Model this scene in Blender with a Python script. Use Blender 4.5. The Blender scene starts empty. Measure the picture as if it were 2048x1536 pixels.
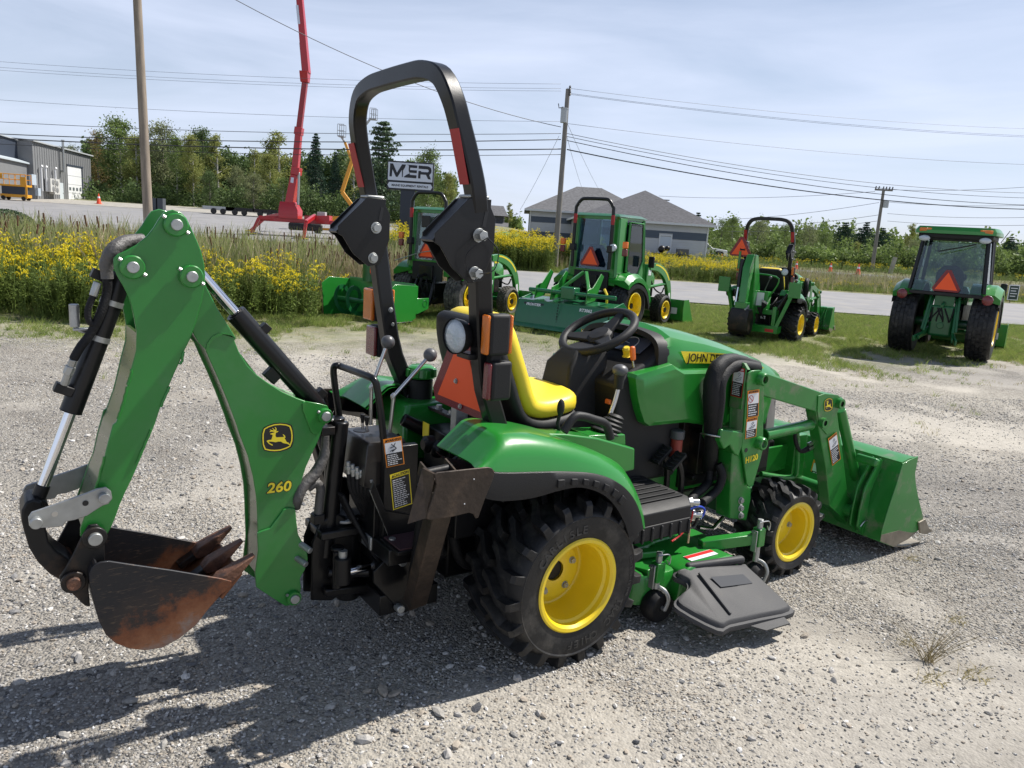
import bpy, math, random
import numpy as np
from mathutils import Vector, Matrix, Euler
random.seed(7); RNG = np.random.default_rng(11)
sc = bpy.context.scene
C = sc.collection
rad = math.radians

# ------------------------------------------------------------------ camera
CAMH = 1.56; PITCH = rad(11.1); ROLL = rad(3.7); FPX = 1538.0
_f = np.array([0, math.cos(PITCH), -math.sin(PITCH)]); _r = np.array([1., 0, 0]); _u = np.cross(_r, _f)
CR = math.cos(ROLL)*_r + math.sin(ROLL)*_u; CU = -math.sin(ROLL)*_r + math.cos(ROLL)*_u; CF = _f
CAM = np.array([0, 0, CAMH])
cd = bpy.data.cameras.new('camera'); cam = bpy.data.objects.new('camera', cd); C.objects.link(cam)
cam.matrix_world = Matrix(((CR[0], CU[0], -CF[0], 0), (CR[1], CU[1], -CF[1], 0), (CR[2], CU[2], -CF[2], CAMH), (0, 0, 0, 1)))
cd.sensor_fit = 'HORIZONTAL'; cd.sensor_width = 36; cd.lens = 36*FPX/2048; cd.clip_start = .05; cd.clip_end = 3000
sc.camera = cam

# ------------------------------------------------------------------ light
SUN = Vector((0.68, 0.37, 1.0)).normalized()
SEL = math.asin(SUN.z); SAZ = math.atan2(SUN.x, SUN.y)
w = bpy.data.worlds.new('World'); sc.world = w; w.use_nodes = True
nt = w.node_tree; N = nt.nodes; N.clear()
def nd(t, typ, **k):
    n = t.nodes.new(typ)
    for a, b in k.items():
        if isinstance(a, str) and hasattr(n, a): setattr(n, a, b)
    return n
sky = nd(nt, 'ShaderNodeTexSky', sky_type='NISHITA', sun_disc=False)
sky.sun_elevation = SEL; sky.sun_rotation = SAZ; sky.air_density = 1.0; sky.dust_density = .6; sky.ozone_density = 2.2; sky.altitude = 30
tc = nd(nt, 'ShaderNodeTexCoord'); mp = nd(nt, 'ShaderNodeMapping'); mp.inputs['Scale'].default_value = (1.0, 1.6, 7.0); mp.inputs['Rotation'].default_value = (0.1, 0.12, 0.5)
cn = nd(nt, 'ShaderNodeTexNoise'); cn.inputs['Scale'].default_value = 1.6; cn.inputs['Detail'].default_value = 7; cn.inputs['Roughness'].default_value = .55; cn.inputs['Distortion'].default_value = .5
cr = nd(nt, 'ShaderNodeValToRGB'); cr.color_ramp.elements[0].position = .36; cr.color_ramp.elements[0].color = (.52, .52, .52, 1); cr.color_ramp.elements[1].position = .70; cr.color_ramp.elements[1].color = (.98, .98, .98, 1)
mx = nd(nt, 'ShaderNodeMix', data_type='RGBA'); mx.inputs[7].default_value = (8.8, 9.7, 12.0, 1)
sx = nd(nt, 'ShaderNodeSeparateXYZ'); el = nd(nt, 'ShaderNodeMapRange', interpolation_type='SMOOTHSTEP'); el.inputs['From Min'].default_value = .04; el.inputs['From Max'].default_value = .75; el.inputs['To Min'].default_value = 1.0; el.inputs['To Max'].default_value = .16
nt.links.new(tc.outputs['Generated'], sx.inputs[0]); nt.links.new(sx.outputs['Z'], el.inputs[0]); mul = nd(nt, 'ShaderNodeMath', operation='MULTIPLY'); nt.links.new(el.outputs[0], mul.inputs[1])
bg = nd(nt, 'ShaderNodeBackground'); bg.inputs['Strength'].default_value = .068
wo = nd(nt, 'ShaderNodeOutputWorld')
nt.links.new(tc.outputs['Generated'], mp.inputs['Vector']); nt.links.new(mp.outputs[0], cn.inputs['Vector'])
nt.links.new(cn.outputs['Fac'], cr.inputs['Fac']); nt.links.new(cr.outputs[0], mul.inputs[0]); nt.links.new(mul.outputs[0], mx.inputs[0]); nt.links.new(sky.outputs[0], mx.inputs[6])
nt.links.new(mx.outputs[2], bg.inputs['Color']); nt.links.new(bg.outputs[0], wo.inputs['Surface'])
sl = bpy.data.lights.new('sun', 'SUN'); sl.energy = 5.0; sl.angle = rad(.53); sl.color = (1, .955, .89)
so = bpy.data.objects.new('sun', sl); C.objects.link(so); so.rotation_euler = SUN.to_track_quat('Z', 'Y').to_euler(); so.location = (20, 5, 30)
vs = sc.view_settings
sc.display_settings.display_device = 'sRGB'
vs.view_transform = 'Standard'; vs.look = 'None'; vs.exposure = 0.47; vs.gamma = 1; vs.use_curve_mapping = False
sc.render.engine = 'CYCLES'

# ------------------------------------------------------------------ materials
def hexc(h):
    v = [int(h[i:i+2], 16)/255 for i in (0, 2, 4)]
    return tuple(((c+.055)/1.055)**2.4 if c > .04045 else c/12.92 for c in v)
def mat(name, col, rough=.5, metal=0, coat=0, var=0, vscale=8, bump=0, bscale=60, spec=.5, dirt=None, dirtamt=.5, dirtscale=6, trans=0, detail=4, coords='Object', stretch=None):
    m = bpy.data.materials.new(name); m.use_nodes = True; t = m.node_tree
    b = t.nodes['Principled BSDF']; o = t.nodes['Material Output']
    b.inputs['Base Color'].default_value = (*col, 1); b.inputs['Roughness'].default_value = rough; b.inputs['Metallic'].default_value = metal
    b.inputs['Coat Weight'].default_value = coat; b.inputs['Coat Roughness'].default_value = .08
    b.inputs['Specular IOR Level'].default_value = spec
    tcn = t.nodes.new('ShaderNodeTexCoord'); src = tcn.outputs[coords]
    if stretch:
        mpn = t.nodes.new('ShaderNodeMapping'); mpn.inputs['Scale'].default_value = stretch; t.links.new(src, mpn.inputs[0]); src = mpn.outputs[0]
    cur = None
    if var:
        n = t.nodes.new('ShaderNodeTexNoise'); n.inputs['Scale'].default_value = vscale; n.inputs['Detail'].default_value = detail; t.links.new(src, n.inputs['Vector'])
        r = t.nodes.new('ShaderNodeMapRange'); r.inputs['From Min'].default_value = .3; r.inputs['From Max'].default_value = .7
        r.inputs['To Min'].default_value = 1-var; r.inputs['To Max'].default_value = 1+var; t.links.new(n.outputs['Fac'], r.inputs[0])
        x = t.nodes.new('ShaderNodeMix'); x.data_type = 'RGBA'; x.blend_type = 'MULTIPLY'; x.inputs[0].default_value = 1
        x.inputs[6].default_value = (*col, 1); t.links.new(r.outputs[0], x.inputs[7]); cur = x.outputs[2]
        t.links.new(cur, b.inputs['Base Color'])
        rr = t.nodes.new('ShaderNodeMapRange'); rr.inputs['To Min'].default_value = max(0, rough-.08); rr.inputs['To Max'].default_value = min(1, rough+.12)
        t.links.new(n.outputs['Fac'], rr.inputs[0]); t.links.new(rr.outputs[0], b.inputs['Roughness'])
    if dirt:
        n = t.nodes.new('ShaderNodeTexNoise'); n.inputs['Scale'].default_value = dirtscale; n.inputs['Detail'].default_value = 9; n.inputs['Roughness'].default_value = .65; t.links.new(src, n.inputs['Vector'])
        r = t.nodes.new('ShaderNodeMapRange'); r.inputs['From Min'].default_value = 1-dirtamt-.12; r.inputs['From Max'].default_value = 1-dirtamt+.12; t.links.new(n.outputs['Fac'], r.inputs[0])
        x = t.nodes.new('ShaderNodeMix'); x.data_type = 'RGBA'; t.links.new(r.outputs[0], x.inputs[0])
        if cur: t.links.new(cur, x.inputs[6])
        else: x.inputs[6].default_value = (*col, 1)
        x.inputs[7].default_value = (*dirt, 1); cur = x.outputs[2]; t.links.new(cur, b.inputs['Base Color'])
    if bump:
        n = t.nodes.new('ShaderNodeTexNoise'); n.inputs['Scale'].default_value = bscale; n.inputs['Detail'].default_value = 5; t.links.new(src, n.inputs['Vector'])
        bp = t.nodes.new('ShaderNodeBump'); bp.inputs['Strength'].default_value = bump; bp.inputs['Distance'].default_value = .01
        t.links.new(n.outputs['Fac'], bp.inputs['Height']); t.links.new(bp.outputs[0], b.inputs['Normal'])
    if trans:
        tr = t.nodes.new('ShaderNodeBsdfTranslucent'); tr.inputs['Color'].default_value = (*[min(1, c*1.6) for c in col], 1)
        if cur: t.links.new(cur, tr.inputs['Color'])
        ms = t.nodes.new('ShaderNodeMixShader'); ms.inputs[0].default_value = trans
        t.links.new(b.outputs[0], ms.inputs[1]); t.links.new(tr.outputs[0], ms.inputs[2]); t.links.new(ms.outputs[0], o.inputs['Surface'])
    return m
GREEN = mat('green_paint', (.017, .205, .024), .3, coat=.45, var=.05, vscale=3, bump=.03, bscale=25)
GREENW = mat('worn_green_paint', (.018, .195, .026), .34, coat=.3, var=.1, vscale=6, dirt=(.19, .18, .13), dirtamt=.34, dirtscale=9)
BOOMG = mat('dusty_green_paint', (.017, .195, .026), .33, coat=.35, var=.10, vscale=2.5, detail=7, dirt=(.045, .20, .055), dirtamt=.40, dirtscale=4, bump=.05, bscale=22)
CHG = mat('chute_plastic', (.048, .048, .050), .6, spec=.35, var=.1, vscale=6, bump=.1, bscale=160, dirt=(.07, .066, .06), dirtamt=.3, dirtscale=7)
GREEND = mat('dark_green_paint', (.008, .105, .028), .34, coat=.3, var=.06)
OLIVE = mat('green_sky_sheen', (.065, .105, .04), .28, coat=.4, var=.25, vscale=14, stretch=(1, 1, 6))  # olive sky reflection on the rear webs, painted into the green
YELLOW = mat('yellow_paint', (.83, .60, .015), .34, coat=.4, var=.03)
SEATY = mat('yellow_vinyl', (.80, .60, .03), .42, var=.05, vscale=5, bump=.06, bscale=150)
BLACK = mat('black_paint', (.0075, .0075, .008), .34, coat=.12, var=.15, vscale=5, bump=.03, bscale=80, spec=.32)
BLACKM = mat('black_worn_metal', (.010, .0095, .0095), .42, spec=.35, var=.25, vscale=7, dirt=(.07, .042, .026), dirtamt=.36, dirtscale=8, bump=.08, bscale=40)
PLASTIC = mat('black_plastic', (.0125, .0125, .013), .55, var=.1, bump=.12, bscale=300, spec=.35)
PLASTG = mat('grey_plastic', (.085, .085, .09), .40, var=.08, vscale=5, bump=.08, bscale=160)
RUBBER = mat('tyre_rubber', (.010, .010, .0105), .52, spec=.4, var=.2, vscale=9, dirt=(.055, .051, .045), dirtamt=.40, dirtscale=12, bump=.12, bscale=90)
RUBBERG = mat('dusty_tyre_rubber', (.05, .048, .045), .8, var=.25, vscale=9, dirt=(.16, .145, .12), dirtamt=.45, dirtscale=10, bump=.1, bscale=60)
HOSE = mat('hose_rubber', (.008, .008, .009), .6, spec=.3, bump=.35, bscale=180)
STEEL = mat('bare_steel', (.55, .55, .54), .28, metal=1, var=.08, bump=.05, bscale=40)
CHROME = mat('chrome_rod', (.78, .78, .80), .1, metal=1)
ZINC = mat('zinc_plate', (.40, .41, .40), .42, metal=.75, var=.14, vscale=22, bump=.06, bscale=40)
RED = mat('red_paint', (.42, .010, .016), .34, coat=.3, var=.05)
ORANGE = mat('orange_reflector', (1.0, .105, .015), .5)
PADM = mat('rusty_pad_steel', (.040, .028, .020), .5, metal=.3, var=.35, vscale=14, dirt=(.11, .075, .05), dirtamt=.36, dirtscale=11, bump=.25, bscale=40, detail=8)
DRED = mat('dark_red_reflector', (.21, .008, .012), .35, coat=.3, bump=.5, bscale=220)
AMBER = mat('amber_lens', (.85, .22, .012), .15, coat=.8, bump=.5, bscale=260, trans=.25)
REDL = mat('red_lens', (.16, .006, .01), .15, coat=.8, bump=.5, bscale=260)
LAMP = mat('lamp_glass', (.50, .55, .60), .12, coat=1, bump=.6, bscale=120)
WHITE = mat('white_label', (.75, .76, .77), .45)
INK = mat('black_label', (.012, .012, .013), .4)
LYEL = mat('yellow_label', (.85, .68, .03), .4)
LORG = mat('orange_label', (.85, .27, .02), .4)
LRED = mat('red_label', (.55, .02, .02), .4)
DECK = mat('metallic_label', (.2, .21, .22), .3, metal=.4)
BACKG = mat('maroon_step_grip', (.05, .02, .025), .8, bump=.5, bscale=300)
GLASS = None
def glass(name, tint=(.75, .85, .85), a=.32, dark=(.02, .04, .05)):
    m = bpy.data.materials.new(name); m.use_nodes = True; t = m.node_tree; t.nodes.remove(t.nodes['Principled BSDF']); o = t.nodes['Material Output']
    tr = t.nodes.new('ShaderNodeBsdfTransparent'); tr.inputs[0].default_value = (*tint, 1)
    gl = t.nodes.new('ShaderNodeBsdfGlossy'); gl.inputs['Roughness'].default_value = .03; gl.inputs[0].default_value = (.9, .95, 1, 1)
    df = t.nodes.new('ShaderNodeBsdfDiffuse'); df.inputs[0].default_value = (*dark, 1)
    m1 = t.nodes.new('ShaderNodeMixShader'); m1.inputs[0].default_value = a; t.links.new(tr.outputs[0], m1.inputs[1]); t.links.new(df.outputs[0], m1.inputs[2])
    fr = t.nodes.new('ShaderNodeFresnel'); fr.inputs[0].default_value = 1.6
    m2 = t.nodes.new('ShaderNodeMixShader'); t.links.new(fr.outputs[0], m2.inputs[0]); t.links.new(m1.outputs[0], m2.inputs[1]); t.links.new(gl.outputs[0], m2.inputs[2])
    t.links.new(m2.outputs[0], o.inputs['Surface']); return m
GLASS = glass('tinted_glass', (.70, .80, .82), .16, (.03, .06, .08))
PLASTICF = glass('cloudy_plastic_film', (.8, .88, .84), .38, (.30, .34, .32))
BLUEG = glass('blue_tinted_glass', (.62, .78, .88), .14, (.02, .06, .11))
SCREEN = mat('gauge_glass', (.10, .11, .14), .12, coat=1)

# ------------------------------------------------------------------ mesh builder
class MB:
    def __init__(s): s.v = []; s.f = []; s.mi = []; s.m = 0
    def add(s, vs, fs):
        o = len(s.v); s.v += [tuple(map(float, p)) for p in vs]; s.f += [tuple(i+o for i in f) for f in fs]; s.mi += [s.m]*len(fs); return s
    def box(s, c, d, rot=None, taper=None):
        hx, hy, hz = d[0]/2, d[1]/2, d[2]/2; tx, ty = taper or (1, 1)
        vs = [(-hx, -hy, -hz), (hx, -hy, -hz), (hx, hy, -hz), (-hx, hy, -hz), (-hx*tx, -hy*ty, hz), (hx*tx, -hy*ty, hz), (hx*tx, hy*ty, hz), (-hx*tx, hy*ty, hz)]
        M = Euler(rot).to_matrix() if rot else Matrix.Identity(3)
        vs = [tuple(M @ Vector(p) + Vector(c)) for p in vs]
        return s.add(vs, [(0, 3, 2, 1), (4, 5, 6, 7), (0, 1, 5, 4), (1, 2, 6, 5), (2, 3, 7, 6), (3, 0, 4, 7)])
    def bb(s, x0, x1, y0, y1, z0, z1): return s.box(((x0+x1)/2, (y0+y1)/2, (z0+z1)/2), (abs(x1-x0), abs(y1-y0), abs(z1-z0)))
    def beam(s, a, b, w, h, up=(0, 0, 1), w2=None, h2=None):
        a = Vector(a); b = Vector(b); d = (b-a).normalized(); up = Vector(up)
        sd = d.cross(up)
        if sd.length < 1e-4: sd = d.cross(Vector((1, 0, 0)))
        sd.normalize(); u2 = sd.cross(d)
        w2 = w if w2 is None else w2; h2 = h if h2 is None else h2
        vs = [a+sd*x*w/2+u2*y*h/2 for x, y in ((-1, -1), (1, -1), (1, 1), (-1, 1))]+[b+sd*x*w2/2+u2*y*h2/2 for x, y in ((-1, -1), (1, -1), (1, 1), (-1, 1))]
        return s.add(vs, [(0, 1, 2, 3), (7, 6, 5, 4), (0, 4, 5, 1), (1, 5, 6, 2), (2, 6, 7, 3), (3, 7, 4, 0)])
    def cyl(s, a, b, r, r2=None, n=20, caps=True):
        a = Vector(a); b = Vector(b); r2 = r if r2 is None else r2; d = (b-a).normalized()
        x = d.orthogonal().normalized(); y = d.cross(x)
        vs = []
        for p, q in ((a, r), (b, r2)):
            vs += [p+(x*math.cos(2*math.pi*i/n)+y*math.sin(2*math.pi*i/n))*q for i in range(n)]
        fs = [(i, (i+1) % n, n+(i+1) % n, n+i) for i in range(n)]
        if caps: fs += [tuple(range(n-1, -1, -1)), tuple(range(n, 2*n))]
        return s.add(vs, fs)
    def tube(s, pts, r, n=10, closed=False, smoothn=0):
        pts = [Vector(p) for p in pts]
        if smoothn: pts = spline(pts, smoothn, closed)
        k = len(pts); vs = []; prev = None
        for i, p in enumerate(pts):
            if closed: t = pts[(i+1) % k]-pts[i-1]
            else: t = pts[min(i+1, k-1)]-pts[max(i-1, 0)]
            t.normalize()
            x = (prev - t*prev.dot(t)) if prev else t.orthogonal()
            x.normalize(); prev = x; y = t.cross(x)
            rr = r[i*len(r)//k] if isinstance(r, (list, tuple)) else r
            vs += [p+(x*math.cos(2*math.pi*j/n)+y*math.sin(2*math.pi*j/n))*rr for j in range(n)]
        fs = []
        for i in range(k if closed else k-1):
            a = i*n; b = ((i+1) % k)*n
            fs += [(a+j, a+(j+1) % n, b+(j+1) % n, b+j) for j in range(n)]
        if not closed: fs += [tuple(range(n-1, -1, -1)), tuple(range((k-1)*n, k*n))]
        return s.add(vs, fs)
    def sweep(s, pts, prof, up=(0, 1, 0), closed=False, smoothn=0):
        # rectangular or other 2D profile [(a,b)] : a along 'up', b along the side
        pts = [Vector(p) for p in pts]
        if smoothn: pts = spline(pts, smoothn, closed)
        k = len(pts); n = len(prof); vs = []; up = Vector(up).normalized()
        for i, p in enumerate(pts):
            t = (pts[(i+1) % k]-pts[i-1]) if closed else (pts[min(i+1, k-1)]-pts[max(i-1, 0)])
            t.normalize(); sd = t.cross(up).normalized(); u2 = sd.cross(t).normalized()
            vs += [p+u2*a+sd*b for a, b in prof]
        fs = []
        for i in range(k if closed else k-1):
            a = i*n; b = ((i+1) % k)*n
            fs += [(a+j, a+(j+1) % n, b+(j+1) % n, b+j) for j in range(n)]
        if not closed: fs += [tuple(range(n-1, -1, -1)), tuple(range((k-1)*n, k*n))]
        return s.add(vs, fs)
    def prism(s, poly, y0, y1):
        # poly: list of (x,z); extruded along y
        n = len(poly); vs = [(x, y0, z) for x, z in poly]+[(x, y1, z) for x, z in poly]
        ar = sum(poly[i][0]*poly[(i+1) % n][1]-poly[(i+1) % n][0]*poly[i][1] for i in range(n))
        a = tuple(range(n)); b = tuple(range(2*n-1, n-1, -1))
        fs = [a, b]+[(i, n+i, n+(i+1) % n, (i+1) % n) for i in range(n)]
        if (ar < 0) == (y0 < y1): fs = [tuple(reversed(f)) for f in fs]
        return s.add(vs, fs)
    def poly3(s, pts, n, th):
        # planar polygon of 3D points with thickness th along n
        k = len(pts); nn = Vector(n).normalized()*th; pts = [Vector(p) for p in pts]
        s.add(list(pts)+[p+nn for p in pts], [tuple(range(k-1, -1, -1)), tuple(range(k, 2*k))]+[(i, (i+1) % k, k+(i+1) % k, k+i) for i in range(k)])
        return s
    def lathe(s, prof, c=(0, 0, 0), ax=(0, 1, 0), n=40, closed=False):
        # prof: (r, t) t along axis
        ax = Vector(ax).normalized(); x = ax.orthogonal().normalized(); y = ax.cross(x); c = Vector(c); k = len(prof)
        vs = [c+ax*t+(x*math.cos(2*math.pi*j/n)+y*math.sin(2*math.pi*j/n))*r for r, t in prof for j in range(n)]
        fs = [(i*n+j, i*n+(j+1) % n, ((i+1) % k)*n+(j+1) % n, ((i+1) % k)*n+j) for i in range(k if closed else k-1) for j in range(n)]
        return s.add(vs, fs)
    def loft(s, rings, closed=True, caps=True):
        n = len(rings[0]); vs = [p for r in rings for p in r]; fs = []
        for i in range(len(rings)-1):
            for j in range(n if closed else n-1):
                fs.append((i*n+j, i*n+(j+1) % n, (i+1)*n+(j+1) % n, (i+1)*n+j))
        if caps and closed: fs += [tuple(range(n-1, -1, -1)), tuple(range((len(rings)-1)*n, len(rings)*n))]
        return s.add(vs, fs)
    def ball(s, c, r, n=14, m=9, sc=(1, 1, 1)):
        prof = [(math.sin(math.pi*i/m)*r, -math.cos(math.pi*i/m)*r) for i in range(m+1)]; prof[0] = (1e-5, -r); prof[-1] = (1e-5, r)
        o = len(s.v); s.lathe(prof, (0, 0, 0), (0, 0, 1), n)
        for i in range(o, len(s.v)):
            p = s.v[i]; s.v[i] = (p[0]*sc[0]+c[0], p[1]*sc[1]+c[1], p[2]*sc[2]+c[2])
        return s
    def xf(s, M):
        s.v = [tuple(M @ Vector(p)) for p in s.v]; return s
    def mirror_y(s):
        q = MB(); q.v = [(a, -b, c) for a, b, c in s.v]; q.f = [tuple(reversed(f)) for f in s.f]; q.mi = list(s.mi); return q
def spline(pts, n, closed=False):
    out = []; k = len(pts)
    for i in range(k if closed else k-1):
        if closed: p0, p1, p2, p3 = pts[i-1], pts[i], pts[(i+1) % k], pts[(i+2) % k]
        else: p0, p1, p2, p3 = pts[max(i-1, 0)], pts[i], pts[i+1], pts[min(i+2, k-1)]
        for j in range(n):
            t = j/n
            out.append(.5*((2*p1)+(p2-p0)*t+(2*p0-5*p1+4*p2-p3)*t*t+(3*p1-p0-3*p2+p3)*t**3))
    if not closed: out.append(pts[-1])
    return out
def spl2(poly, n=4, closed=False):
    return [(p[0], p[1]) for p in spline([Vector((a, b, 0)) for a, b in poly], n, closed)]
def build(name, mb, m, parent=None, ang=35, bevel=0, seg=2, fixn=False):
    me = bpy.data.meshes.new(name); me.from_pydata(mb.v, [], mb.f)
    ms = m if isinstance(m, (list, tuple)) else [m]
    for x in ms: me.materials.append(x)
    if len(ms) > 1: me.polygons.foreach_set('material_index', mb.mi)
    if fixn:
        import bmesh
        b = bmesh.new(); b.from_mesh(me); bmesh.ops.recalc_face_normals(b, faces=b.faces); b.to_mesh(me); b.free()
    me.polygons.foreach_set('use_smooth', [True]*len(me.polygons)); me.update()
    me.set_sharp_from_angle(angle=rad(ang))
    o = bpy.data.objects.new(name, me); C.objects.link(o)
    if parent is not None: o.parent = parent
    if bevel:
        b = o.modifiers.new('bevel', 'BEVEL'); b.width = bevel; b.segments = seg; b.limit_method = 'ANGLE'; b.angle_limit = rad(40)
    return o
def empty(name, loc=(0, 0, 0), rz=0, label=None, cat=None, group=None):
    o = bpy.data.objects.new(name, None); C.objects.link(o); o.location = loc; o.rotation_euler = (0, 0, rz); o.empty_display_size = .2
    if label: tag(o, label, cat, group)
    return o
def tag(o, label=None, cat=None, group=None, kind=None):
    if label: o['label'] = label
    if cat: o['category'] = cat
    if group: o['group'] = group
    if kind: o['kind'] = kind
    return o
def copy_tree(o, parent=None):
    c = o.copy(); C.objects.link(c); c.parent = parent
    for ch in list(o.children): copy_tree(ch, c)
    return c
def text(name, s, size, m, parent, M, extr=.0006, off=0, align='CENTER', sx=1, shear=0):
    cu = bpy.data.curves.new(name, 'FONT'); cu.body = s; cu.size = size; cu.extrude = extr; cu.offset = off; cu.align_x = align; cu.align_y = 'CENTER'; cu.resolution_u = 3; cu.shear = shear
    t = bpy.data.objects.new(name, cu); C.objects.link(t)
    dg = bpy.context.evaluated_depsgraph_get(); me = bpy.data.meshes.new_from_object(t.evaluated_get(dg)); bpy.data.objects.remove(t)
    me.transform(Matrix.Diagonal((sx, 1, 1, 1))); me.transform(M)
    me.materials.clear(); me.materials.append(m)
    o = bpy.data.objects.new(name, me); C.objects.link(o)
    if parent is not None: o.parent = parent
    return o
def frame(o, x, y):
    # matrix with local x axis, y axis (both Vectors), origin o
    x = Vector(x).normalized(); y = Vector(y); y = (y-x*y.dot(x)).normalized(); z = x.cross(y)
    return Matrix(((x.x, y.x, z.x, o[0]), (x.y, y.y, z.y, o[1]), (x.z, y.z, z.z, o[2]), (0, 0, 0, 1)))
# a measured pixel of the survey photograph, turned into a point on a known plane of the place
def ray(u, v):
    d = CF*FPX+CR*(u-1024)-CU*(v-768); return d/np.linalg.norm(d)
def gpt(u, v, z=0):
    d = ray(u, v); t = (z-CAMH)/d[2]; return CAM+t*d
def dpt(u, v, Y):
    d = ray(u, v); return CAM+d*(Y/d[1])
def scatter(name, pts, rot, scl, idx, protos, kind='stuff'):
    # points mesh + instance on points, for uncountable stuff
    me = bpy.data.meshes.new(name); me.from_pydata([tuple(p) for p in pts], [], [])
    a = me.attributes.new('rot', 'FLOAT_VECTOR', 'POINT'); a.data.foreach_set('vector', np.asarray(rot, dtype=np.float32).ravel())
    a = me.attributes.new('scl', 'FLOAT_VECTOR', 'POINT'); a.data.foreach_set('vector', np.asarray(scl, dtype=np.float32).ravel())
    a = me.attributes.new('idx', 'INT', 'POINT'); a.data.foreach_set('value', np.asarray(idx, dtype=np.int32))
    o = bpy.data.objects.new(name, me); C.objects.link(o)
    col = bpy.data.collections.new(name+'_kinds')
    for i, (mesh) in enumerate(protos):
        col.objects.link(bpy.data.objects.new('%s_kind_%02d' % (name, i), mesh))
    g = bpy.data.node_groups.new(name, 'GeometryNodeTree')
    g.interface.new_socket('Geometry', in_out='INPUT', socket_type='NodeSocketGeometry'); g.interface.new_socket('Geometry', in_out='OUTPUT', socket_type='NodeSocketGeometry')
    gi = g.nodes.new('NodeGroupInput'); go = g.nodes.new('NodeGroupOutput'); ip = g.nodes.new('GeometryNodeInstanceOnPoints'); ci = g.nodes.new('GeometryNodeCollectionInfo')
    ci.inputs['Collection'].default_value = col; ci.inputs['Separate Children'].default_value = True; ci.inputs['Reset Children'].default_value = True
    def na(nm, ty):
        n = g.nodes.new('GeometryNodeInputNamedAttribute'); n.data_type = ty; n.inputs['Name'].default_value = nm; return n.outputs[0]
    L = g.links.new
    L(gi.outputs[0], ip.inputs['Points']); L(ci.outputs[0], ip.inputs['Instance']); ip.inputs['Pick Instance'].default_value = True
    L(na('idx', 'INT'), ip.inputs['Instance Index']); L(na('rot', 'FLOAT_VECTOR'), ip.inputs['Rotation']); L(na('scl', 'FLOAT_VECTOR'), ip.inputs['Scale'])
    L(ip.outputs[0], go.inputs[0])
    md = o.modifiers.new('scatter', 'NODES'); md.node_group = g
    o['kind'] = kind
    return o
# ------------------------------------------------------------------ the setting
def sstep(a, b, t): t = np.clip((t-a)/(b-a), 0, 1); return t*t*(3-2*t)
_ph = RNG.uniform(0, 6.28, (40, 2)); _fr = RNG.normal(0, 1, (40, 2)); _fr /= np.linalg.norm(_fr, axis=1)[:, None]
def vnoise(x, y, scale, oct=3, seed=0):
    # cheap smooth noise 0..1 from rotated sine products
    r = 0; amp = 1; tot = 0
    for o in range(oct):
        f = 2**o/scale; s = 0
        for k in range(4):
            i = (seed*7+o*4+k) % 38
            s = s+np.sin((x*_fr[i, 0]+y*_fr[i, 1])*f*6.283*.6+_ph[i, 0])*np.sin((x*_fr[i+1, 1]-y*_fr[i+1, 0])*f*6.283*.45+_ph[i, 1])
        r = r+s/4*amp; tot += amp; amp *= .55
    return np.clip(.5+r/tot*1.1, 0, 1)
def hill(x, y):
    x = np.asarray(x, float); y = np.asarray(y, float)
    lift = .038*np.clip(y-45, 0, 62)*sstep(12, -4, x)
    dip = -.22*sstep(12.2, 14, y)*sstep(22, 19, y)*sstep(-1, -3, x)
    return lift+dip
def relief(x, y):
    r = .028*(vnoise(x, y, 2.6, 3, 1)-.5)+.012*(vnoise(x, y, .55, 2, 3)-.5)
    return r*sstep(16, 11, y)
NX = np.concatenate([np.linspace(-400, -60, 12), np.linspace(-55, -9, 24), np.linspace(-8, 14, 300), np.linspace(15, 60, 24), np.linspace(70, 420, 12)])
NY = np.concatenate([np.linspace(-40, .8, 5), np.linspace(.9, 15, 230), np.linspace(15.4, 60, 50), np.linspace(62, 130, 24), np.linspace(150, 900, 10)])
GX, GY = np.meshgrid(NX, NY); GZ = hill(GX, GY)+relief(GX, GY)
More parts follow.
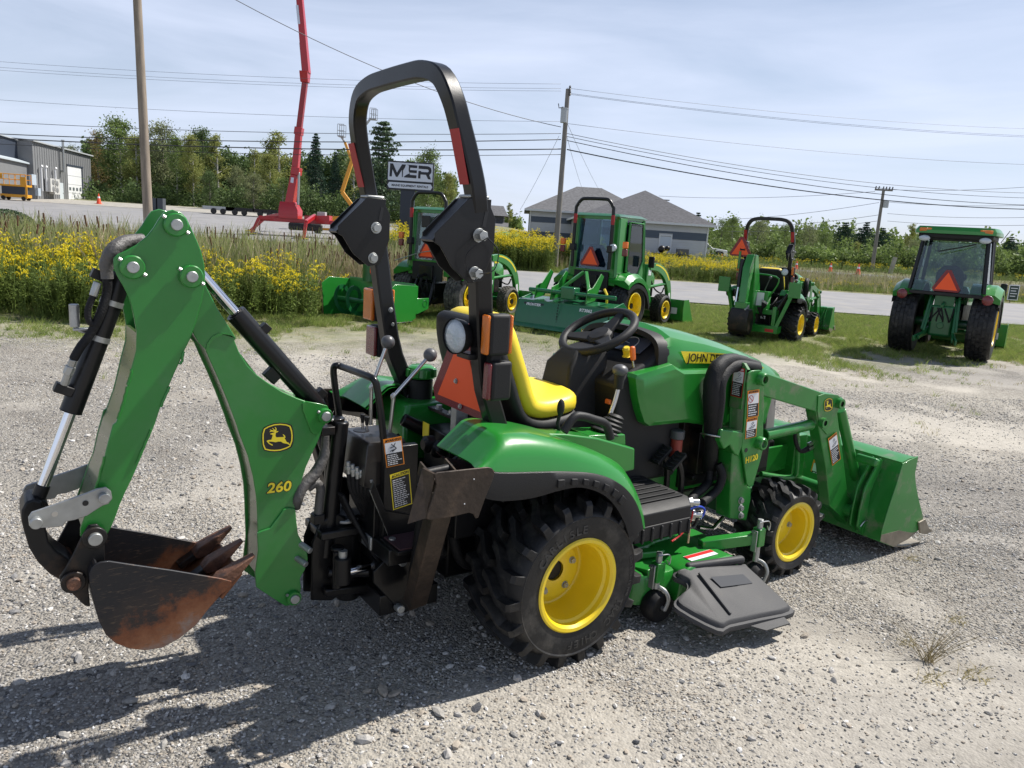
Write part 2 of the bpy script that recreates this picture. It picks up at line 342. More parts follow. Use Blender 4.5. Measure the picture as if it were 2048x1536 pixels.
# tyres and tools press slightly into the gravel: keep the relief calm right under the tractor
nx, ny = len(NX), len(NY)
gv = np.stack([GX.ravel(), GY.ravel(), GZ.ravel()], 1)
ii = (np.arange(ny-1)[:, None]*nx+np.arange(nx-1)[None, :]).ravel()
gf = np.stack([ii, ii+1, ii+nx+1, ii+nx], 1)
me = bpy.data.meshes.new('ground'); me.from_pydata(gv.tolist(), [], gf.tolist()); me.polygons.foreach_set('use_smooth', [True]*len(me.polygons))
def ground_mat():
    m = bpy.data.materials.new('gravel_and_turf'); m.use_nodes = True; t = m.node_tree; b = t.nodes['Principled BSDF']; b.inputs['Roughness'].default_value = .92; b.inputs['Specular IOR Level'].default_value = .25
    N = t.nodes.new; K = t.links.new
    tcn = N('ShaderNodeTexCoord'); P = tcn.outputs['Object']
    def noise(s, d=6, r=.6, vec=P, dist=0):
        n = N('ShaderNodeTexNoise'); n.inputs['Scale'].default_value = s; n.inputs['Detail'].default_value = d; n.inputs['Roughness'].default_value = r; n.inputs['Distortion'].default_value = dist; K(vec, n.inputs['Vector']); return n.outputs['Fac']
    def ramp(f, pts):
        r = N('ShaderNodeValToRGB'); e = r.color_ramp.elements
        e[0].position = pts[0][0]; e[0].color = (*pts[0][1], 1); e[1].position = pts[-1][0]; e[1].color = (*pts[-1][1], 1)
        for p, c in pts[1:-1]: q = e.new(p); q.color = (*c, 1)
        K(f, r.inputs[0]); return r.outputs[0]
    def mixc(f, a, b_, mode='MIX'):
        x = N('ShaderNodeMix'); x.data_type = 'RGBA'; x.blend_type = mode
        for s, v in ((0, f), (6, a), (7, b_)):
            if isinstance(v, (int, float)): x.inputs[s].default_value = v
            elif isinstance(v, tuple): x.inputs[s].default_value = (*v, 1)
            else: K(v, x.inputs[s])
        return x.outputs[2]
    # stones: two voronoi cell layers with per stone grey, plus sandy fines
    def stones(sc_, sq):
        mp = N('ShaderNodeMapping'); mp.inputs['Scale'].default_value = sq; K(P, mp.inputs[0])
        v = N('ShaderNodeTexVoronoi'); v.inputs['Scale'].default_value = sc_; K(mp.outputs[0], v.inputs['Vector'])
        return v
    v1 = stones(95, (1, 1, 1)); v2 = stones(48, (1, 1.1, 1))
    sep = N('ShaderNodeSeparateColor'); K(v1.outputs['Color'], sep.inputs[0]); sep2 = N('ShaderNodeSeparateColor'); K(v2.outputs['Color'], sep2.inputs[0])
    st = ramp(sep.outputs[0], [(0, (.15, .143, .132)), (.3, (.27, .255, .23)), (.7, (.38, .36, .325)), (1, (.52, .50, .46))])
    st2 = ramp(sep2.outputs[1], [(0, (.10, .098, .095)), (.5, (.27, .255, .235)), (1, (.50, .48, .45))])
    fines = ramp(noise(9, 9, .7), [(.3, (.27, .253, .228)), (.7, (.42, .397, .358))])
    m1 = mixc(ramp(noise(1.1, 5, .6), [(.42, (.15, .15, .15)), (.62, (.85, .85, .85))]), fines, st)
    pick = N('ShaderNodeMath'); pick.operation = 'GREATER_THAN'; pick.inputs[1].default_value = .86; K(sep2.outputs[2], pick.inputs[0])
    m2 = mixc(pick.outputs[0], m1, st2)
    # damp / worn tracks
    big = ramp(noise(.33, 4, .5, dist=.6), [(.35, (.78, .77, .76)), (.65, (1.18, 1.15, 1.08))])
    at = N('ShaderNodeAttribute'); at.attribute_name = 'dust'; at2 = N('ShaderNodeAttribute'); at2.attribute_name = 'track'
    dm = N('ShaderNodeMath'); dm.operation = 'MULTIPLY'; dm.inputs[1].default_value = .72; K(at.outputs['Fac'], dm.inputs[0])
    dustc = ramp(noise(22, 8, .7), [(.35, (.32, .303, .275)), (.65, (.425, .405, .37))])
    m3 = mixc(dm.outputs[0], m2, dustc)
    tm_ = N('ShaderNodeMath'); tm_.operation = 'MULTIPLY'; tm_.inputs[1].default_value = .45; K(at2.outputs['Fac'], tm_.inputs[0])
    m4 = mixc(tm_.outputs[0], m3, (.20, .185, .165))
    grav = mixc(1.0, m4, big, 'MULTIPLY')
    # turf soil
    turf = ramp(noise(3.5, 8, .7), [(.3, (.10, .12, .04)), (.5, (.17, .18, .065)), (.7, (.32, .285, .16))])
    sx = N('ShaderNodeSeparateXYZ'); K(P, sx.inputs[0])
    # boundary between gravel and turf (wanders with the noise)
    ad = N('ShaderNodeMath'); ad.operation = 'MULTIPLY_ADD'; ad.inputs[1].default_value = 5.2; K(noise(.28, 6, .62), ad.inputs[0]); K(sx.outputs['Y'], ad.inputs[2])
    ax = N('ShaderNodeMath'); ax.operation = 'MULTIPLY_ADD'; ax.inputs[1].default_value = -.25; K(sx.outputs['X'], ax.inputs[0]); K(ad.outputs[0], ax.inputs[2])
    fm = N('ShaderNodeMapRange'); fm.inputs['From Min'].default_value = 11.6; fm.inputs['From Max'].default_value = 14.6; K(ax.outputs[0], fm.inputs[0])
    brk = N('ShaderNodeMath'); brk.operation = 'MULTIPLY_ADD'; brk.inputs[1].default_value = 1.5; brk.use_clamp = True
    nb = N('ShaderNodeMath'); nb.operation = 'SUBTRACT'; nb.inputs[1].default_value = .62; K(noise(5, 8, .75), nb.inputs[0]); K(nb.outputs[0], brk.inputs[0]); 
    K(fm.outputs[0], brk.inputs[2])
    mm = N('ShaderNodeMath'); mm.operation = 'MULTIPLY'; mm.use_clamp = True; K(brk.outputs[0], mm.inputs[0])
    fm2 = N('ShaderNodeMapRange'); fm2.inputs['From Min'].default_value = 10.2; fm2.inputs['From Max'].default_value = 12; K(ax.outputs[0], fm2.inputs[0]); K(fm2.outputs[0], mm.inputs[1])
    col = mixc(mm.outputs[0], grav, turf); K(col, b.inputs['Base Color'])
    h1 = N('ShaderNodeMath'); h1.operation = 'MULTIPLY_ADD'; h1.inputs[1].default_value = -.9; K(v1.outputs['Distance'], h1.inputs[0]); K(noise(35, 8, .7), h1.inputs[2])
    h2 = N('ShaderNodeMath'); h2.operation = 'MULTIPLY_ADD'; h2.inputs[1].default_value = -1.0; K(v2.outputs['Distance'], h2.inputs[0]); K(h1.outputs[0], h2.inputs[2])
    bp = N('ShaderNodeBump'); bs_ = N('ShaderNodeMapRange'); bs_.inputs['To Min'].default_value = 1.0; bs_.inputs['To Max'].default_value = .35; K(at.outputs['Fac'], bs_.inputs[0]); K(bs_.outputs[0], bp.inputs['Strength']); bp.inputs['Distance'].default_value = .012; K(h2.outputs[0], bp.inputs['Height']); K(bp.outputs[0], b.inputs['Normal'])
    return m
dustf = lambda x, y: sstep(.54, .72, vnoise(x*.8+y*.35, y*.9-x*.3, 2.0, 3, 23))*sstep(-.2, 1.0, x-.1*y)+.75*sstep(.60, .72, vnoise(x, y, 1.6, 3, 19))
def track(x, y, a, c, w_=.11, gap=.62):
    d = x*math.cos(a)+y*math.sin(a)-c+.10*np.sin(y*.7+c); return np.exp(-((np.abs(d)-gap)/w_)**2)
tracks = lambda x, y: np.clip(track(x, y, rad(62), 3.9)+.8*track(x, y, rad(80), 6.3)+.7*track(x, y, rad(118), .6), 0, 1)*sstep(.3, .6, vnoise(x, y, .9, 2, 27)+.15)
for nm_, fn_ in (('dust', dustf), ('track', tracks)):
    a_ = me.attributes.new(nm_, 'FLOAT', 'POINT'); a_.data.foreach_set('value', np.clip(fn_(gv[:, 0], gv[:, 1]), 0, 1).astype(np.float32))
me.materials.append(ground_mat())
go = bpy.data.objects.new('ground', me); C.objects.link(go); tag(go, kind='structure')
def sheet(name, pts, m, dz, nsub=10):
    # a paved sheet laid on the terrain; pts is a quad strip: list of (left,right) xy pairs
    vs = []; fs = []; k = nsub+1
    P_ = []
    for a, b in zip(pts[:-1], pts[1:]):
        for i in range(8): f = i/8; P_.append((tuple(np.array(a[0])*(1-f)+np.array(b[0])*f), tuple(np.array(a[1])*(1-f)+np.array(b[1])*f)))
    P_.append(pts[-1])
    for a, b in P_:
        for j in range(k):
            f = j/nsub; x = a[0]*(1-f)+b[0]*f; y = a[1]*(1-f)+b[1]*f; vs.append((x, y, float(hill(x, y))+dz))
    for i in range(len(P_)-1):
        for j in range(nsub): o = i*k+j; fs.append((o, o+1, o+k+1, o+k))
    o = build(name, MB().add(vs, fs), m, fixn=True); tag(o, kind='structure')
    if o.data.polygons[0].normal.z < 0: o.data.flip_normals()
    return o
ASPH = mat('worn_asphalt', (.235, .232, .235), .85, var=.12, vscale=.5, detail=9, dirt=(.30, .285, .26), dirtamt=.4, dirtscale=1.2, bump=.3, bscale=60, spec=.3)
ASPH2 = mat('road_asphalt', (.16, .16, .165), .8, var=.12, vscale=.4, detail=8, bump=.3, bscale=60, spec=.3)
sheet('access_drive', [((-90, 24), (-90, 40)), ((-30, 22.5), (-30, 36)), ((-8, 21.5), (-8, 32.5)), ((10, 20.6), (10, 32)), ((40, 19.5), (40, 31)), ((90, 17), (90, 30))], ASPH, .03, 14)
sheet('road', [((-4, 52), (-4, 66)), ((30, 46), (30, 66)), ((60, 42), (60, 62)), ((160, 30), (160, 52))], ASPH2, .035)
sheet('parking_lot', [((-110, 46), (-110, 96)), ((-60, 46), (-60, 97)), ((-30, 45), (-30, 92)), ((-14, 45), (-14, 86)), ((-3, 46.5), (-3, 66))], ASPH, .04, 26)
GRAVF = mat('pale_gravel', (.33, .31, .27), .95, var=.2, vscale=2, bump=.4, bscale=30)
sheet('gravel_apron', [((-75, 84), (-75, 99)), ((-40, 86), (-40, 101)), ((-20, 84), (-20, 96))], GRAVF, .06, 14)
WHITEP = mat('road_paint', (.62, .60, .52), .8, var=.15, vscale=3)
sheet('road_edge_line', [((-4, 53), (-4, 53.15)), ((30, 47), (30, 47.15)), ((60, 43), (60, 43.15)), ((160, 31), (160, 31.2))], WHITEP, .045, 1)
sheet('road_centre_line', [((-4, 59), (-4, 59.25)), ((30, 56), (30, 56.25)), ((60, 52), (60, 52.25)), ((160, 41), (160, 41.3))], mat('yellow_road_paint', (.55, .42, .08), .8), .045, 1)
# ================================================================== the backhoe loader tractor in the foreground
HT = rad(35.5); HO = np.array([-0.0547, 3.0903, 0.0])
HX = np.array([math.cos(HT), math.sin(HT), 0]); HY = np.array([-math.sin(HT), math.cos(HT), 0])
CRP = {'a': (0, 380, 2.926), 'b': (0, 850, 2.926), 'c': (600, 550, 4.096), 'd': (600, 850, 4.096), 'e': (900, 900, 3.413), 'f': (1050, 580, 4.096), 'g': (1200, 850, 3.413),
       'h': (1350, 680, 3.491), 'i': (640, 90, 2.898), 'j': (515, 835, 9.6), 'k': (1440, 720, 6.98), 'l': (1140, 600, 7.68), 'm': (860, 800, 10.24), 'n': (1280, 850, 6.145), 'p': (0, 0, 1)}
def P2(c, x, y, Y):
    # measured point on the tractor's own plane y=Y, in the tractor's own metres
    o = CRP[c]; d = ray(o[0]+x/o[2], o[1]+y/o[2]); k = (Y-(CAM-HO)@HY)/(d@HY); p = CAM+k*d-HO
    return (float(p@HX), float(p[2]))
def PL(c, Y, pts): return [P2(c, x, y, Y) for x, y in pts]
def P3(c, x, y, Y): q = P2(c, x, y, Y); return (q[0], Y, q[1])
H = empty('backhoe_tractor', tuple(HO), HT, 'large green tractor in the foreground with backhoe, front loader, mower deck and yellow seat', 'tractor')
FR = lambda o: frame(o, (1, 0, 0), (0, 0, 1))       # text frame on a right-hand (-y) face, reading forwards
def plate(name, poly, y0, y1, m, parent=H, bevel=.002): return build(name, MB().prism(poly, y0, y1), m, parent, bevel=bevel)
def pin(c, r=.017, l=.03, parent=H, sgn=-1, boss=None, name='pin'):
    x, y, z = c
    if boss:
        build('pin_boss', MB().cyl((x, y, z), (x, y+sgn*boss[1], z), boss[0], n=28), boss[2], parent, bevel=.0015)
        y = y+sgn*boss[1]
    b = MB().cyl((x, y, z), (x, y+sgn*l, z), r, n=20)
    return build(name, b, ZINC, parent, bevel=.002)
def bolt(c, ax=(0, -1, 0), r=.010, l=.008, parent=H, m=None, name='bolt'):
    c = Vector(c); a = Vector(ax).normalized()
    return build(name, MB().cyl(c, c+a*.0025, r*1.35, n=16).cyl(c+a*.0025, c+a*l, r, n=6), m or ZINC, parent, bevel=.0008)
# ---------------- wheels
def tyre_mesh(R, Rc, W, rim, nl, lugw, side_r, lean=1, hs=None):
    # carcass around the y axis, centred on the origin, outer side towards -y
    h = W/2; b = MB()
    prof = [(rim, -h*.80), (rim+.012, -h*.93), (rim+(side_r-rim)*.5, -h*1.0), (side_r-.008, -h*1.0), (side_r-.003, -h*1.025), (side_r+.003, -h*1.0), (Rc-.014, -h*.93), (Rc-.003, -h*.7), (Rc, 0)]
    prof = prof+[(r, -t) for r, t in prof[-2::-1]]
    b.lathe(prof, n=96)
    for s in (-1, 1):
        for i in range(nl):
            th0 = 2*math.pi*(i+(.5 if s > 0 else 0))/nl
            # path (dtheta, y/h, r top)
            path = [(-.02, .06, R), (.02, -.16, R), (.17, -.52, R-.001), (.20, -.60, R-.002), (.205, -.93, R-.008), (.205, -1.0, R-.022), (.205, -1.015, side_r+.012)]
            rings = []
            for k, (dt, yy, rt) in enumerate(path):
                t = th0+dt*lean*s*-1; y = yy*h*(-1)*s
                rb = Rc-.02 if k < 5 else side_r
                wt = lugw*(.5 if k not in (0,) else .45); wb = wt*1.35
                yo = -s*h*.0
                tl = rt if k < 6 else rt
                ring = []
                for ww, rr in ((-wb, rb), (-wt, tl), (wt, tl), (wb, rb)):
                    a = t+ww/rr
                    ring.append((rr*math.cos(a), y, rr*math.sin(a)))
                rings.append(ring)
            b.loft(rings)
    return b
LTR = mat('raised_rubber', (.030, .030, .030), .42)
def arc_text(s, rr, size, c0, th_mid, m, parent, flip=False, y=-.151, adv=.9):
    n = len(s)
    for i, ch in enumerate(s):
        if ch == ' ': continue
        a = th_mid+((i-(n-1)/2)*size*adv/rr)*(-1 if not flip else 1)
        rad_dir = Vector((math.cos(a), 0, math.sin(a))); tan = Vector((math.sin(a), 0, -math.cos(a)))
        if flip: rad_dir, tan = rad_dir, tan
        up = rad_dir if not flip else -rad_dir; right = tan if not flip else -tan
        p = Vector(c0)+rad_dir*rr; p.y = y+c0[1]
        text('raised_letter', ch, size*1.25, LTR, parent, frame(p, right, up), extr=.0020, off=.0010, sx=1.1)
def rim_mesh(r, W, dish):
    h = W/2
    prof = [(r-.012, -h*.86), (r+.010, -h*.90), (r+.014, -h*.94), (r+.008, -h*.98), (r-.004, -h*.97), (r-.012, -h*.90), (r-.014, -h*.78), (r-.022, -h*.72), (r-.024, -h*.55), (r-.026, dish-.01), (r-.032, dish)]
    return MB().lathe(prof, n=72)
def wheel(name, c, R, Rc, W, rimr, nl, lugw, side_r, dish, nb, outer=True, letters=False, ang0=0, hubr=.04):
    g = empty(name, c, 0, None); g.parent = H
    s = 1 if outer else -1
    t = tyre_mesh(R, Rc, W, rimr, nl, lugw, side_r)
    if not outer: t = t.mirror_y()
    build('tyre', t, RUBBER, g, ang=32)
    rm = rim_mesh(rimr, W, dish)
    rr = rimr-.032
    rm.lathe([(rr, dish), (rr*.95, dish+.003), (rr*.8, dish), (rr*.78, dish-.012), (hubr+.01, dish-.014), (hubr, dish-.012)], n=48)
    rm.lathe([(rr, dish+.012), (hubr, dish+.006)], n=32)
    if not outer: rm = rm.mirror_y()
    build('rim', rm, YELLOW, g, ang=30)
    hb = MB().cyl((0, s*(dish+.02), 0), (0, s*(dish-.004), 0), hubr*.98, n=24)
    build('hub', hb, BLACK, g, bevel=.003)
    for i in range(nb):
        a = ang0+2*math.pi*i/nb
        bolt((math.cos(a)*rr*.62, s*(dish-.013), math.sin(a)*rr*.62), (0, -s, 0), .011, .013, g, name='wheel_bolt')
    return g
wr = wheel('rear_wheel', (0, -.452, .318), .330, .294, .300, .168, 19, .027, .268, .012, 5, ang0=.35)
arc_text('CARLISLE', .218, .034, (0, 0, 0), rad(118), RUBBER, wr, y=-.1495)
arc_text('TRAC', .228, .032, (0, 0, 0), rad(-38), RUBBER, wr, flip=False, y=-.1495)
arc_text('CHIEF', .228, .032, (0, 0, 0), rad(-82), RUBBER, wr, flip=False, y=-.1495)
arc_text('23x12.00-12 NHS', .250, .013, (0, 0, 0), rad(-2), RUBBER, wr, y=-.1500, adv=.85)
wheel('rear_wheel', (0, .452, .318), .330, .294, .300, .168, 19, .027, .268, .012, 5, outer=False)
wheel('front_wheel', (1.455, -.395, .226), .232, .208, .205, .137, 18, .021, .186, .0, 1, hubr=.012)
wheel('front_wheel', (1.455, .395, .226), .232, .208, .205, .137, 18, .021, .186, .0, 1, outer=False, hubr=.012)
# ---------------- rear fenders
Cc = [(948, 932), (986, 892), (1009, 874), (1055, 873), (1099, 879), (1148, 890), (1196, 907), (1240, 930), (1262, 957), (1277, 990), (1285, 1022), (1288, 1052)]
Bc = [(948, 936), (975, 941), (1005, 944), (1064, 943), (1110, 942), (1150, 943), (1185, 946), (1219, 956), (1249, 975), (1268, 1000), (1279, 1029), (1284, 1055)]
Lc = [(950, 985), (973, 997), (1011, 1001), (1064, 995), (1110, 982), (1150, 974), (1180, 978), (1207, 990), (1226, 1008), (1240, 1030), (1250, 1052), (1256, 1074)]
def sm(l, n=3): return [tuple(p)[:2] for p in spline([Vector((a, b, 0)) for a, b in l], n)]
Cs = [P2('p', *q, -.545) for q in sm(Cc)]; Bs = [P2('p', *q, -.602) for q in sm(Bc)]; Ls = [P2('p', *q, -.606) for q in sm(Lc)]
rings = []
for (cx, cz), (bx, bz) in zip(Cs, Bs):
    m1 = ((cx*.62+bx*.38), (cz*.78+bz*.22))
    rings.append([(cx, -.30, cz+.004), (cx, -.40, cz+.006), (cx, -.50, cz+.006), (cx, -.528, cz+.004), (cx*.9+bx*.1, -.548, cz*.97+bz*.03), (m1[0], -.578, m1[1]), (cx*.3+bx*.7, -.595, cz*.42+bz*.58), (bx, -.604, bz)])
inner = [[(x*.985, y+.006, z-.008) for x, y, z in r] for r in rings]
fm = MB(); fm.loft(rings, closed=False); fm.loft([list(reversed(r)) for r in inner], closed=False)
for r, q in ((rings[0], inner[0]), (rings[-1], inner[-1])):
    fm.add(r+q, [(i, i+1, len(r)+i+1, len(r)+i) for i in range(len(r)-1)])
tr = MB()
tring = [[(bx, -.600, bz+.001), (bx, -.611, bz-.003), (bx*.5+lx*.5, -.617, bz*.5+lz*.5), (lx, -.612, lz), (lx, -.600, lz+.004), (lx*.95, -.45, lz+.02), (lx*.95, -.30, lz+.05)] for (bx, bz), (lx, lz) in zip(Bs, Ls)]
tr.loft(tring, closed=False)
tr2 = []
for i in range(12, 25, 2):
    (bx, bz), (lx, lz) = Bs[i], Ls[i]; (b2x, b2z), (l2x, l2z) = Bs[i+1], Ls[i+1]
    f = .38; g = .80
    q = [(bx*(1-f)+lx*f, bz*(1-f)+lz*f), (b2x*(1-f)+l2x*f, b2z*(1-f)+l2z*f), (b2x*(1-g)+l2x*g, b2z*(1-g)+l2z*g), (bx*(1-g)+lx*g, bz*(1-g)+lz*g)]
    tr2.append(MB().prism(q, -.6225, -.612))
for s in (-1, 1):
    f_ = empty('fender'); f_.parent = H
    a, b = (fm, tr) if s < 0 else (fm.mirror_y(), tr.mirror_y())
    build('fender_shell', a, GREEN, f_, ang=50); build('fender_trim', b, PLASTIC, f_, ang=60)
    for c in tr2: build('trim_rib', c if s < 0 else c.mirror_y(), PLASTIC, f_, bevel=.003)
# inner ledges with side drop (operator station sides)
ledge = PL('f', -.40, [(-240, 1240), (-160, 1165), (0, 1160), (300, 1168), (560, 1200), (865, 1285), (862, 1460), (700, 1500), (-100, 1500)])
for s in (-1, 1): build('fender_ledge', MB().prism(ledge, s*.34, s*.425), GREEN, H, bevel=.006)
# lever quadrant box + boot
box = PL('f', -.385, [(500, 1185), (800, 1175), (805, 1260), (560, 1260)])
build('lever_box', MB().prism(box, -.40, -.27), GREEN, H, bevel=.004)
bt = MB(); bx, bz = P2('f', 655, 1170, -.34)
for k in range(5): bt.lathe([(.060-.007*k, .0), (.064-.007*k, .006), (.050-.007*k, .016)], (bx+.012*k, -.34, bz+.0+.014*k), (0.35, 0, 1), 24)
build('lever_boot', bt, PLASTIC, H)
# fuel tank and cap on the left
tk = MB().loft([[(x, y, z) for x, y in ((-.34, .16), (.12, .16), (.12, .44), (-.34, .44))] for z in (.60, .80)]+[[(x, y, .845) for x, y in ((-.31, .19), (.09, .19), (.09, .42), (-.31, .42))]])
build('fuel_tank_cover', tk, GREEN, H, bevel=.015, seg=3)
tc_ = P3('c', 985, 960, .30)
build('filler_neck', MB().cyl((tc_[0], .30, .84), (tc_[0], .30, tc_[2]+.06), .052, n=28), PLASTIC, H, bevel=.004)
cap = MB()
pr = []
for r, t in ((.002, .045), (.045, .045), (.058, .036), (.062, .0), (.058, -.006)): pr.append((r, t))
cap.lathe(pr, (tc_[0], .30, tc_[2]+.072), (0, 0, 1), 32)
for k in range(8):
    a = k*math.pi/4; cap.box((tc_[0]+math.cos(a)*.060, .30+math.sin(a)*.060, tc_[2]+.088), (.016, .022, .034), (0, 0, a))
build('fuel_cap', cap, GREEN, H, bevel=.003)
# ---------------- chassis block, platform, axle
ch = MB(); ch.bb(-.30, .38, -.15, .15, .22, .58); ch.bb(.3, 1.75, -.11, .11, .36, .56); ch.cyl((0, -.38, .318), (0, .38, .318), .075, n=20); ch.bb(-.16, .16, -.27, .27, .24, .44)
build('transmission_housing', ch, BLACK, H, bevel=.012)
fa = MB(); fa.cyl((1.455, -.34, .226), (1.455, .34, .226), .05, n=18); fa.bb(1.38, 1.53, -.20, .20, .20, .36); fa.cyl((1.455, -.30, .226), (1.455, -.22, .226), .085, n=20)
build('front_axle', fa, GREEND, H, bevel=.008)
eng = MB(); eng.bb(.95, 1.62, -.17, .17, .42, .80); eng.bb(1.0, 1.2, -.23, -.12, .50, .70); eng.cyl((1.15, -.2, .6), (1.15, -.24, .6), .07, n=20); eng.bb(1.30, 1.55, -.22, -.1, .46, .62)
for k in range(9): eng.cyl((1.0+.05*k, -.17, .48+.03*(k % 3)), (1.0+.05*k, -.225, .48+.03*(k % 3)), .014, n=10)
build('engine', eng, BLACKM, H, bevel=.006)
fr_ = MB(); fr_.bb(.62, 1.85, -.155, -.14, .40, .54); fr_.bb(.62, 1.85, .14, .155, .40, .54); fr_.bb(1.80, 1.90, -.2, .2, .36, .60)
build('side_frame', fr_, GREEN, H, bevel=.004)
# foot platforms (right, left)
def foot(s):
    b = MB(); b.loft([[(x, s*y, z) for x, y, z in ((.28, .20, .515), (.63, .20, .515), (.63, .20, .550), (.28, .20, .550))],
                      [(x, s*y, z) for x, y, z in ((.28, .52, .505), (.62, .52, .505), (.62, .52, .545), (.28, .52, .545))],
                      [(x, s*y, z) for x, y, z in ((.285, .56, .47), (.605, .56, .47), (.60, .56, .52), (.285, .56, .52))]])
    b.bb(.29, .60, s*.50, s*.565, .41, .472)
    for k in range(6): b.bb(.325+.052*k, .337+.052*k, s*.564, s*.572, .405, .466)
    r = MB()
    for k in range(7): r.bb(.30, .60, s*(.235+.042*k), s*(.262+.042*k), .548, .5535)
    p = build('footrest', b, PLASTIC, H, bevel=.006, fixn=True); build('grip_rib', r, PLASTIC, p, bevel=.002)
foot(-1); foot(1)
build('platform', MB().bb(.10, .66, -.22, .22, .50, .545), BACKG, H, bevel=.004)
build('floor_riser', MB().bb(.02, .12, -.33, .33, .46, .78), BLACK, H, bevel=.006)
# pedals
for (u, v, yy) in ((250, 365, -.27), (425, 445, -.33)):
    cx, cz = P2('n', u, v, yy); q = MB().box((cx, yy, cz), (.10, .062, .014), (0, rad(-38), rad(0)))
    for k in range(5):
        q.box((cx-.035+.017*k, yy-.012, cz+.009-.035*.0+(.017*k-.035)*.78), (.006, .030, .008), (0, rad(-38), rad(28))); q.box((cx-.035+.017*k, yy+.012, cz+.009+(.017*k-.035)*.78), (.006, .030, .008), (0, rad(-38), rad(-28)))
    pd = build('pedal', q, PLASTIC, H, bevel=.002)
    build('pedal_arm', MB().tube([(cx+.02, yy, cz), (cx+.055, yy, cz-.08), (cx+.06, yy, cz-.22)], .014, 8, smoothn=3), BLACK, pd)
# ---------------- seat
shell = MB(); cush = MB()
def sring(x, z, nx, nz, hw, th, off):
    # cross ring of the seat at centre line point (x,z) with normal (nx,nz)
    out = []
    for k in range(20):
        a = 2*math.pi*k/20; cy = math.copysign(abs(math.cos(a))**.55, math.cos(a))*hw; t = math.copysign(abs(math.sin(a))**.6, math.sin(a))*th/2+off
        bow = -.03*(abs(cy)/hw)**3*0
        out.append((x+nx*(t+bow), cy, z+nz*(t+bow)))
    return out
path = [(-.150, 1.245, .15), (-.145, 1.228, .185), (-.125, 1.17, .222), (-.10, 1.09, .238), (-.07, 1.01, .245), (-.045, .94, .25), (-.01, .885, .25), (.06, .862, .245), (.14, .862, .235), (.22, .868, .22), (.265, .872, .19), (.282, .87, .15)]
pv = spline([Vector(p) for p in path], 3)
r1 = []; r2 = []
for i, p in enumerate(pv):
    t = pv[min(i+1, len(pv)-1)]-pv[max(i-1, 0)]; l = math.hypot(t.x, t.y); nx, nz = -t.y/l, t.x/l
    f = i/(len(pv)-1); e = min(1, f*9+.25, (1-f)*9+.25)
    r1.append(sring(p.x, p.y, nx, nz, p.z-.004, .098*e, .024)); r2.append(sring(p.x, p.y, nx, nz, p.z+.004, .075*e, -.038))
cush.loft(r1); shell.loft(r2)
seat = empty('seat'); seat.parent = H
build('cushion', cush, SEATY, seat, ang=80); build('seat_shell', shell, PLASTIC, seat, ang=80)
build('seat_base', MB().bb(-.06, .22, -.17, .17, .76, .83), BLACK, seat, bevel=.01)
build('seat_slide', MB().bb(-.10, .24, -.19, -.165, .80, .825), ZINC, seat, bevel=.004)
# seat side lever, grab handle on fender
lv = P3('f', 292, 985, -.36); l2 = P3('f', 280, 1150, -.36)
build('seat_lever', MB().tube([l2, (lv[0]-.01, -.36, lv[2]-.05), lv], .007, 8).ball((lv[0], -.36, lv[2]+.01), .02, sc=(.8, .6, 1.7)), PLASTIC, H)
gh = [P3('f', u, v, -.50) for u, v in ((315, 1160), (400, 1045), (470, 1035), (560, 1060), (660, 1100), (700, 1215))]
build('grab_handle', MB().tube(gh, .0165, 12, smoothn=4), PLASTIC, H)
# ---------------- slow vehicle sign behind the seat
SV = -.235
def smv(parent, cx, cy, cz, s, asp=1.0, tilt=0.0):
    # equilateral slow-moving emblem, facing -x of the parent ; s = side of the outer triangle
    h = s*.866; r = s/6
    tri = [(-s/2+r*.5, -h/3+0), (s/2-r*.5, -h/3+0), (s/2-0.02*s, -h/3+.13*h), (s*.085, h*2/3-.06*h), (-s*.085, h*2/3-.06*h), (-s/2+.02*s, -h/3+.13*h)]
    def place(pl, d, th):
        return MB().poly3([(cx-d+tilt*z, cy-y, cz+z*asp) for y, z in pl], (-1, 0, 0), th)
    g = empty('slow_vehicle_emblem'); g.parent = parent
    build('reflective_border', place(tri, 0, .003), DRED, g, fixn=True)
    k = .76
    inn = [(-s/2*k, -h/3*k), (s/2*k, -h/3*k), (0, h*2/3*k)]
    build('orange_triangle', place(inn, .0035, .0015), ORANGE, g, fixn=True)
    return g
# far corners measured: left (1105,830), apex ~(1290,430), right hidden; bottom (1525,1150)
smq = smv(H, -.252, -.115, 1.005, .43, .96)
for (dy, dz) in ((.0, .03), (.0, -.06)): bolt((-.258, -.09+dy-.04*(dz < 0), .965+dz), (-1, 0, 0), .008, .008, smq)
build('emblem_bracket', MB().bb(-.245, -.19, -.08, -.04, .78, 1.0), ZINC, H, bevel=.003)
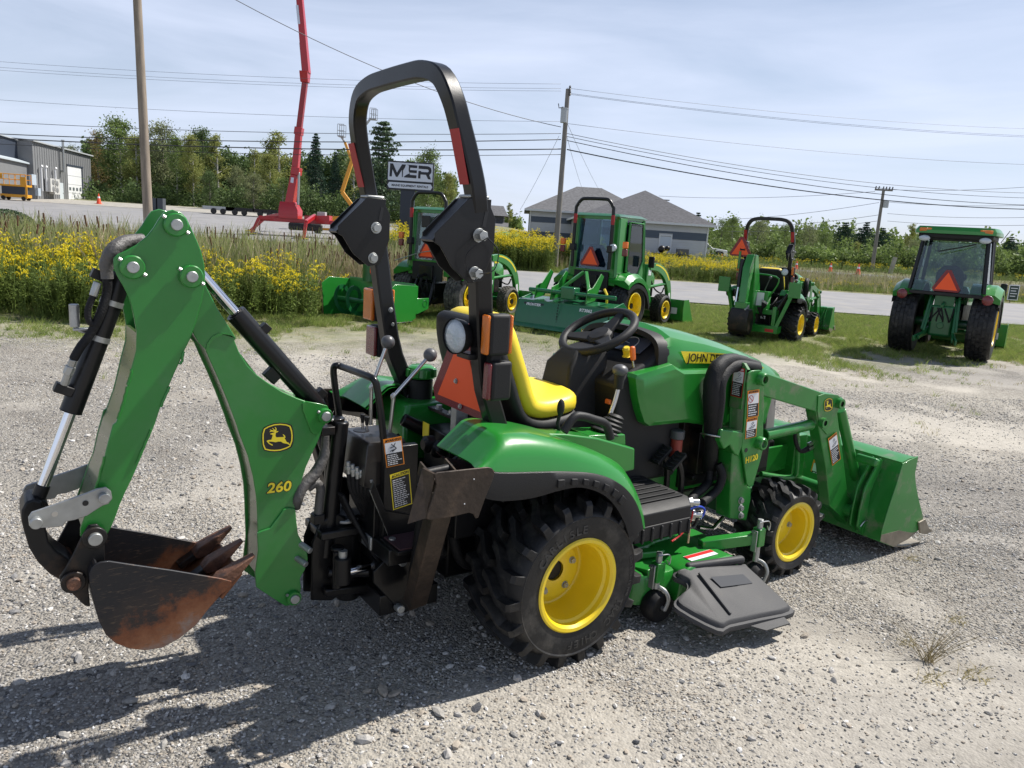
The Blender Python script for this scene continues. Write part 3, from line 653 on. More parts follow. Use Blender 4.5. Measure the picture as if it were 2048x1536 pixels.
# ---------------- roll bar
def rops():
    g = empty('roll_bar'); g.parent = H
    prof = [(-.026, -.034), (-.02, -.040), (.02, -.040), (.026, -.034), (.026, .034), (.02, .040), (-.02, .040), (-.026, .034)]
    prof = [(a, b) for a, b in prof]
    # hoop (upper)
    dx = -.30
    hoop = [(-.400, -.402, 1.62), (-.417, -.405, 1.694), (-.441, -.396, 1.785), (-.467, -.383, 1.875), (-.486, -.362, 1.955), (-.4975, -.305, 2.027), (-.500, -.21, 2.056), (-.500, -.10, 2.062)]
    hoop = hoop+[(a_, -b_, c_) for a_, b_, c_ in reversed(hoop)]
    build('hoop', MB().sweep(hoop, [(a*1.05, b*.72) for a, b in prof], up=(1, 0, 0), smoothn=4), BLACK, g, ang=25)
    for s in (-1, 1):
        post = [(-.175, s*.345, .60), (-.19, s*.345, .70), (-.205, s*.345, .80), (-.26, s*.352, .93), (-.32, s*.365, 1.10), (-.385, s*.395, 1.55)]
        build('post', MB().sweep(post, [(a*1.25, b*.72) for a, b in prof], up=(1, 0, 0), smoothn=3), BLACK, g, ang=25)
        # hinge cheeks
        for yy in (.345, .425):
            c = [(-.365, 1.635), (-.365, 1.66), (-.44, 1.66), (-.452, 1.655), (-.565, 1.545), (-.565, 1.515), (-.545, 1.505), (-.50, 1.44), (-.435, 1.392), (-.385, 1.40), (-.345, 1.50), (-.345, 1.60)]
            c = [(x, z) for x, z in c]
            y0 = s*yy
            pb = MB().prism(c, y0-.003, y0+.003); build('hinge_cheek', pb, BLACK, g, bevel=.0012)
        build('hinge_web', MB().beam((-.57, s*.385, 1.52), (-.44, s*.385, 1.655), .078, .008, up=(-.7, 0, .7)), BLACK, g)
        yo = -.428 if s < 0 else .342
        for (px_, pz_, rr) in ((-.405, 1.545, .017), (-.415, 1.425, .016)):
            bolt((px_, yo, pz_), (0, -1, 0), rr, .03 if s < 0 else .012, g, name='hinge_pin')
        build('slot', MB().box((-.385, yo-.0005, 1.60), (.013, .002, .055), (0, rad(10), 0)), INK, g)
        build('weld', MB().box((-.405, s*.385, 1.665), (.075, .072, .012)), ZINC, g, bevel=.005)
        # reflective tape on rear face
        build('red_tape', MB().box((-.4735, s*.396, 1.782), (.002, .054, .17), (0, rad(-16), 0)), DREDT, g)
        # lamps on outside
        for k, (z0, z1, m) in enumerate(((1.155, 1.295, AMBER), (1.0, 1.135, REDL))):
            yc = .475 if s > 0 else -.440
            xx = -.345+.11*(1.2-z0); hw_ = .048 if s > 0 else .021
            build('lamp_housing', MB().bb(xx-.02, xx+.062, yc-hw_, yc+hw_, z0, z1), PLASTIC, g, bevel=.012, seg=3)
            build('rear_lens', MB().bb(xx-.034, xx-.018, yc-hw_+.003, yc+hw_-.003, z0+.004, z1-.004), m, g, bevel=.006, seg=2)
            if k == 0: build('front_lens', MB().bb(xx+.060, xx+.073, yc-hw_+.003, yc+hw_-.003, z0+.004, z1-.004), AMBER, g, bevel=.006, seg=2)
        build('lamp_bracket', MB().bb(-.33, -.29, s*.395, s*.43, 1.00, 1.25), PLASTIC, g, bevel=.004)
        for zz in (1.215, 1.155): bolt((-.318+.0-(zz-1.15)*.15, -.385 if s < 0 else .345, zz), (0, -1, 0), .008, .008, g)
        build('foot_plate', MB().bb(-.26, -.14, s*.30, s*.315, .62, .86), BLACK, g, bevel=.004)
        bolt((-.19, (s*.375 if s < 0 else .33), .845), (0, -1, 0), .012, .022, g)
    # lanyard pins wire
    lp = MB().tube([(-.40, -.47, 1.54), (-.47, -.46, 1.48), (-.44, -.46, 1.40), (-.415, -.45, 1.425)], .0018, 6, smoothn=5).tube([(-.40, -.47, 1.54), (-.35, -.46, 1.50), (-.36, -.46, 1.44), (-.415, -.46, 1.425)], .0018, 6, smoothn=5)
    build('lanyard', lp, BLACK, g)
    # work lamp
    wl = P3('c', 1290, 500, -.31)
    lm = MB().lathe([(.001, .05), (.03, .05), (.055, .02), (.061, -.005), (.061, -.015)], (-.405, -.325, 1.205), (1, .15, 0), 32)
    build('work_lamp_housing', lm, PLASTIC, g, ang=50)
    build('work_lamp_lens', MB().lathe([(.001, -.022), (.035, -.019), (.057, -.010), (.058, -.004)], (-.405, -.325, 1.205), (1, .15, 0), 32), LAMP, g, ang=60)
    build('lamp_arm', MB().bb(-.39, -.34, -.38, -.30, 1.13, 1.15), BLACK, g, bevel=.003)
    # cross bar between the posts
    cb = MB().bb(-.225, -.185, -.34, .34, .822, .834)
    build('cross_bar', cb, BLACKM, g, bevel=.002)
    for yy in (-.12, .02, .12): bolt((-.205, yy, .834), (0, 0, 1), .013, .018, g)
    hk = P3('m', 380, 480, .0)
    build('hook', MB().tube([(-.21, .0, .82), (-.215, .0, .74), (-.225, -.005, .705), (-.25, -.0, .70), (-.265, 0, .73), (-.262, 0, .755)], .0055, 8, smoothn=4), ZINC, g)
DREDT = mat('red_tape', (.33, .012, .015), .5)
rops()
# dark hardware under the seat: hitch arms and cylinders
hw = MB()
hw.beam((-.16, -.22, .80), (-.46, -.20, .62), .02, .05); hw.beam((-.16, .22, .80), (-.46, .20, .62), .02, .05)
hw.cyl((-.36, .14, .80), (-.10, .05, .66), .026, n=16); hw.cyl((-.10, -.25, .70), (-.42, -.25, .66), .032, n=16); hw.ball((-.30, -.05, .72), .035); hw.bb(-.36, -.14, -.30, .30, .45, .62)
hw.cyl((-.38, -.12, .60), (-.18, -.12, .60), .045, n=18); hw.bb(-.28, -.12, -.1, .1, .62, .78)
build('lift_linkage', hw, BLACK, H, bevel=.005)
build('pto_cap', MB().lathe([(.001, -.012), (.02, -.012), (.028, -.004), (.034, .0), (.034, .03)], (-.34, -.02, .735), (1, 0, 0), 24), BLACKM, H)
build('caution_tab', MB().bb(-.3, -.298, .03, .08, .74, .80), LYEL, H)
# ---------------- hood, dash, steering
hood = empty('hood'); hood.parent = H
# cross rings along x : (x, half width at top, z top, half width at crease, z crease, z bottom)
HR = [(.695, .17, 1.168, .258, 1.12, 1.035), (.73, .175, 1.185, .262, 1.125, 1.028), (.80, .18, 1.175, .262, 1.105, 1.018), (.95, .18, 1.15, .262, 1.085, 1.008), (1.15, .175, 1.105, .258, 1.045, .985), (1.35, .165, 1.050, .245, .995, .955), (1.50, .145, 1.005, .220, .962, .93), (1.62, .10, .965, .175, .935, .915), (1.66, .06, .945, .12, .922, .905)]
rg = []
for x, hw_, zt, hc, zc, zb in HR:
    half = [(hc+.004, zb), (hc+.002, zb*.5+zc*.5), (hc-.006, zc), (hc*.62+hw_*.38, zc*.42+zt*.58), (hw_, zt-.004), (hw_*.8, zt+.006), (hw_*.4, zt+.014), (0, zt+.017)]
    rg.append([(x, -y, z) for y, z in half]+[(x, y, z) for y, z in reversed(half[:-1])])
build('upper_hood', MB().loft(rg, closed=False).loft([[(x-.0, y*.97, z-.012) for x, y, z in reversed(r)] for r in rg], closed=False).add(rg[0]+[(x, y*.97, z-.012) for x, y, z in rg[0]], [(i, i+1, 15+i+1, 15+i) for i in range(14)]), GREEN, hood, ang=28)
# side panels
sp = PL('f', -.275, [(885, 720), (900, 690), (1190, 600), (1265, 648), (1500, 645), (1700, 640), (1980, 690), (2040, 800), (1960, 1100), (1560, 1120), (1300, 1085), (1000, 1115), (960, 1085), (925, 980), (900, 860)])
for s in (-1, 1):
    b = MB(); n = len(sp)
    cx = sum(p[0] for p in sp)/n; cz = sum(p[1] for p in sp)/n
    o = [(x, s*.268, z) for x, z in sp]; m_ = [(x, s*.285, z) for x, z in [(cx+(x-cx)*.985, cz+(z-cz)*.97) for x, z in sp]]; i_ = [(cx+(x-cx)*.90, s*.297, cz+(z-cz)*.84) for x, z in sp]
    b.loft([[(x, s*.20, z) for x, z in sp], o, m_, i_], closed=True, caps=True)
    build('side_panel', b, GREEN, hood, ang=24, fixn=True)
build('grille', MB().loft([[(1.50, y, z) for y, z in ((-.22, .60), (.22, .60), (.21, .93), (-.21, .93))], [(1.64, y, z) for y, z in ((-.17, .58), (.17, .58), (.15, .92), (-.15, .92))], [(1.68, y, z) for y, z in ((-.12, .60), (.12, .60), (.10, .90), (-.10, .90))]]), PLASTG, hood, bevel=.008)
gr = MB()
for k in range(12): gr.bb(1.685, 1.69, -.12, .12, .61+.024*k, .616+.024*k)
build('grille_bar', gr, PLASTIC, hood)
# yellow name stripe on both sides
st = PL('f', -.262, [(1270, 500), (1440, 505), (1640, 520), (1800, 560), (1920, 600), (1975, 645), (1900, 640), (1700, 615), (1500, 600), (1310, 598)])
def on_hood(x, z): return -.2625-.000*z
for s in (-1, 1):
    b = MB()
    rr_ = []
    for x, z in st: rr_.append((x, z))
    bk = [( x, s*(.2665-.022*max(0, (x-1.1)/.4)), z) for x, z in rr_]
    g_ = MB().add(bk, [tuple(range(len(bk)))])
    g2 = MB().add([(x*1.0, y*1.004, z) for x, y, z in bk], [tuple(range(len(bk)))])
    build('name_stripe', g2, LYEL, hood, fixn=True)
tx = P3('f', 1500, 560, -.2685); t1 = P3('f', 1335, 560, -.2685); t2 = P3('f', 1700, 575, -.2685)
xd = Vector(t2)-Vector(t1)
text('name_lettering', 'JOHN DEERE', .052, INK, hood, frame((t1[0], -.2700, t1[2]+.002), (1, 0.02, xd.z/xd.x*.9), (0, 0, 1)), align='LEFT', off=.0004, sx=.98)
# dash / cowl
ds = MB()
cw = PL('f', -.25, [(640, 1000), (700, 1130), (960, 1130), (900, 860), (885, 700), (1170, 590), (1120, 370), (1050, 400), (850, 640), (760, 660)])
ds.prism([(.50, .52), (.84, .52), (.84, 1.08), (.745, 1.135), (.70, 1.125), (.605, 1.062), (.50, 1.02), (.43, .97), (.44, .74)], -.245, .245)
build('dash_cowl', ds, PLASTIC, H, bevel=.018, seg=3)
col_ = MB().loft([[(x, y, z) for x, y in ((.27, -.11), (.27, .11), (.50, .12), (.50, -.12))] for z in (.56, .80)]+[[(x, y, z) for (x, y), z in zip(((.30, -.085), (.30, .085), (.50, .10), (.50, -.10)), (1.02, 1.02, 1.06, 1.06))], [(x, y, z) for (x, y), z in zip(((.36, -.06), (.36, .06), (.50, .08), (.50, -.08)), (1.085, 1.085, 1.11, 1.11))]])
build('steering_column', col_, PLASTIC, H, bevel=.014, seg=3)
arch = [(.675, -.247, 1.00), (.675, -.247, 1.09), (.680, -.225, 1.135), (.685, -.165, 1.160), (.69, -.06, 1.172)]; arch += [(a_, -b_, c_) for a_, b_, c_ in reversed(arch)]
build('dash_bezel', MB().sweep(arch, [(-.035, -.012), (.035, -.012), (.035, .012), (-.035, .012)], up=(1, 0, 0), smoothn=3), PLASTIC, H)
for s in (-1, 1): build('bezel_cheek', MB().prism([(.62, 1.0), (.74, 1.0), (.74, 1.14), (.70, 1.135)], s*.175, s*.245), PLASTIC, H, bevel=.008)
gp = MB().poly3([(.618, -.165, 1.078), (.618, .14, 1.078), (.702, .14, 1.134), (.702, -.165, 1.134)], (-.55, 0, .83), .004)
gpo = build('gauge_panel', gp, SCREEN, H, fixn=True)
# gauge arc marks
ga = MB(); gc = Vector((.655, -.06, 1.1105)); gxu = Vector((.0, -1, 0)); gyu = Vector((.83, 0, .555))
ga.tube([gc+(gxu*math.cos(a)+gyu*math.sin(a))*.045 for a in [rad(-20+220*i/18) for i in range(19)]], .0016, 6)
ga.tube([gc, gc+(gxu*-.7+gyu*.1)*.045], .0014, 6)
build('gauge_dial', ga, WHITE, gpo)
# controls right of the column
build('yellow_knob', MB().lathe([(.001, .03), (.014, .03), (.019, .02), (.015, .008), (.015, -.01), (.02, -.012)], P3('f', 833, 520, -.16), (-.3, -.1, 1), 20), SEATY, H)
kn = P3('f', 888, 520, -.22)
build('throttle_lever', MB().tube([(kn[0]+.02, -.22, kn[2]-.11), (kn[0]+.012, -.22, kn[2]-.07), (kn[0], -.22, kn[2]-.03)], .005, 8), STEEL, H)
LORGP = mat('orange_plastic', (.75, .16, .03), .45)
build('throttle_knob', MB().box((kn[0]-.004, -.22, kn[2]), (.022, .020, .062), (0, rad(-12), 0)), LORGP, H, bevel=.007, seg=3)
ok = P3('f', 745, 918, -.20)
build('range_lever', MB().box((ok[0]-.01, -.20, ok[2]), (.085, .03, .022), (0, rad(8), 0)).box((ok[0]+.05, -.17, ok[2]), (.05, .02, .018)), LORGP, H, bevel=.005)
# loader joystick
j0 = P3('f', 690, 1060, -.32); j1 = P3('f', 770, 790, -.32); j2 = P3('f', 775, 670, -.32)
js = empty('loader_joystick'); js.parent = H
build('lever_rod', MB().tube([(j0[0]+.01, -.33, j0[2]-.06), j0, (j0[0]*.4+j1[0]*.6, -.32, j0[2]*.45+j1[2]*.55), j1], .0085, 10, smoothn=4), STEEL, js)
build('lever_grip', MB().cyl((j1[0]-.003, -.32, j1[2]-.01), (j2[0], -.32, j2[2]+.01), .019, .022, 20), PLASTIC, js, bevel=.004)
build('lever_knob', MB().ball((j2[0]+.002, -.32, j2[2]+.006), .029, 20, 12, (1.12, 1.12, .85)), PLASTG, js, ang=80)
# steering wheel
sw = empty('steering_wheel', P3('f', 600, 340, 0), 0); sw.parent = H
nrm = Vector((-.50, 0, .866))
R_ = .166; u1 = Vector((0, 1, 0)); u2 = nrm.cross(u1)
rimp = [(u1*math.cos(a)+u2*math.sin(a))*R_ for a in [2*math.pi*i/48 for i in range(48)]]
build('wheel_rim', MB().tube(rimp, .0190, 12, closed=True), PLASTIC, sw, ang=80)
sk = MB()
for a in (rad(-90), rad(28), rad(152)):
    d = u1*math.cos(a)+u2*math.sin(a)
    sk.beam(d*.01-nrm*.028, d*(R_-.004), .085, .02, up=nrm, w2=.04, h2=.018)
build('wheel_spoke', sk, PLASTIC, sw, bevel=.006)
build('wheel_hub', MB().lathe([(.001, .0), (.045, -.004), (.058, -.018), (.060, -.04), (.04, -.09)], (0, 0, 0), nrm, 28), PLASTIC, sw)
# ---------------- hydraulic hose bundle over the right mast
hb = [P3('f', u, v, yy) for u, v, yy in ((1900, 620, -.30), (1800, 590, -.31), (1700, 572, -.32), (1610, 600, -.34), (1545, 700, -.35), (1530, 850, -.355), (1535, 1000, -.35), (1540, 1110, -.345), (1535, 1200, -.34), (1520, 1330, -.32), (1510, 1480, -.28))]
build('hose_bundle', MB().tube(hb, [.024, .027, .030, .032, .036, .039, .041, .041, .041, .036, .033, .032], 14, smoothn=5), HOSE, H, ang=80)
hb2 = [P3('f', u, v, yy) for u, v, yy in ((1900, 640, -.33), (1760, 620, -.34), (1660, 650, -.35), (1600, 760, -.37), (1590, 900, -.375), (1575, 1020, -.37), (1560, 1120, -.36))]
build('hose_bundle', MB().tube(hb2, .028, 12, smoothn=5), HOSE, H, ang=80)
cr_ = P3('f', 1532, 1190, -.345)
build('hose_ring', MB().lathe([(.050+.004*math.cos(a), .004*math.sin(a)) for a in [2*math.pi*i/8 for i in range(9)]], cr_, (.2, .1, 1), 28), STEEL, H)
hz = [P3('n', u, v, yy) for u, v, yy in ((960, 480, -.34), (1010, 620, -.36), (960, 780, -.36), (860, 880, -.36), (760, 960, -.40))]
build('hydraulic_hose', MB().tube(hz, .020, 12, smoothn=5), HOSE, H, ang=80)
hz = [P3('n', u, v, yy) for u, v, yy in ((860, 560, -.30), (840, 700, -.31), (760, 790, -.33), (680, 850, -.35), (620, 930, -.40))]
build('hydraulic_hose', MB().tube(hz, .020, 12, smoothn=5), HOSE, H, ang=80)
for u, v in ((610, 950), (640, 1100)):
    a = P3('n', u-30, v, -.40); b = P3('n', u+110, v, -.42)
    build('hydraulic_coupler', MB().cyl(a, b, .016, n=14).cyl(a, (Vector(a)*.6+Vector(b)*.4), .024, n=6), STEEL, H, bevel=.002)
for (pts, m, r) in ((((600, 1040), (700, 1000), (780, 1020), (790, 1080), (740, 1150)), LBLU, .005) if False else (((600, 1040), (700, 1000), (780, 1020), (790, 1080), (740, 1150)), mat('blue_cable', (.02, .06, .45), .4), .005),
                    (((650, 1060), (620, 1180), (520, 1330), (390, 1430)), LRED, .004), (((740, 1060), (700, 1160), (660, 1250), (600, 1260)), BLACK, .007),
                    (((595, 1150), (612, 1220), (605, 1320), (588, 1450)), mat('tan_cord', (.5, .38, .22), .7), .0045), (((440, 1180), (430, 1260), (415, 1340)), BLACK, .006)):
    build('wire', MB().tube([P3('n', u, v, -.42) for u, v in pts], r, 8, smoothn=4), m, H)
ft = [P3('n', u, v, -.30) for u, v in ((720, 1260), (880, 1280), (940, 1230), (1030, 1130))]
build('chrome_step_rod', MB().tube(ft, .011, 10, smoothn=2), CHROME, H)
of = P3('f', 1240, 1270, -.26)
build('oil_filter', MB().cyl((of[0], -.26, of[2]-.06), (of[0], -.26, of[2]+.03), .026, n=20), mat('dull_red_paint', (.28, .04, .025), .45), H, bevel=.004)
build('filter_head', MB().cyl((of[0], -.26, of[2]+.03), (of[0], -.26, of[2]+.07), .032, n=20), PLASTG, H, bevel=.004)
# ---------------- loader
MY = -.40
for s in (-1, 1):
    Y0 = s*.335; Y1 = s*.415
    # mast: wide side plate with narrow front web
    mast = PL('k', MY, [(395, 190), (440, 150), (560, 140), (592, 165), (605, 330), (612, 620), (600, 900), (598, 1230), (560, 1400), (520, 1536), (300+45, 1500), (320, 1330), (300, 1240), (330, 960), (350, 660), (370, 440), (375, 300)])
    mast = mast[:-7]+[P2('h', 545, 1010, MY), P2('h', 515, 1025, MY), P2('h', 500, 1000, MY)]+mast[-6:]
    lm = empty('loader_mast'); lm.parent = H
    build('mast_plate', MB().prism(mast, s*.392, s*.402), GREENW, lm, bevel=.002)
    build('mast_plate', MB().prism(mast, s*.312, s*.322), GREENW, lm, bevel=.002)
    # rear facing cover between the plates (carries the danger label)
    bk = PL('k', MY, [(110, 150), (380, 200), (350, 660), (100, 560)])
    x0 = mast[0][0]; 
    build('mast_cover', MB().bb(x0-.008, x0, s*.322, s*.392, .845, 1.04), GREENW, lm, bevel=.002)
    # top horn
    build('mast_horn', MB().loft([[(x0-.006, s*yy, zz) for yy, zz in ((.315, 1.03), (.40, 1.03), (.375, 1.055), (.34, 1.055))], [(x0+.01, s*yy, zz) for yy, zz in ((.315, 1.03), (.40, 1.03), (.375, 1.055), (.34, 1.055))]]), GREENW, lm)
    # lower upright (on tractor frame)
    up = PL('h', -.36, [(385, 640), (470, 640), (478, 810), (480, 1010), (500, 1020), (500, 1100), (470, 1250), (350, 1235), (360, 1000), (370, 800)])
    build('upright', MB().prism(up, s*.30, s*.385), GREENW, lm, bevel=.006)
    rb = MB(); 
    rp = PL('h', -.388, [(395, 1010), (470, 1010), (445, 1060), (400, 1030)])
    pk = PL('h', -.388, [(310, 620), (480, 640), (470, 700), (430, 810), (400, 790), (370, 730), (330, 760), (300, 700)])
    build('receiver', MB().prism(pk, s*.29, s*.40), GREENW, lm, bevel=.006)
    for v in (1120, 1172, 1225):
        q = P3('h', 458, v, -.386); bolt((q[0], s*.386, q[2]), (0, s, 0), .013, .012, lm)
    for q_ in ((597, 270), (588, 718)):
        q = P2('h', *q_, -.405)
        build('pivot_boss', MB().lathe([(.018, .012), (.018, .034), (.026, .034), (.031, .026), (.031, 0)], (q[0], s*.400, q[1]), (0, s, 0), 32), GREENW, lm)
        build('pivot_pin', MB().lathe([(.001, .022), (.010, .022), (.018, .018)], (q[0], s*.400, q[1]), (0, s, 0), 24), STEEL if q_[1] > 500 else BLACKM, lm)
    q = P2('h', 497, 770, -.403); build('hole', MB().cyl((q[0], s*.4025, q[1]), (q[0], s*.4035, q[1]), .011, n=20), INK, lm)
    hb_ = PL('h', -.40, [(610, 800), (660, 790), (665, 850), (640, 900), (615, 905)])
    build('bracket', MB().prism(hb_, s*.30, s*.31), GREENW, lm, bevel=.003)
    # ---- lift arm (box section, bent)
    AY0, AY1 = s*.326, s*.388
    A = PL('h', -.388, [(585, 215), (620, 225), (1040, 372), (1060, 385), (1095, 375), (1140, 390), (1175, 405), (1180, 450), (1165, 480), (1130, 485), (1145, 600), (1180, 860), (1205, 1075), (1240, 1120), (1258, 1180), (1250, 1230), (1235, 1300), (1225, 1320), (1150, 1225), (1080, 1160), (1055, 900), (1005, 620), (985, 500), (615, 388), (590, 380)])
    arm = empty('lift_arm'); arm.parent = H
    build('arm_box', MB().prism(A, AY0, AY1), GREENW, arm, bevel=.004)
    kp = PL('h', -.392, [(1000, 390), (1045, 375), (1140, 385), (1165, 420), (1130, 520), (1105, 640), (1060, 660), (1010, 600), (995, 500)])
    build('knee_plate', MB().prism(kp, s*.3885, s*.393), GREENW, arm, bevel=.0015)
    for q_, r in (((1150, 443), .026), ((1032, 577), .026)):
        q = P2('h', *q_, -.40); build('pin_tube', MB().lathe([(.014, .024), (.026, .024), (.026, .0)], (q[0], s*.392, q[1]), (0, s, 0), 28), GREENW, arm); build('pin_end', MB().cyl((q[0], s*.395, q[1]), (q[0], s*.409, q[1]), .0145, n=18), BLACKM, arm)
    q = P2('h', 1215, 1190, -.40); build('pin_tube', MB().lathe([(.026, .034), (.036, .034), (.036, -.08), (.026, -.08)], (q[0], s*.392, q[1]), (0, s, 0), 32), GREENW, arm)
    # cylinders
    c1 = Vector(P3('h', 620, 665, -.357)); c2 = Vector(P3('h', 970, 585, -.357)); c0 = Vector(P3('h', 590, 720, -.40)); c0.y = s*.36
    lc = empty('lift_cylinder'); lc.parent = H
    c1.y = s*.357; c2.y = s*.357
    build('barrel', MB().cyl(c1, c1.lerp(c2, .93), .028, n=24).cyl(c1.lerp(c2, .0), c1.lerp(c2, .02), .031, n=24), GREENW, lc, bevel=.003)
    build('rod_end', MB().cyl(c1.lerp(c2, .9), c2+(c2-c1)*.12, .016, n=16), CHROME, lc)
    # bucket cylinder in front of the arm
    d1 = Vector(P3('h', 1130, 490, -.36)); d2 = Vector(P3('h', 1262, 960, -.36)); d1.y = d2.y = s*.36
    d1 += Vector((.03, 0, 0)); d2 += Vector((.0, 0, 0))
    bc = empty('tilt_cylinder'); bc.parent = H
    build('barrel', MB().cyl(d1, d2, .027, n=24), GREENW, bc, bevel=.003)
    build('rod', MB().cyl(d2, d2+(d2-d1)*.12, .014, n=16), CHROME, bc)
    e = d2+(d2-d1)*.13
    build('clevis', MB().box(tuple(e), (.07, .06, .05), (0, rad(20), 0)).cyl((e.x, e.y-s*.05, e.z), (e.x, e.y+s*.05, e.z), .018, n=16), BLACKM, bc, bevel=.006)
    if s < 0:
        build('arm_guard', MB().tube([P3('h', 790, 630, -.30), P3('h', 850, 650, -.30), P3('h', 850, 900, -.30), P3('h', 800, 960, -.28), P3('h', 600, 935, -.25)], .013, 10, smoothn=4), GREENW, H)
        for off in (0, 30):
            build('hydraulic_hose', MB().tube([P3('h', 835, 590+off*.3, -.33), P3('h', 840, 680+off, -.32), P3('h', 880, 780-off*.2, -.32), P3('h', 975, 745-off, -.33)], .0085, 8, smoothn=4), HOSE, H)
            a = P3('h', 930, 762-off, -.325); b = P3('h', 985, 735-off, -.33); build('hose_fitting', MB().cyl(a, b, .011, n=8), STEEL, H)
        for k in range(3):
            build('steel_line', MB().tube([P3('h', 985+5*k, 560, -.32), P3('h', 1000+6*k, 700, -.32), P3('h', 1025+5*k, 900, -.32), P3('h', 1060+5*k, 1030, -.32)], .0038, 6, smoothn=3), BLACK if k != 1 else STEEL, H)
build('torque_tube', MB().cyl((1.93, -.33, .32), (1.93, .33, .32), .035, n=20), GREENW, H)
build('torque_bar', MB().cyl((1.95, -.33, .17), (1.95, .33, .17), .012, n=12), STEEL, H)
mn = P2('h', 1180, 700, -.42)
build('manual_tube', MB().cyl((1.66, -.05, .30), (1.66, -.33, .30), .03, n=16), PLASTG, H)
# far hood guard tube / head light frame
hgp = [(1.10, .33, 1.10), (1.40, .36, 1.02), (1.62, .40, 1.0), (1.66, .40, .96), (1.66, .40, .82)]
build('guard_tube', MB().tube(hgp, .018, 10, smoothn=4), GREENW, H)
# ---- bucket
BY = .585
bk = empty('loader_bucket'); bk.parent = H
S = PL('h', -BY, [(1590, 865), (1640, 838), (1700, 812), (1690, 870), (1678, 930), (1682, 1000), (1700, 1100), (1735, 1240), (1710, 1320), (1620, 1395), (1525, 1445), (1430, 1410), (1445, 1330), (1490, 1180), (1550, 1000)])
for s in (-1, 1): build('bucket_side', MB().prism(S, s*BY, s*(BY-.008)), GREENB if False else GREENW, bk, bevel=.002)
wearm = mat('scraped_bucket_edge', (.25, .22, .17), .45, metal=.5, var=.3, vscale=12, bump=.1, bscale=50)
backp = [S[0], S[14], S[13], S[12], S[11]]
def strip(pts, th, y0, y1, name, m, parent):
    b = MB(); n = len(pts); o = []
    for i, p in enumerate(pts):
        a = Vector((*pts[max(i-1, 0)], 0)); c = Vector((*pts[min(i+1, n-1)], 0)); t = (c-a).normalized(); o.append((p[0]-t.y*th, p[1]+t.x*th))
    b.loft([[(pts[i][0], y0, pts[i][1]), (pts[i][0], y1, pts[i][1]), (o[i][0], y1, o[i][1]), (o[i][0], y0, o[i][1])] for i in range(n)])
    return build(name, b, m, parent, fixn=True)
floor_ = [S[11], S[10], (S[8][0]+.02, .012), (S[8][0]+.10, .004)]
strip(backp, .006, -BY+.004, BY-.004, 'bucket_back', GREENW, bk)
strip([S[0], S[1], (S[1][0]+.06, S[1][1]+.0)], .008, -BY+.004, BY-.004, 'bucket_top_lip', GREENW, bk)
strip([S[11], S[10], (S[9][0], .010), (S[9][0]+.16, .004)], .008, -BY+.004, BY-.004, 'bucket_floor', wearm, bk)
sk_ = [P2('h', u, v, -BY) for u, v in ((1690, 1270), (1735, 1245), (1760, 1310), (1790, 1328), (1740, 1352), (1700, 1345))]
build('side_cutter', MB().prism(sk_, -BY-.012, -BY-.001), wearm, bk, bevel=.002)
build('side_cutter', MB().prism(sk_, BY+.001, BY+.012), wearm, bk, bevel=.002)
wr_ = [P2('h', u, v, -BY) for u, v in ((1432, 1405), (1440, 1360), (1560, 1330), (1650, 1345), (1690, 1340), (1620, 1393), (1525, 1443))]
build('scuffed_patch', MB().prism(wr_, -BY-.0015, -BY-.0005), wearm, bk)
# bucket rear brackets
for s in (-1, 1):
    hk_ = PL('h', -.47, [(1255, 1300), (1270, 1200), (1310, 1030), (1350, 950), (1400, 860), (1420, 820), (1440, 850), (1420, 900), (1380, 980), (1345, 1060), (1330, 1180), (1380, 1290), (1360, 1355), (1290, 1350)])
    build('quick_hitch_plate', MB().prism(hk_, s*.435, s*.445), GREENW, bk, bevel=.003)
    build('quick_hitch_plate', MB().prism(hk_, s*.475, s*.486), GREENW, bk, bevel=.003)
    tp = P3('h', 1350, 838, -.46); build('hook_top', MB().box((tp[0]-.01, s*.46, tp[2]), (.04, .12, .045), (0, rad(15), 0)), GREENW, bk, bevel=.012, seg=3)
    q = P2('h', 1328, 1312, -.488); build('latch_ring', MB().lathe([(.020, .004), (.034, .004), (.034, 0), (.020, 0)], (q[0], s*.487, q[1]), (0, s, 0), 24), GREENW, bk)
    build('latch_pin', MB().tube([(q[0]-.06, s*.492, q[1]+.02), (q[0]-.03, s*.495, q[1]+.045), (q[0], s*.495, q[1]+.04), (q[0]+.01, s*.492, q[1])], .0035, 6, smoothn=3), STEEL, bk)
hp = [P3('h', u, v, -.27) for u, v in ((1215, 730), (1590, 858))]
# ---------------- mower deck
dk = empty('mower_deck'); dk.parent = H
out = [(.40, -.34), (.44, -.46), (.60, -.49), (.72, -.46), (.92, -.44), (1.05, -.36), (1.08, -.15), (1.06, .30), (.95, .46), (.70, .50), (.45, .44), (.38, .2), (.37, -.2)]
ol = spl2(out, 4, True)
DX = .72
dm = MB(); dm.loft([[(x, y, z) for x, y in ol] for z in (.075, .185)]+[[(DX+(x-DX)*k, y*k, z) for x, y in ol] for k, z in ((.985, .2), (.95, .205))])
build('deck_shell', dm, GREEN, dk, ang=40)
dh = MB(); oh = [(DX+(x-DX)*.72, y*.72+.04) for x, y in ol]
dh.loft([[(x, y, .20) for x, y in oh], [(DX+(x-DX)*.94, y*.94, .235) for x, y in oh], [(DX+(x-DX)*.88, y*.88, .242) for x, y in oh]])
build('deck_dome', dh, GREEN, dk, ang=40)
build('deck_rib', MB().beam((.44, -.30, .225), (.68, -.36, .228), .05, .03), GREEN, dk, bevel=.006)
build('deck_rib', MB().beam((.62, -.12, .25), (.98, -.22, .25), .05, .02), GREEN, dk, bevel=.006)
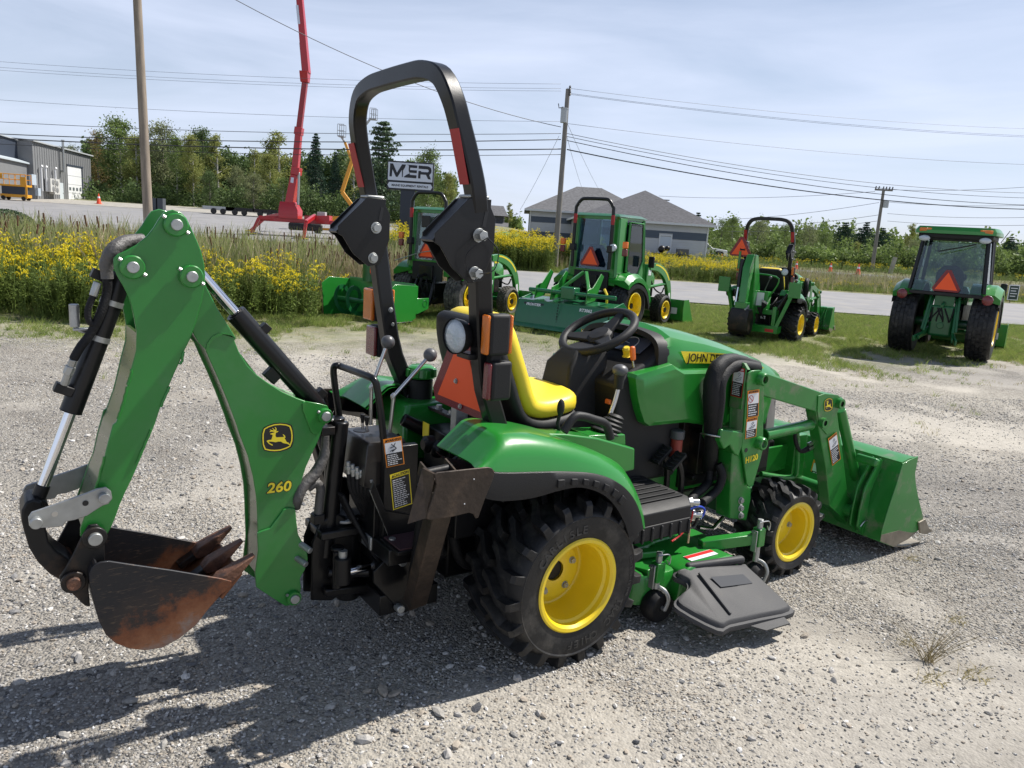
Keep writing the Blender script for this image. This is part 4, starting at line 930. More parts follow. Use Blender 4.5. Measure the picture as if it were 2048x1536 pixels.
b = MB().loft([[(x, y, z) for x, z in ((.60, .08), (.63, .205), (.67, .228), (.93, .228), (.98, .205), (1.0, .08))] for y in (-.54, -.38, -.20)])
build('discharge_tunnel', b, GREEN, dk, bevel=.012, seg=3, fixn=True)
build('wheel_arm', MB().beam((.88, -.40, .235), (1.145, -.51, .265), .05, .05), GREEN, dk, bevel=.004)
build('wheel_arm', MB().beam((.50, -.30, .17), (.515, -.47, .20), .06, .05), GREEN, dk, bevel=.004)
build('deck_label', MB().box((.80, -.475, .2305), (.17, .05, .002)), WHITE, dk); build('deck_label_band', MB().box((.80, -.465, .2325), (.17, .022, .001)), LRED, dk)
def gauge(cx, cy, cz, name='gauge_wheel'):
    g = empty(name); g.parent = H
    build('roller', MB().lathe([(.012, -.036), (.030, -.040), (.058, -.038), (.070, -.020), (.072, 0), (.070, .020), (.058, .038), (.030, .040), (.012, .036)], (cx, cy, .074), (0, 1, 0), 32), PLASTIC, g, ang=50)
    build('roller_hub', MB().cyl((cx, cy-.050, .074), (cx, cy+.05, .074), .010, n=12), ZINC, g)
    build('fork', MB().tube([(cx, cy-.049, .070), (cx+.012, cy-.052, .115), (cx+.004, cy-.035, .150), (cx-.01, cy, .160)], .0085, 8, smoothn=4), ZINC, g)
    build('stem', MB().cyl((cx-.012, cy, .150), (cx-.012, cy, cz+.085), .0135, n=16), ZINC, g, bevel=.002)
    build('stem_sleeve', MB().box((cx-.012, cy, cz), (.045, .040, .085)), GREEN, g, bevel=.003)
    build('detent_plate', MB().box((cx-.055 if name else cx, cy-.01, cz-.01), (.006, .028, .10)).box((cx-.04, cy, cz+.03), (.04, .02, .008)), ZINC, g, bevel=.002)
    build('hairpin', MB().tube([(cx-.03, cy-.01, cz+.075), (cx+.015, cy-.02, cz+.078), (cx+.035, cy-.02, cz+.06), (cx+.03, cy-.02, cz+.03), (cx+.015, cy-.02, cz+.055)], .0028, 6, smoothn=3), STEEL, g)
gauge(.525, -.498, .225)
gauge(1.150, -.515, .27)
# discharge chute
ct = [(.67, -.52), (.80, -.545), (.97, -.575), (.985, -.60), (1.0, -.78), (.985, -.835), (.80, -.82), (.623, -.803), (.56, -.795), (.475, -.665), (.49, -.625), (.575, -.605), (.605, -.575), (.585, -.535), (.60, -.505), (.64, -.50)]
cs = [tuple(p) for p in spl2(ct, 3, True)]
CX0, CY0 = .76, -.67
def cz_(x, y): return .21-.42*max(0, (-y-.55))-.10*max(0, .62-x)
def cring(k, dz, ky=None):
    o_ = []
    for x, y in cs:
        X = CX0+(x-CX0)*k; Y = CY0+(y-CY0)*k; o_.append((X, Y, cz_(X, Y)+dz))
    return o_
chu = empty('discharge_chute'); chu.parent = H
build('chute_flap', MB().loft([cring(1.0, -.030), cring(1.015, -.022), cring(1.0, -.010), cring(.94, -.008), cring(.925, .004), cring(.88, .008)]), CHG, chu, ang=40)
build('chute_hinge', MB().beam((.665, -.515, .220), (.965, -.575, .220), .034, .034), CHG, chu, bevel=.014, seg=4)
build('chute_rib', MB().beam((.685, -.57, .212), (.655, -.775, .128), .012, .010), CHG, chu, bevel=.004)
build('chute_sticker', MB().poly3([(x, y, cz_(x, y)+.0088) for x, y in ((.725, -.60), (.90, -.63), (.905, -.68), (.73, -.655))], (0, -.3, 1), .0008), mat('pale_grey_label', (.085, .088, .095), .85, spec=.1), chu, fixn=True)
build('chute_liner', MB().poly3([(.72, -.80, .075), (.93, -.82, .075), (.92, -.87, .062), (.78, -.86, .062)], (0, 0, 1), .005), CHG, chu, fixn=True)
# ---------------- backhoe
BHN = -.10
dip = empty('dipper_arm'); dip.parent = H
DP = [(960, 130), (1010, 115), (1060, 130), (1092, 165), (1118, 220), (1150, 290), (1175, 350), (1195, 430), (1202, 500), (1197, 570), (1180, 660), (1152, 760), (1115, 870), (1080, 940), (1050, 1010), (1020, 1075), (950, 1240), (905, 1375), (830, 1555), (770, 1695), (735, 1765), (700, 1845), (680, 1905), (650, 1975), (630, 2012), (600, 2030), (540, 2036), (470, 2030), (470, 1980), (570, 1700), (595, 1640), (620, 1525), (660, 1375), (680, 1360), (720, 1250), (745, 1150), (765, 1060), (797, 940), (800, 830), (785, 750), (770, 680), (750, 620), (720, 560), (690, 510), (665, 450), (665, 400), (690, 375), (740, 355), (800, 320), (860, 270), (900, 220), (930, 170)]
dpl = PL('a', BHN, DP)
build('dipper_plate', MB().prism(dpl, BHN, BHN+.010), BOOMG, dip, bevel=.0025)
build('dipper_plate', MB().prism(dpl, -BHN-.010, -BHN), BOOMG, dip, bevel=.0025)
# rear web strip and front web
wb = PL('a', BHN, [(797, 840), (797, 940), (765, 1060), (745, 1150), (720, 1250), (680, 1360), (650, 1420), (620, 1525), (595, 1640), (570, 1700), (520, 1850), (474, 1985)])
wb = [(x+.012, z) for x, z in wb]
strip(wb, -.010, BHN+.011, -BHN-.011, 'dipper_web', OLIVE, dip)
wf = PL('a', BHN, [(1100, 890), (1020, 1075), (905, 1375), (830, 1555), (735, 1765), (650, 1975)]); wf = [(x-.012, z) for x, z in wf]
strip(wf, .010, BHN+.011, -BHN-.011, 'dipper_web', GREEN, dip)
# weld beads along plate edges
wbd = MB()
for seg in ([(745, 1150), (720, 1250), (690, 1340)], [(612, 1560), (580, 1680), (560, 1740)], [(1075, 945), (1065, 1000), (1050, 1020)], [(995, 1150), (970, 1200), (940, 1270)], [(885, 1400), (850, 1480), (800, 1600)], [(770, 1050), (762, 1090), (745, 1140)]):
    pts = [P3('a', u+random.uniform(-3, 3), v, BHN-.002) for u, v in [(p.x, p.y) for p in spline([Vector((a, b, 0)) for a, b in seg], 5)]]
    wbd.tube(pts, .0038, 6)
build('weld_bead', wbd, GREEN, dip)
def bhpin(c, u, v, Y, par, br=.030, bl=.018, pr=.0165, bm=None):
    x, z = P2(c, u, v, Y)
    build('pin_boss', MB().lathe([(pr, bl), (br*.9, bl), (br, bl-.004), (br, 0)], (x, Y, z), (0, -1, 0), 32), bm or GREEN, par)
    build('pin', MB().lathe([(.001, bl+.008), (pr-.002, bl+.008), (pr, bl+.006), (pr, bl-.004)], (x, Y, z), (0, -1, 0), 24), ZINC, par)
    d = Vector((.6, 0, -.4)).normalized()
    build('retainer_bolt', MB().cyl((x-d.x*br*1.25, Y-bl*.5, z-d.z*br*1.25), (x+d.x*br*1.25, Y-bl*.5, z+d.z*br*1.25), .0055, n=6), ZINC, par)
    build('pin', MB().cyl((x, -Y, z), (x, -Y+.02, z), pr, n=20), ZINC, par)
    return x, z
K1 = bhpin('a', 1026, 203, BHN, dip, .034); K2 = bhpin('a', 772, 450, BHN, dip, .034); K3 = bhpin('a', 1116, 505, BHN, dip, .034)
# boom
bm = empty('boom'); bm.parent = H
BN = -.078
BP = [(1115, 440), (1195, 480), (1205, 560), (1270, 690), (1340, 800), (1382, 868), (1372, 882), (1400, 950), (1450, 1030), (1500, 1080), (1570, 1130), (1650, 1180), (1740, 1220), (1800, 1240), (1870, 1250), (1915, 1262), (1932, 1300), (1925, 1345), (1895, 1375), (1865, 1460), (1830, 1535), (1790, 1625), (1765, 1705), (1740, 1795), (1728, 1860), (1733, 1940), (1742, 2010), (1770, 2062), (1795, 2110), (1802, 2160), (1785, 2220), (1755, 2275), (1762, 2330), (1750, 2395), (1720, 2428), (1670, 2434), (1630, 2410), (1500, 2325), (1495, 2265), (1513, 2115), (1510, 2025), (1505, 1875), (1500, 1795), (1480, 1675), (1450, 1555), (1400, 1425), (1385, 1375), (1330, 1230), (1280, 1110), (1230, 1000), (1200, 930), (1160, 890), (1120, 820), (1080, 700), (1060, 560)]
bpl = PL('a', BN, BP)
build('boom_plate', MB().prism(bpl, BN, BN+.010), BOOMG, bm, bevel=.0025)
build('boom_plate', MB().prism(bpl, -BN-.010, -BN), BOOMG, bm, bevel=.0025)
# doubler plates
dbl = PL('a', BN-.008, [(1505, 2010), (1520, 2000), (1580, 1980), (1640, 1900), (1660, 1870), (1690, 1860), (1728, 1866), (1735, 1945), (1745, 2015), (1770, 2062), (1795, 2110), (1802, 2160), (1785, 2220), (1755, 2275), (1762, 2330), (1750, 2395), (1720, 2428), (1670, 2434), (1630, 2410), (1500, 2325), (1493, 2240), (1510, 2110)])
build('doubler_plate', MB().prism(dbl, BN-.009, BN-.0005), BOOMG, bm, bevel=.002)
dbl2 = PL('a', BN-.006, [(1770, 1245), (1790, 1236), (1870, 1250), (1915, 1262), (1932, 1300), (1925, 1345), (1880, 1400), (1850, 1435), (1825, 1425), (1800, 1360), (1772, 1290)])
build('doubler_plate', MB().prism(dbl2, BN-.007, BN-.0005), GREEN, bm, bevel=.002)
cap_ = PL('a', BN-.004, [(1205, 940), (1212, 900), (1240, 860), (1280, 838), (1330, 840), (1382, 868), (1350, 850), (1300, 848), (1255, 870), (1228, 905), (1218, 945)])
build('weld_bead', MB().prism(cap_, BN-.004, BN), GREEN, bm)
bw = PL('a', BN, [(1128, 840), (1200, 935), (1280, 1110), (1330, 1230), (1385, 1375), (1450, 1555), (1480, 1675), (1502, 1800), (1508, 2025), (1495, 2265)]); bw = [(x+.010, z) for x, z in bw]
strip(bw, .010, BN+.011, -BN-.011, 'boom_web', OLIVE, bm)
bf = PL('a', BN, [(1400, 950), (1500, 1080), (1650, 1180), (1800, 1240)]); bf = [(x, z-.014) for x, z in bf]
strip(bf, .010, BN+.011, -BN-.011, 'boom_web', GREEN, bm)
bf = PL('a', BN, [(1830, 1535), (1765, 1705), (1728, 1860), (1742, 2010)]); bf = [(x-.02, z) for x, z in bf]
strip(bf, .010, BN+.011, -BN-.011, 'boom_web', GREEN, bm)
K4 = bhpin('a', 1897, 1318, BN-.007, bm, .026); K5 = bhpin('b', 1715, 1006, BN-.009, bm, .026)
for u, v in ((1780, 805), (1805, 725)):
    x, z = P2('b', u, v, BN-.03); build('boom_lock_pin', MB().cyl((x-.02, BN+.0, z+.012), (x+.0, BN-.05, z), .011, n=18), ZINC, bm, bevel=.002)
# emblem: leaping deer on a black shield
def emblem(par, cfun, yy, inverse=False):
    g = empty('maker_emblem'); g.parent = par
    sh = [(75, 420), (80, 300), (110, 200), (200, 150), (320, 110), (440, 100), (560, 112), (655, 145), (685, 240), (695, 350), (690, 460), (655, 570), (560, 620), (440, 655), (330, 662), (220, 655), (125, 635), (90, 540)]
    o = [(95, 410), (98, 310), (125, 215), (210, 168), (320, 130), (440, 120), (550, 132), (635, 162), (665, 250), (675, 350), (670, 450), (632, 558), (550, 600), (440, 636), (330, 645), (230, 638), (140, 618), (105, 530)]
    i = [(118, 410), (120, 320), (145, 228), (220, 187), (325, 152), (440, 142), (545, 153), (612, 178), (640, 260), (652, 350), (646, 445), (612, 545), (540, 580), (435, 614), (330, 622), (240, 617), (158, 598), (125, 520)]
    deer = [(172, 452), (200, 436), (268, 425), (280, 385), (290, 345), (285, 328), (252, 326), (245, 312), (262, 305), (300, 292), (328, 285), (322, 275), (270, 270), (228, 282), (240, 265), (262, 255), (228, 235), (250, 232), (290, 245), (318, 248), (280, 205), (292, 202), (335, 238), (345, 235), (345, 205), (328, 185), (342, 182), (362, 205), (368, 235), (360, 262), (405, 262), (385, 282), (358, 292), (348, 310), (345, 350), (360, 380), (430, 378), (495, 375), (510, 365), (482, 320), (500, 325), (530, 350), (538, 385), (520, 395), (545, 440), (560, 470), (600, 485), (630, 530), (625, 545), (590, 512), (540, 500), (490, 490), (452, 462), (400, 462), (350, 475), (260, 462), (212, 462), (230, 490), (290, 520), (295, 540), (270, 535), (215, 500)]
    f = lambda l, y: [cfun(a, b, y) for a, b in l]
    nn = (0, -1, 0)
    build('shield', MB().poly3(f(sh, yy), nn, .0012), INK, g, fixn=True)
    n = len(o); fo, fi = f(o, yy-.0016), f(i, yy-.0016)
    build('shield_border', MB().add(fo+fi, [(k, (k+1) % n, n+(k+1) % n, n+k) for k in range(n)]), LYEL, g, fixn=True)
    build('leaping_deer', MB().add(f(deer, yy-.0016), [tuple(range(len(deer)))]), LYEL, g, fixn=True)
emblem(bm, lambda a, b, y: P3('j', a, b, y), BN-.0005)
n1 = Vector(P3('j', 130, 1375, BN)); n2 = Vector(P3('j', 680, 1310, BN)); md = (n1+n2)/2
for k, (m_, of_, dy) in enumerate(((INK, .0035, -.0008), (LYEL, .0012, -.0022))):
    text('model_number', '260', .049, m_, bm, frame((md.x, BN+dy, md.z), n2-n1, (0.02, 0, 1)), off=of_, sx=1.12, shear=.12, extr=.0003)
# bucket cylinder
cyl1 = empty('bucket_cylinder'); cyl1.parent = H
A0 = Vector((K2[0], 0, K2[1])); B0 = Vector(P3('b', 205, 480, 0)); dd = (B0-A0).normalized()
e1 = Vector(P3('a', 418, 1300, 0)); L1 = (e1-A0).dot(dd)
build('barrel', MB().cyl(A0+dd*.03, A0+dd*L1, .0305, n=28).cyl(A0+dd*(L1-.004), A0+dd*(L1+.0), .0318, n=28), BLACK, cyl1, bevel=.002)
build('rod', MB().cyl(A0+dd*L1, B0, .0165, n=24), CHROME, cyl1)
build('rod_eye', MB().cyl((B0.x, -.03, B0.z), (B0.x, .03, B0.z), .034, n=24).cyl(B0-dd*.07, B0, .02, n=16), BLACKM, cyl1, bevel=.003)
for k in (.26, .50):
    p = A0+dd*L1*k; build('hose_clamp', MB().cyl(p-dd*.008, p+dd*.008, .0325, n=28), ZINC, cyl1)
for (u0, v0, u1_, v1_) in ((560, 485, 615, 520), (330, 1150, 415, 1180)):
    a = Vector(P3('a', (u0+u1_)/2, (v0+v1_)/2, -.01)); build('port_block', MB().box(tuple(a), (.05, .04, .028), (0, rad(25), 0)), BLACKM, cyl1, bevel=.003)
h1 = [P3('a', u, v, yy) for u, v, yy in ((830, 290, .0), (740, 300, -.03), (665, 350, -.06), (625, 430, -.05), (628, 520, -.05), (625, 600, -.045), (590, 720, -.05), (530, 840, -.045), (470, 920, -.05), (430, 990, -.05))]
build('hydraulic_hose', MB().tube(h1, .013, 10, smoothn=5), HOSE, cyl1, ang=80)
SLV = mat('hose_sleeve', (.09, .085, .08), .5, bump=.5, bscale=90)
build('hose_sleeve', MB().tube(h1[0:5], [.018, .020, .021, .02, .017], 12, smoothn=5), SLV, cyl1, ang=80)
build('hose_fitting', MB().cyl(h1[-1], P3('a', 375, 1140, -.03), .011, n=10).cyl(P3('a', 415, 1030, -.045), P3('a', 395, 1080, -.04), .0145, n=6), ZINC, cyl1, bevel=.002)
h2 = [P3('a', u, v, -.05) for u, v in ((572, 540), (545, 620), (515, 700), (520, 760), (545, 790))]
build('hydraulic_hose', MB().tube(h2, .0095, 10, smoothn=5), HOSE, cyl1, ang=80)
build('hose_fitting', MB().cyl(h2[0], h2[1], .0115, n=8).cyl(h2[1], h2[2], .009, n=8), ZINC, cyl1, bevel=.002)
cb = Vector(P3('a', 435, 735, -.02)); build('level_vial', MB().cyl(cb-Vector((0, 0, .033)), cb+Vector((0, 0, .033)), .0135, n=12).box(tuple(cb+Vector((.02, 0, -.04))), (.05, .02, .008)), ZINC, cyl1, bevel=.002)
build('level_bracket', MB().tube([P3('a', 455, 790, -.02), P3('a', 465, 825, -.02), P3('a', 520, 830, -.02), P3('a', 560, 790, -.01)], .004, 6, smoothn=2), ZINC, cyl1)
# dipper cylinder (front)
cyl2 = empty('dipper_cylinder'); cyl2.parent = H
A1 = Vector((K3[0], 0, K3[1])); B1 = Vector((K4[0], 0, K4[1]))
A1 = Vector(P3('a', 1130, 440, 0)); B1 = Vector(P3('a', 1890, 1300, 0)); q1 = Vector(P3('a', 1390, 710, 0)); d1_ = (B1-A1).normalized(); Lq = (q1-A1).dot(d1_)
build('rod', MB().cyl(A1, A1+d1_*(Lq+.01), .0165, n=24), CHROME, cyl2)
build('barrel', MB().lathe([(.018, Lq), (.033, Lq), (.0335, Lq+.004), (.0335, (B1-A1).length-.05), (.028, (B1-A1).length-.02)], A1, d1_, 32), BLACK, cyl2)
build('rod_gland', MB().cyl(A1+d1_*(Lq-.003), A1+d1_*(Lq+.002), .024, n=24), BLACKM, cyl2)
pq = A1+d1_*(Lq+.10); build('port_block', MB().box((pq.x+.03, 0, pq.z+.025), (.03, .035, .03), (0, rad(45), 0)), BLACKM, cyl2, bevel=.003)
pq = A1+d1_*((B1-A1).length-.06); build('port_block', MB().box((pq.x+.03, 0, pq.z+.025), (.03, .035, .03), (0, rad(45), 0)), BLACKM, cyl2, bevel=.003)
build('barrel_clamp', MB().box(tuple(A1+d1_*(Lq+.22)-Vector((.02, 0, .04))), (.05, .03, .05), (0, rad(45), 0)), BLACKM, cyl2, bevel=.003)
# links
lnk = [(165, 540), (185, 510), (230, 495), (500, 400), (570, 372), (620, 362), (650, 388), (657, 430), (635, 462), (600, 472), (510, 530), (440, 555), (385, 565), (370, 590), (300, 600), (200, 603), (170, 590)]
for s in (-1, 1):
    ll = PL('b', -.128, lnk)
    lk = build('bucket_link', MB().prism(ll, s*.122, s*.130), ZINC, H, bevel=.002)
    for u, v, r in ((210, 565, .016), (607, 420, .016)):
        x, z = P2('b', u, v, -.128); build('link_pin', MB().cyl((x, s*.130, z), (x, s*.150, z), r, n=20), ZINC, lk, bevel=.002)
    for u, v in ((320, 520), (500, 457)):
        x, z = P2('b', u, v, -.13); build('link_hole_disc', MB().cyl((x, s*.130, z), (x, s*.133, z), .008, n=14), STEEL if u < 400 else INK, lk)  # discs for the link holes; black stands in for the shaded inside
ban = [(125, 500), (150, 450), (200, 432), (245, 450), (258, 500), (262, 560), (270, 610), (285, 680), (325, 730), (395, 775), (440, 830), (470, 900), (470, 950), (430, 975), (380, 950), (350, 905), (290, 870), (220, 800), (170, 720), (140, 620), (125, 560)]
build('curved_link', MB().prism(PL('b', -.05, ban), -.055, .055), BLACKM, H, bevel=.006, seg=3)
for u, v, Y0_, r in ((555, 660, -.13, .020), (607, 420, -.14, .017), (210, 565, -.14, .017)):
    pass
# backhoe bucket
bb_ = empty('digging_bucket'); bb_.parent = H
BW = .165
rust = bpy.data.materials.new('rusty_bucket_steel'); rust.use_nodes = True; t = rust.node_tree; b_ = t.nodes['Principled BSDF']; b_.inputs['Metallic'].default_value = .35
tcn = t.nodes.new('ShaderNodeTexCoord'); sep = t.nodes.new('ShaderNodeSeparateXYZ'); t.links.new(tcn.outputs['Object'], sep.inputs[0])
n1_ = t.nodes.new('ShaderNodeTexNoise'); n1_.inputs['Scale'].default_value = 9; n1_.inputs['Detail'].default_value = 10; n1_.inputs['Roughness'].default_value = .7; t.links.new(tcn.outputs['Object'], n1_.inputs['Vector'])
# worn where the bucket digs: low parts and towards the teeth (x forward, z up in tractor metres)
ma = t.nodes.new('ShaderNodeMath'); ma.operation = 'MULTIPLY_ADD'; ma.inputs[1].default_value = -3.06; ma.inputs[2].default_value = 2.90; t.links.new(sep.outputs['Z'], ma.inputs[0])
mb_ = t.nodes.new('ShaderNodeMath'); mb_.operation = 'MULTIPLY_ADD'; mb_.inputs[1].default_value = 1.0; t.links.new(sep.outputs['X'], mb_.inputs[0]); t.links.new(ma.outputs[0], mb_.inputs[2])
mc = t.nodes.new('ShaderNodeMath'); mc.operation = 'ADD'; mc.inputs[1].default_value = 0.0; t.links.new(mb_.outputs[0], mc.inputs[0])
md_ = t.nodes.new('ShaderNodeMath'); md_.operation = 'MULTIPLY_ADD'; md_.inputs[1].default_value = 1.1; t.links.new(n1_.outputs['Fac'], md_.inputs[0]); t.links.new(mc.outputs[0], md_.inputs[2])
me_ = t.nodes.new('ShaderNodeMath'); me_.operation = 'SUBTRACT'; me_.inputs[1].default_value = .55; t.links.new(md_.outputs[0], me_.inputs[0])
rp = t.nodes.new('ShaderNodeValToRGB'); e = rp.color_ramp.elements; e[0].position = .18; e[0].color = (.018, .018, .021, 1); e[1].position = .95; e[1].color = (.24, .215, .20, 1)
x_ = rp.color_ramp.elements.new(.42); x_.color = (.035, .028, .026, 1); x_ = rp.color_ramp.elements.new(.56); x_.color = (.17, .062, .028, 1); x_ = rp.color_ramp.elements.new(.75); x_.color = (.25, .11, .055, 1)
t.links.new(me_.outputs[0], rp.inputs[0])
# scratches
mp_ = t.nodes.new('ShaderNodeMapping'); mp_.inputs['Scale'].default_value = (10, 10, 70); mp_.inputs['Rotation'].default_value = (0, rad(25), 0); t.links.new(tcn.outputs['Object'], mp_.inputs[0])
n2_ = t.nodes.new('ShaderNodeTexNoise'); n2_.inputs['Scale'].default_value = 2.2; n2_.inputs['Detail'].default_value = 6; n2_.inputs['Distortion'].default_value = 1.2; t.links.new(mp_.outputs[0], n2_.inputs['Vector'])
r2_ = t.nodes.new('ShaderNodeMapRange'); r2_.inputs['From Min'].default_value = .58; r2_.inputs['From Max'].default_value = .68; r2_.inputs['To Max'].default_value = .55; t.links.new(n2_.outputs['Fac'], r2_.inputs[0])
m2_ = t.nodes.new('ShaderNodeMix'); m2_.data_type = 'RGBA'; m2_.inputs[7].default_value = (.12, .085, .06, 1); t.links.new(r2_.outputs[0], m2_.inputs[0]); t.links.new(rp.outputs[0], m2_.inputs[6]); t.links.new(m2_.outputs[2], b_.inputs['Base Color'])
b_.inputs['Roughness'].default_value = .5
bp_ = t.nodes.new('ShaderNodeBump'); bp_.inputs['Strength'].default_value = .25; bp_.inputs['Distance'].default_value = .004; t.links.new(n1_.outputs['Fac'], bp_.inputs['Height']); t.links.new(bp_.outputs[0], b_.inputs['Normal'])
BKP = [(560, 815), (590, 803), (640, 798), (800, 822), (1000, 850), (1300, 900), (1357, 915), (1350, 950), (1290, 1000), (1215, 1085), (1150, 1170), (1050, 1250), (950, 1305), (850, 1320), (760, 1310), (680, 1280), (620, 1230), (580, 1150), (560, 1080), (540, 1000), (525, 930), (522, 880), (535, 840)]
bp2 = PL('b', -BW, BKP)
for s in (-1, 1): build('bucket_side', MB().prism(bp2, s*BW, s*(BW-.009)), rust, bb_, bevel=.002)
sh_ = bp2[0:1]+bp2[:-len(bp2):-1]+[]
sh_ = [bp2[i] for i in (0, 22, 21, 20, 19, 18, 17, 16, 15, 14, 13, 12, 11, 10, 9, 8, 7)]
strip(sh_, .008, -BW+.005, BW-.005, 'bucket_shell', rust, bb_)
lip = [bp2[8], (bp2[7][0]-.02, bp2[7][1]), (bp2[6][0]-.085, bp2[6][1]+.02)]
build('bucket_lip', MB().beam((bp2[7][0]+.005, -BW+.01, bp2[7][1]), (bp2[7][0]+.005, BW-.01, bp2[7][1]), .10, .014, up=(-.75, 0, .65)), rust, bb_, bevel=.003)
tt = Vector(P3('b', 1488, 760, -.14)); tb = Vector(P3('b', 1300, 900, -.14)); dt_ = (tt-tb)
rustt = mat('rusty_tooth_steel', (.16, .075, .045), .6, metal=.3, var=.35, vscale=30, dirt=(.05, .035, .03), dirtamt=.4, dirtscale=25, bump=.4, bscale=60)
for y in (-.135, 0, .135):
    t0 = Vector((tb.x-.0, y, tb.z-.004)); t1_ = Vector((tt.x, y, tt.z))
    bb2 = MB(); n_ = Vector((-dt_.z, 0, dt_.x)).normalized()
    bb2.loft([[p+Vector((0, a*w_, 0))+n_*c_*h_ for a, c_ in ((-1, -1), (1, -1), (1, 1), (-1, 1))] for p, w_, h_ in ((t0-dt_*.25, .024, .012), (t0, .028, .022), (t0+dt_*.45, .024, .016), (t1_, .015, .003))])
    build('tooth', bb2, rustt, bb_, bevel=.003, fixn=True)
    build('tooth_shank', MB().beam(t0-dt_*.75, t0+dt_*.05, .042, .022, up=n_), BLACKM, bb_, bevel=.003)
ear = [(490, 640), (520, 592), (570, 585), (610, 625), (614, 700), (616, 800), (560, 830), (525, 870), (520, 960), (530, 1068), (500, 1065), (350, 920), (350, 895), (380, 850), (430, 760)]
for s in (-1, 1):
    ep = PL('b', -.125, ear); build('bucket_ear', MB().prism(ep, s*.108, s*.120), BLACKM, bb_, bevel=.003)
for u, v, r in ((555, 660, .019), (430, 920, .019)):
    x, z = P2('b', u, v, -.13)
    build('pin_boss', MB().cyl((x, -.121, z), (x, -.136, z), r*1.75, n=28), BLACKM, bb_, bevel=.003)
    build('pin', MB().cyl((x, -.15, z), (x, .15, z), r, n=24), ZINC if v < 800 else rustt, bb_, bevel=.002)
# swing tower, frame
twr = MB(); twr.prism([(-.80, .20), (-.72, .18), (-.64, .22), (-.64, .47), (-.70, .52), (-.77, .50), (-.80, .42)], -.045, -.033); twr.prism([(-.80, .20), (-.72, .18), (-.64, .22), (-.64, .47), (-.70, .52), (-.77, .50), (-.80, .42)], .033, .045); twr.prism([(-.78, .44), (-.58, .44), (-.56, .46), (-.58, .472), (-.78, .472)], -.085, .085); twr.prism([(-.76, .22), (-.58, .20), (-.58, .235), (-.76, .25)], -.085, .085); twr.cyl((-.74, -.05, .30), (-.60, -.11, .30), .02, n=12); twr.cyl((-.72, -.09, .25), (-.72, -.09, .40), .018, n=14); twr.cyl((-.72, -.09, .40), (-.72, -.09, .415), .026, n=14); twr.cyl((-.64, 0, .16), (-.64, 0, .50), .045, n=20)
twr.cyl((-.74, -.02, .35), (-.69, -.02, .86), .03, n=20)
build('swing_tower', twr, BLACK, H, bevel=.006)
build('swing_pivot_plate', MB().cyl((-.66, -.01, .478), (-.66, -.01, .49), .05, n=28).bb(-.66, -.60, -.04, .04, .478, .488), ZINC, H, bevel=.003)
sc_ = [P3('d', u, v, -.12) for u, v in ((370, 1205), (590, 1150))]
scy = empty('swing_cylinder'); scy.parent = H
build('rod', MB().cyl(sc_[0], sc_[1], .0165, n=20), CHROME, scy)
build('barrel', MB().cyl(sc_[1], (sc_[1][0]+.28, -.16, sc_[1][2]+.02), .033, n=24), BLACK, scy, bevel=.002)
build('rod_eye', MB().cyl((sc_[0][0]-.01, -.12, sc_[0][2]-.04), (sc_[0][0]-.01, -.12, sc_[0][2]+.06), .03, n=20), BLACKM, scy, bevel=.003)
build('pivot_pin', MB().cyl((sc_[0][0]-.01, -.12, sc_[0][2]+.06), (sc_[0][0]-.01, -.12, sc_[0][2]+.085), .016, n=16), ZINC, scy)
for k in range(5):
    build('hydraulic_hose', MB().tube([(-.70, -.03-.012*k, .60), (-.66, -.07-.01*k, .50), (-.60, -.10-.012*k, .44-.015*k), (-.52, -.12, .40-.02*k), (-.46, -.10, .48)], .0085, 8, smoothn=4), HOSE, H, ang=80)
build('hose_clip', MB().bb(-.625, -.605, -.16, -.08, .405, .455), ZINC, H, bevel=.003)
# main frame plates
mf = empty('backhoe_frame'); mf.parent = H
fp = PL('d', -.21, [(600, 460), (572, 540), (735, 940), (720, 1010), (735, 1060), (700, 1100), (600, 1200), (600, 1290), (780, 1480), (830, 1536), (890, 1520), (890, 1060), (940, 1000), (960, 740), (700, 700)])
build('frame_plate', MB().prism(fp, -.215, -.203), BLACK, mf, bevel=.002); build('frame_plate', MB().prism(fp, .203, .215), BLACK, mf, bevel=.002)
build('frame_beam', MB().bb(-.60, -.36, -.20, .20, .16, .24).bb(-.62, -.40, -.30, .30, .40, .46).bb(-.50, -.42, -.2, .2, .24, .55), BLACK, mf, bevel=.004)
build('step_grip', MB().bb(-.60, -.44, -.34, -.215, .470, .476), BACKG, mf)
build('step_plate', MB().bb(-.61, -.43, -.345, -.20, .455, .469), BLACK, mf, bevel=.002)
build('step_bolt', MB().cyl((-.585, -.25, .476), (-.585, -.25, .482), .012, n=16), ZINC, mf)
wf_ = [P3('d', u, v, -.21) for u, v in ((574, 535), (625, 660), (680, 790), (737, 935))]
build('plate_edge_weld', MB().tube(wf_, .003, 6), ZINC, mf)
for u, v in ((838, 1120), (820, 1505)):
    q = P3('d', u, v, -.23); build('hinge_bolt', MB().cyl((q[0], -.205, q[2]), (q[0], -.24, q[2]), .016, n=16), ZINC, mf, bevel=.003)
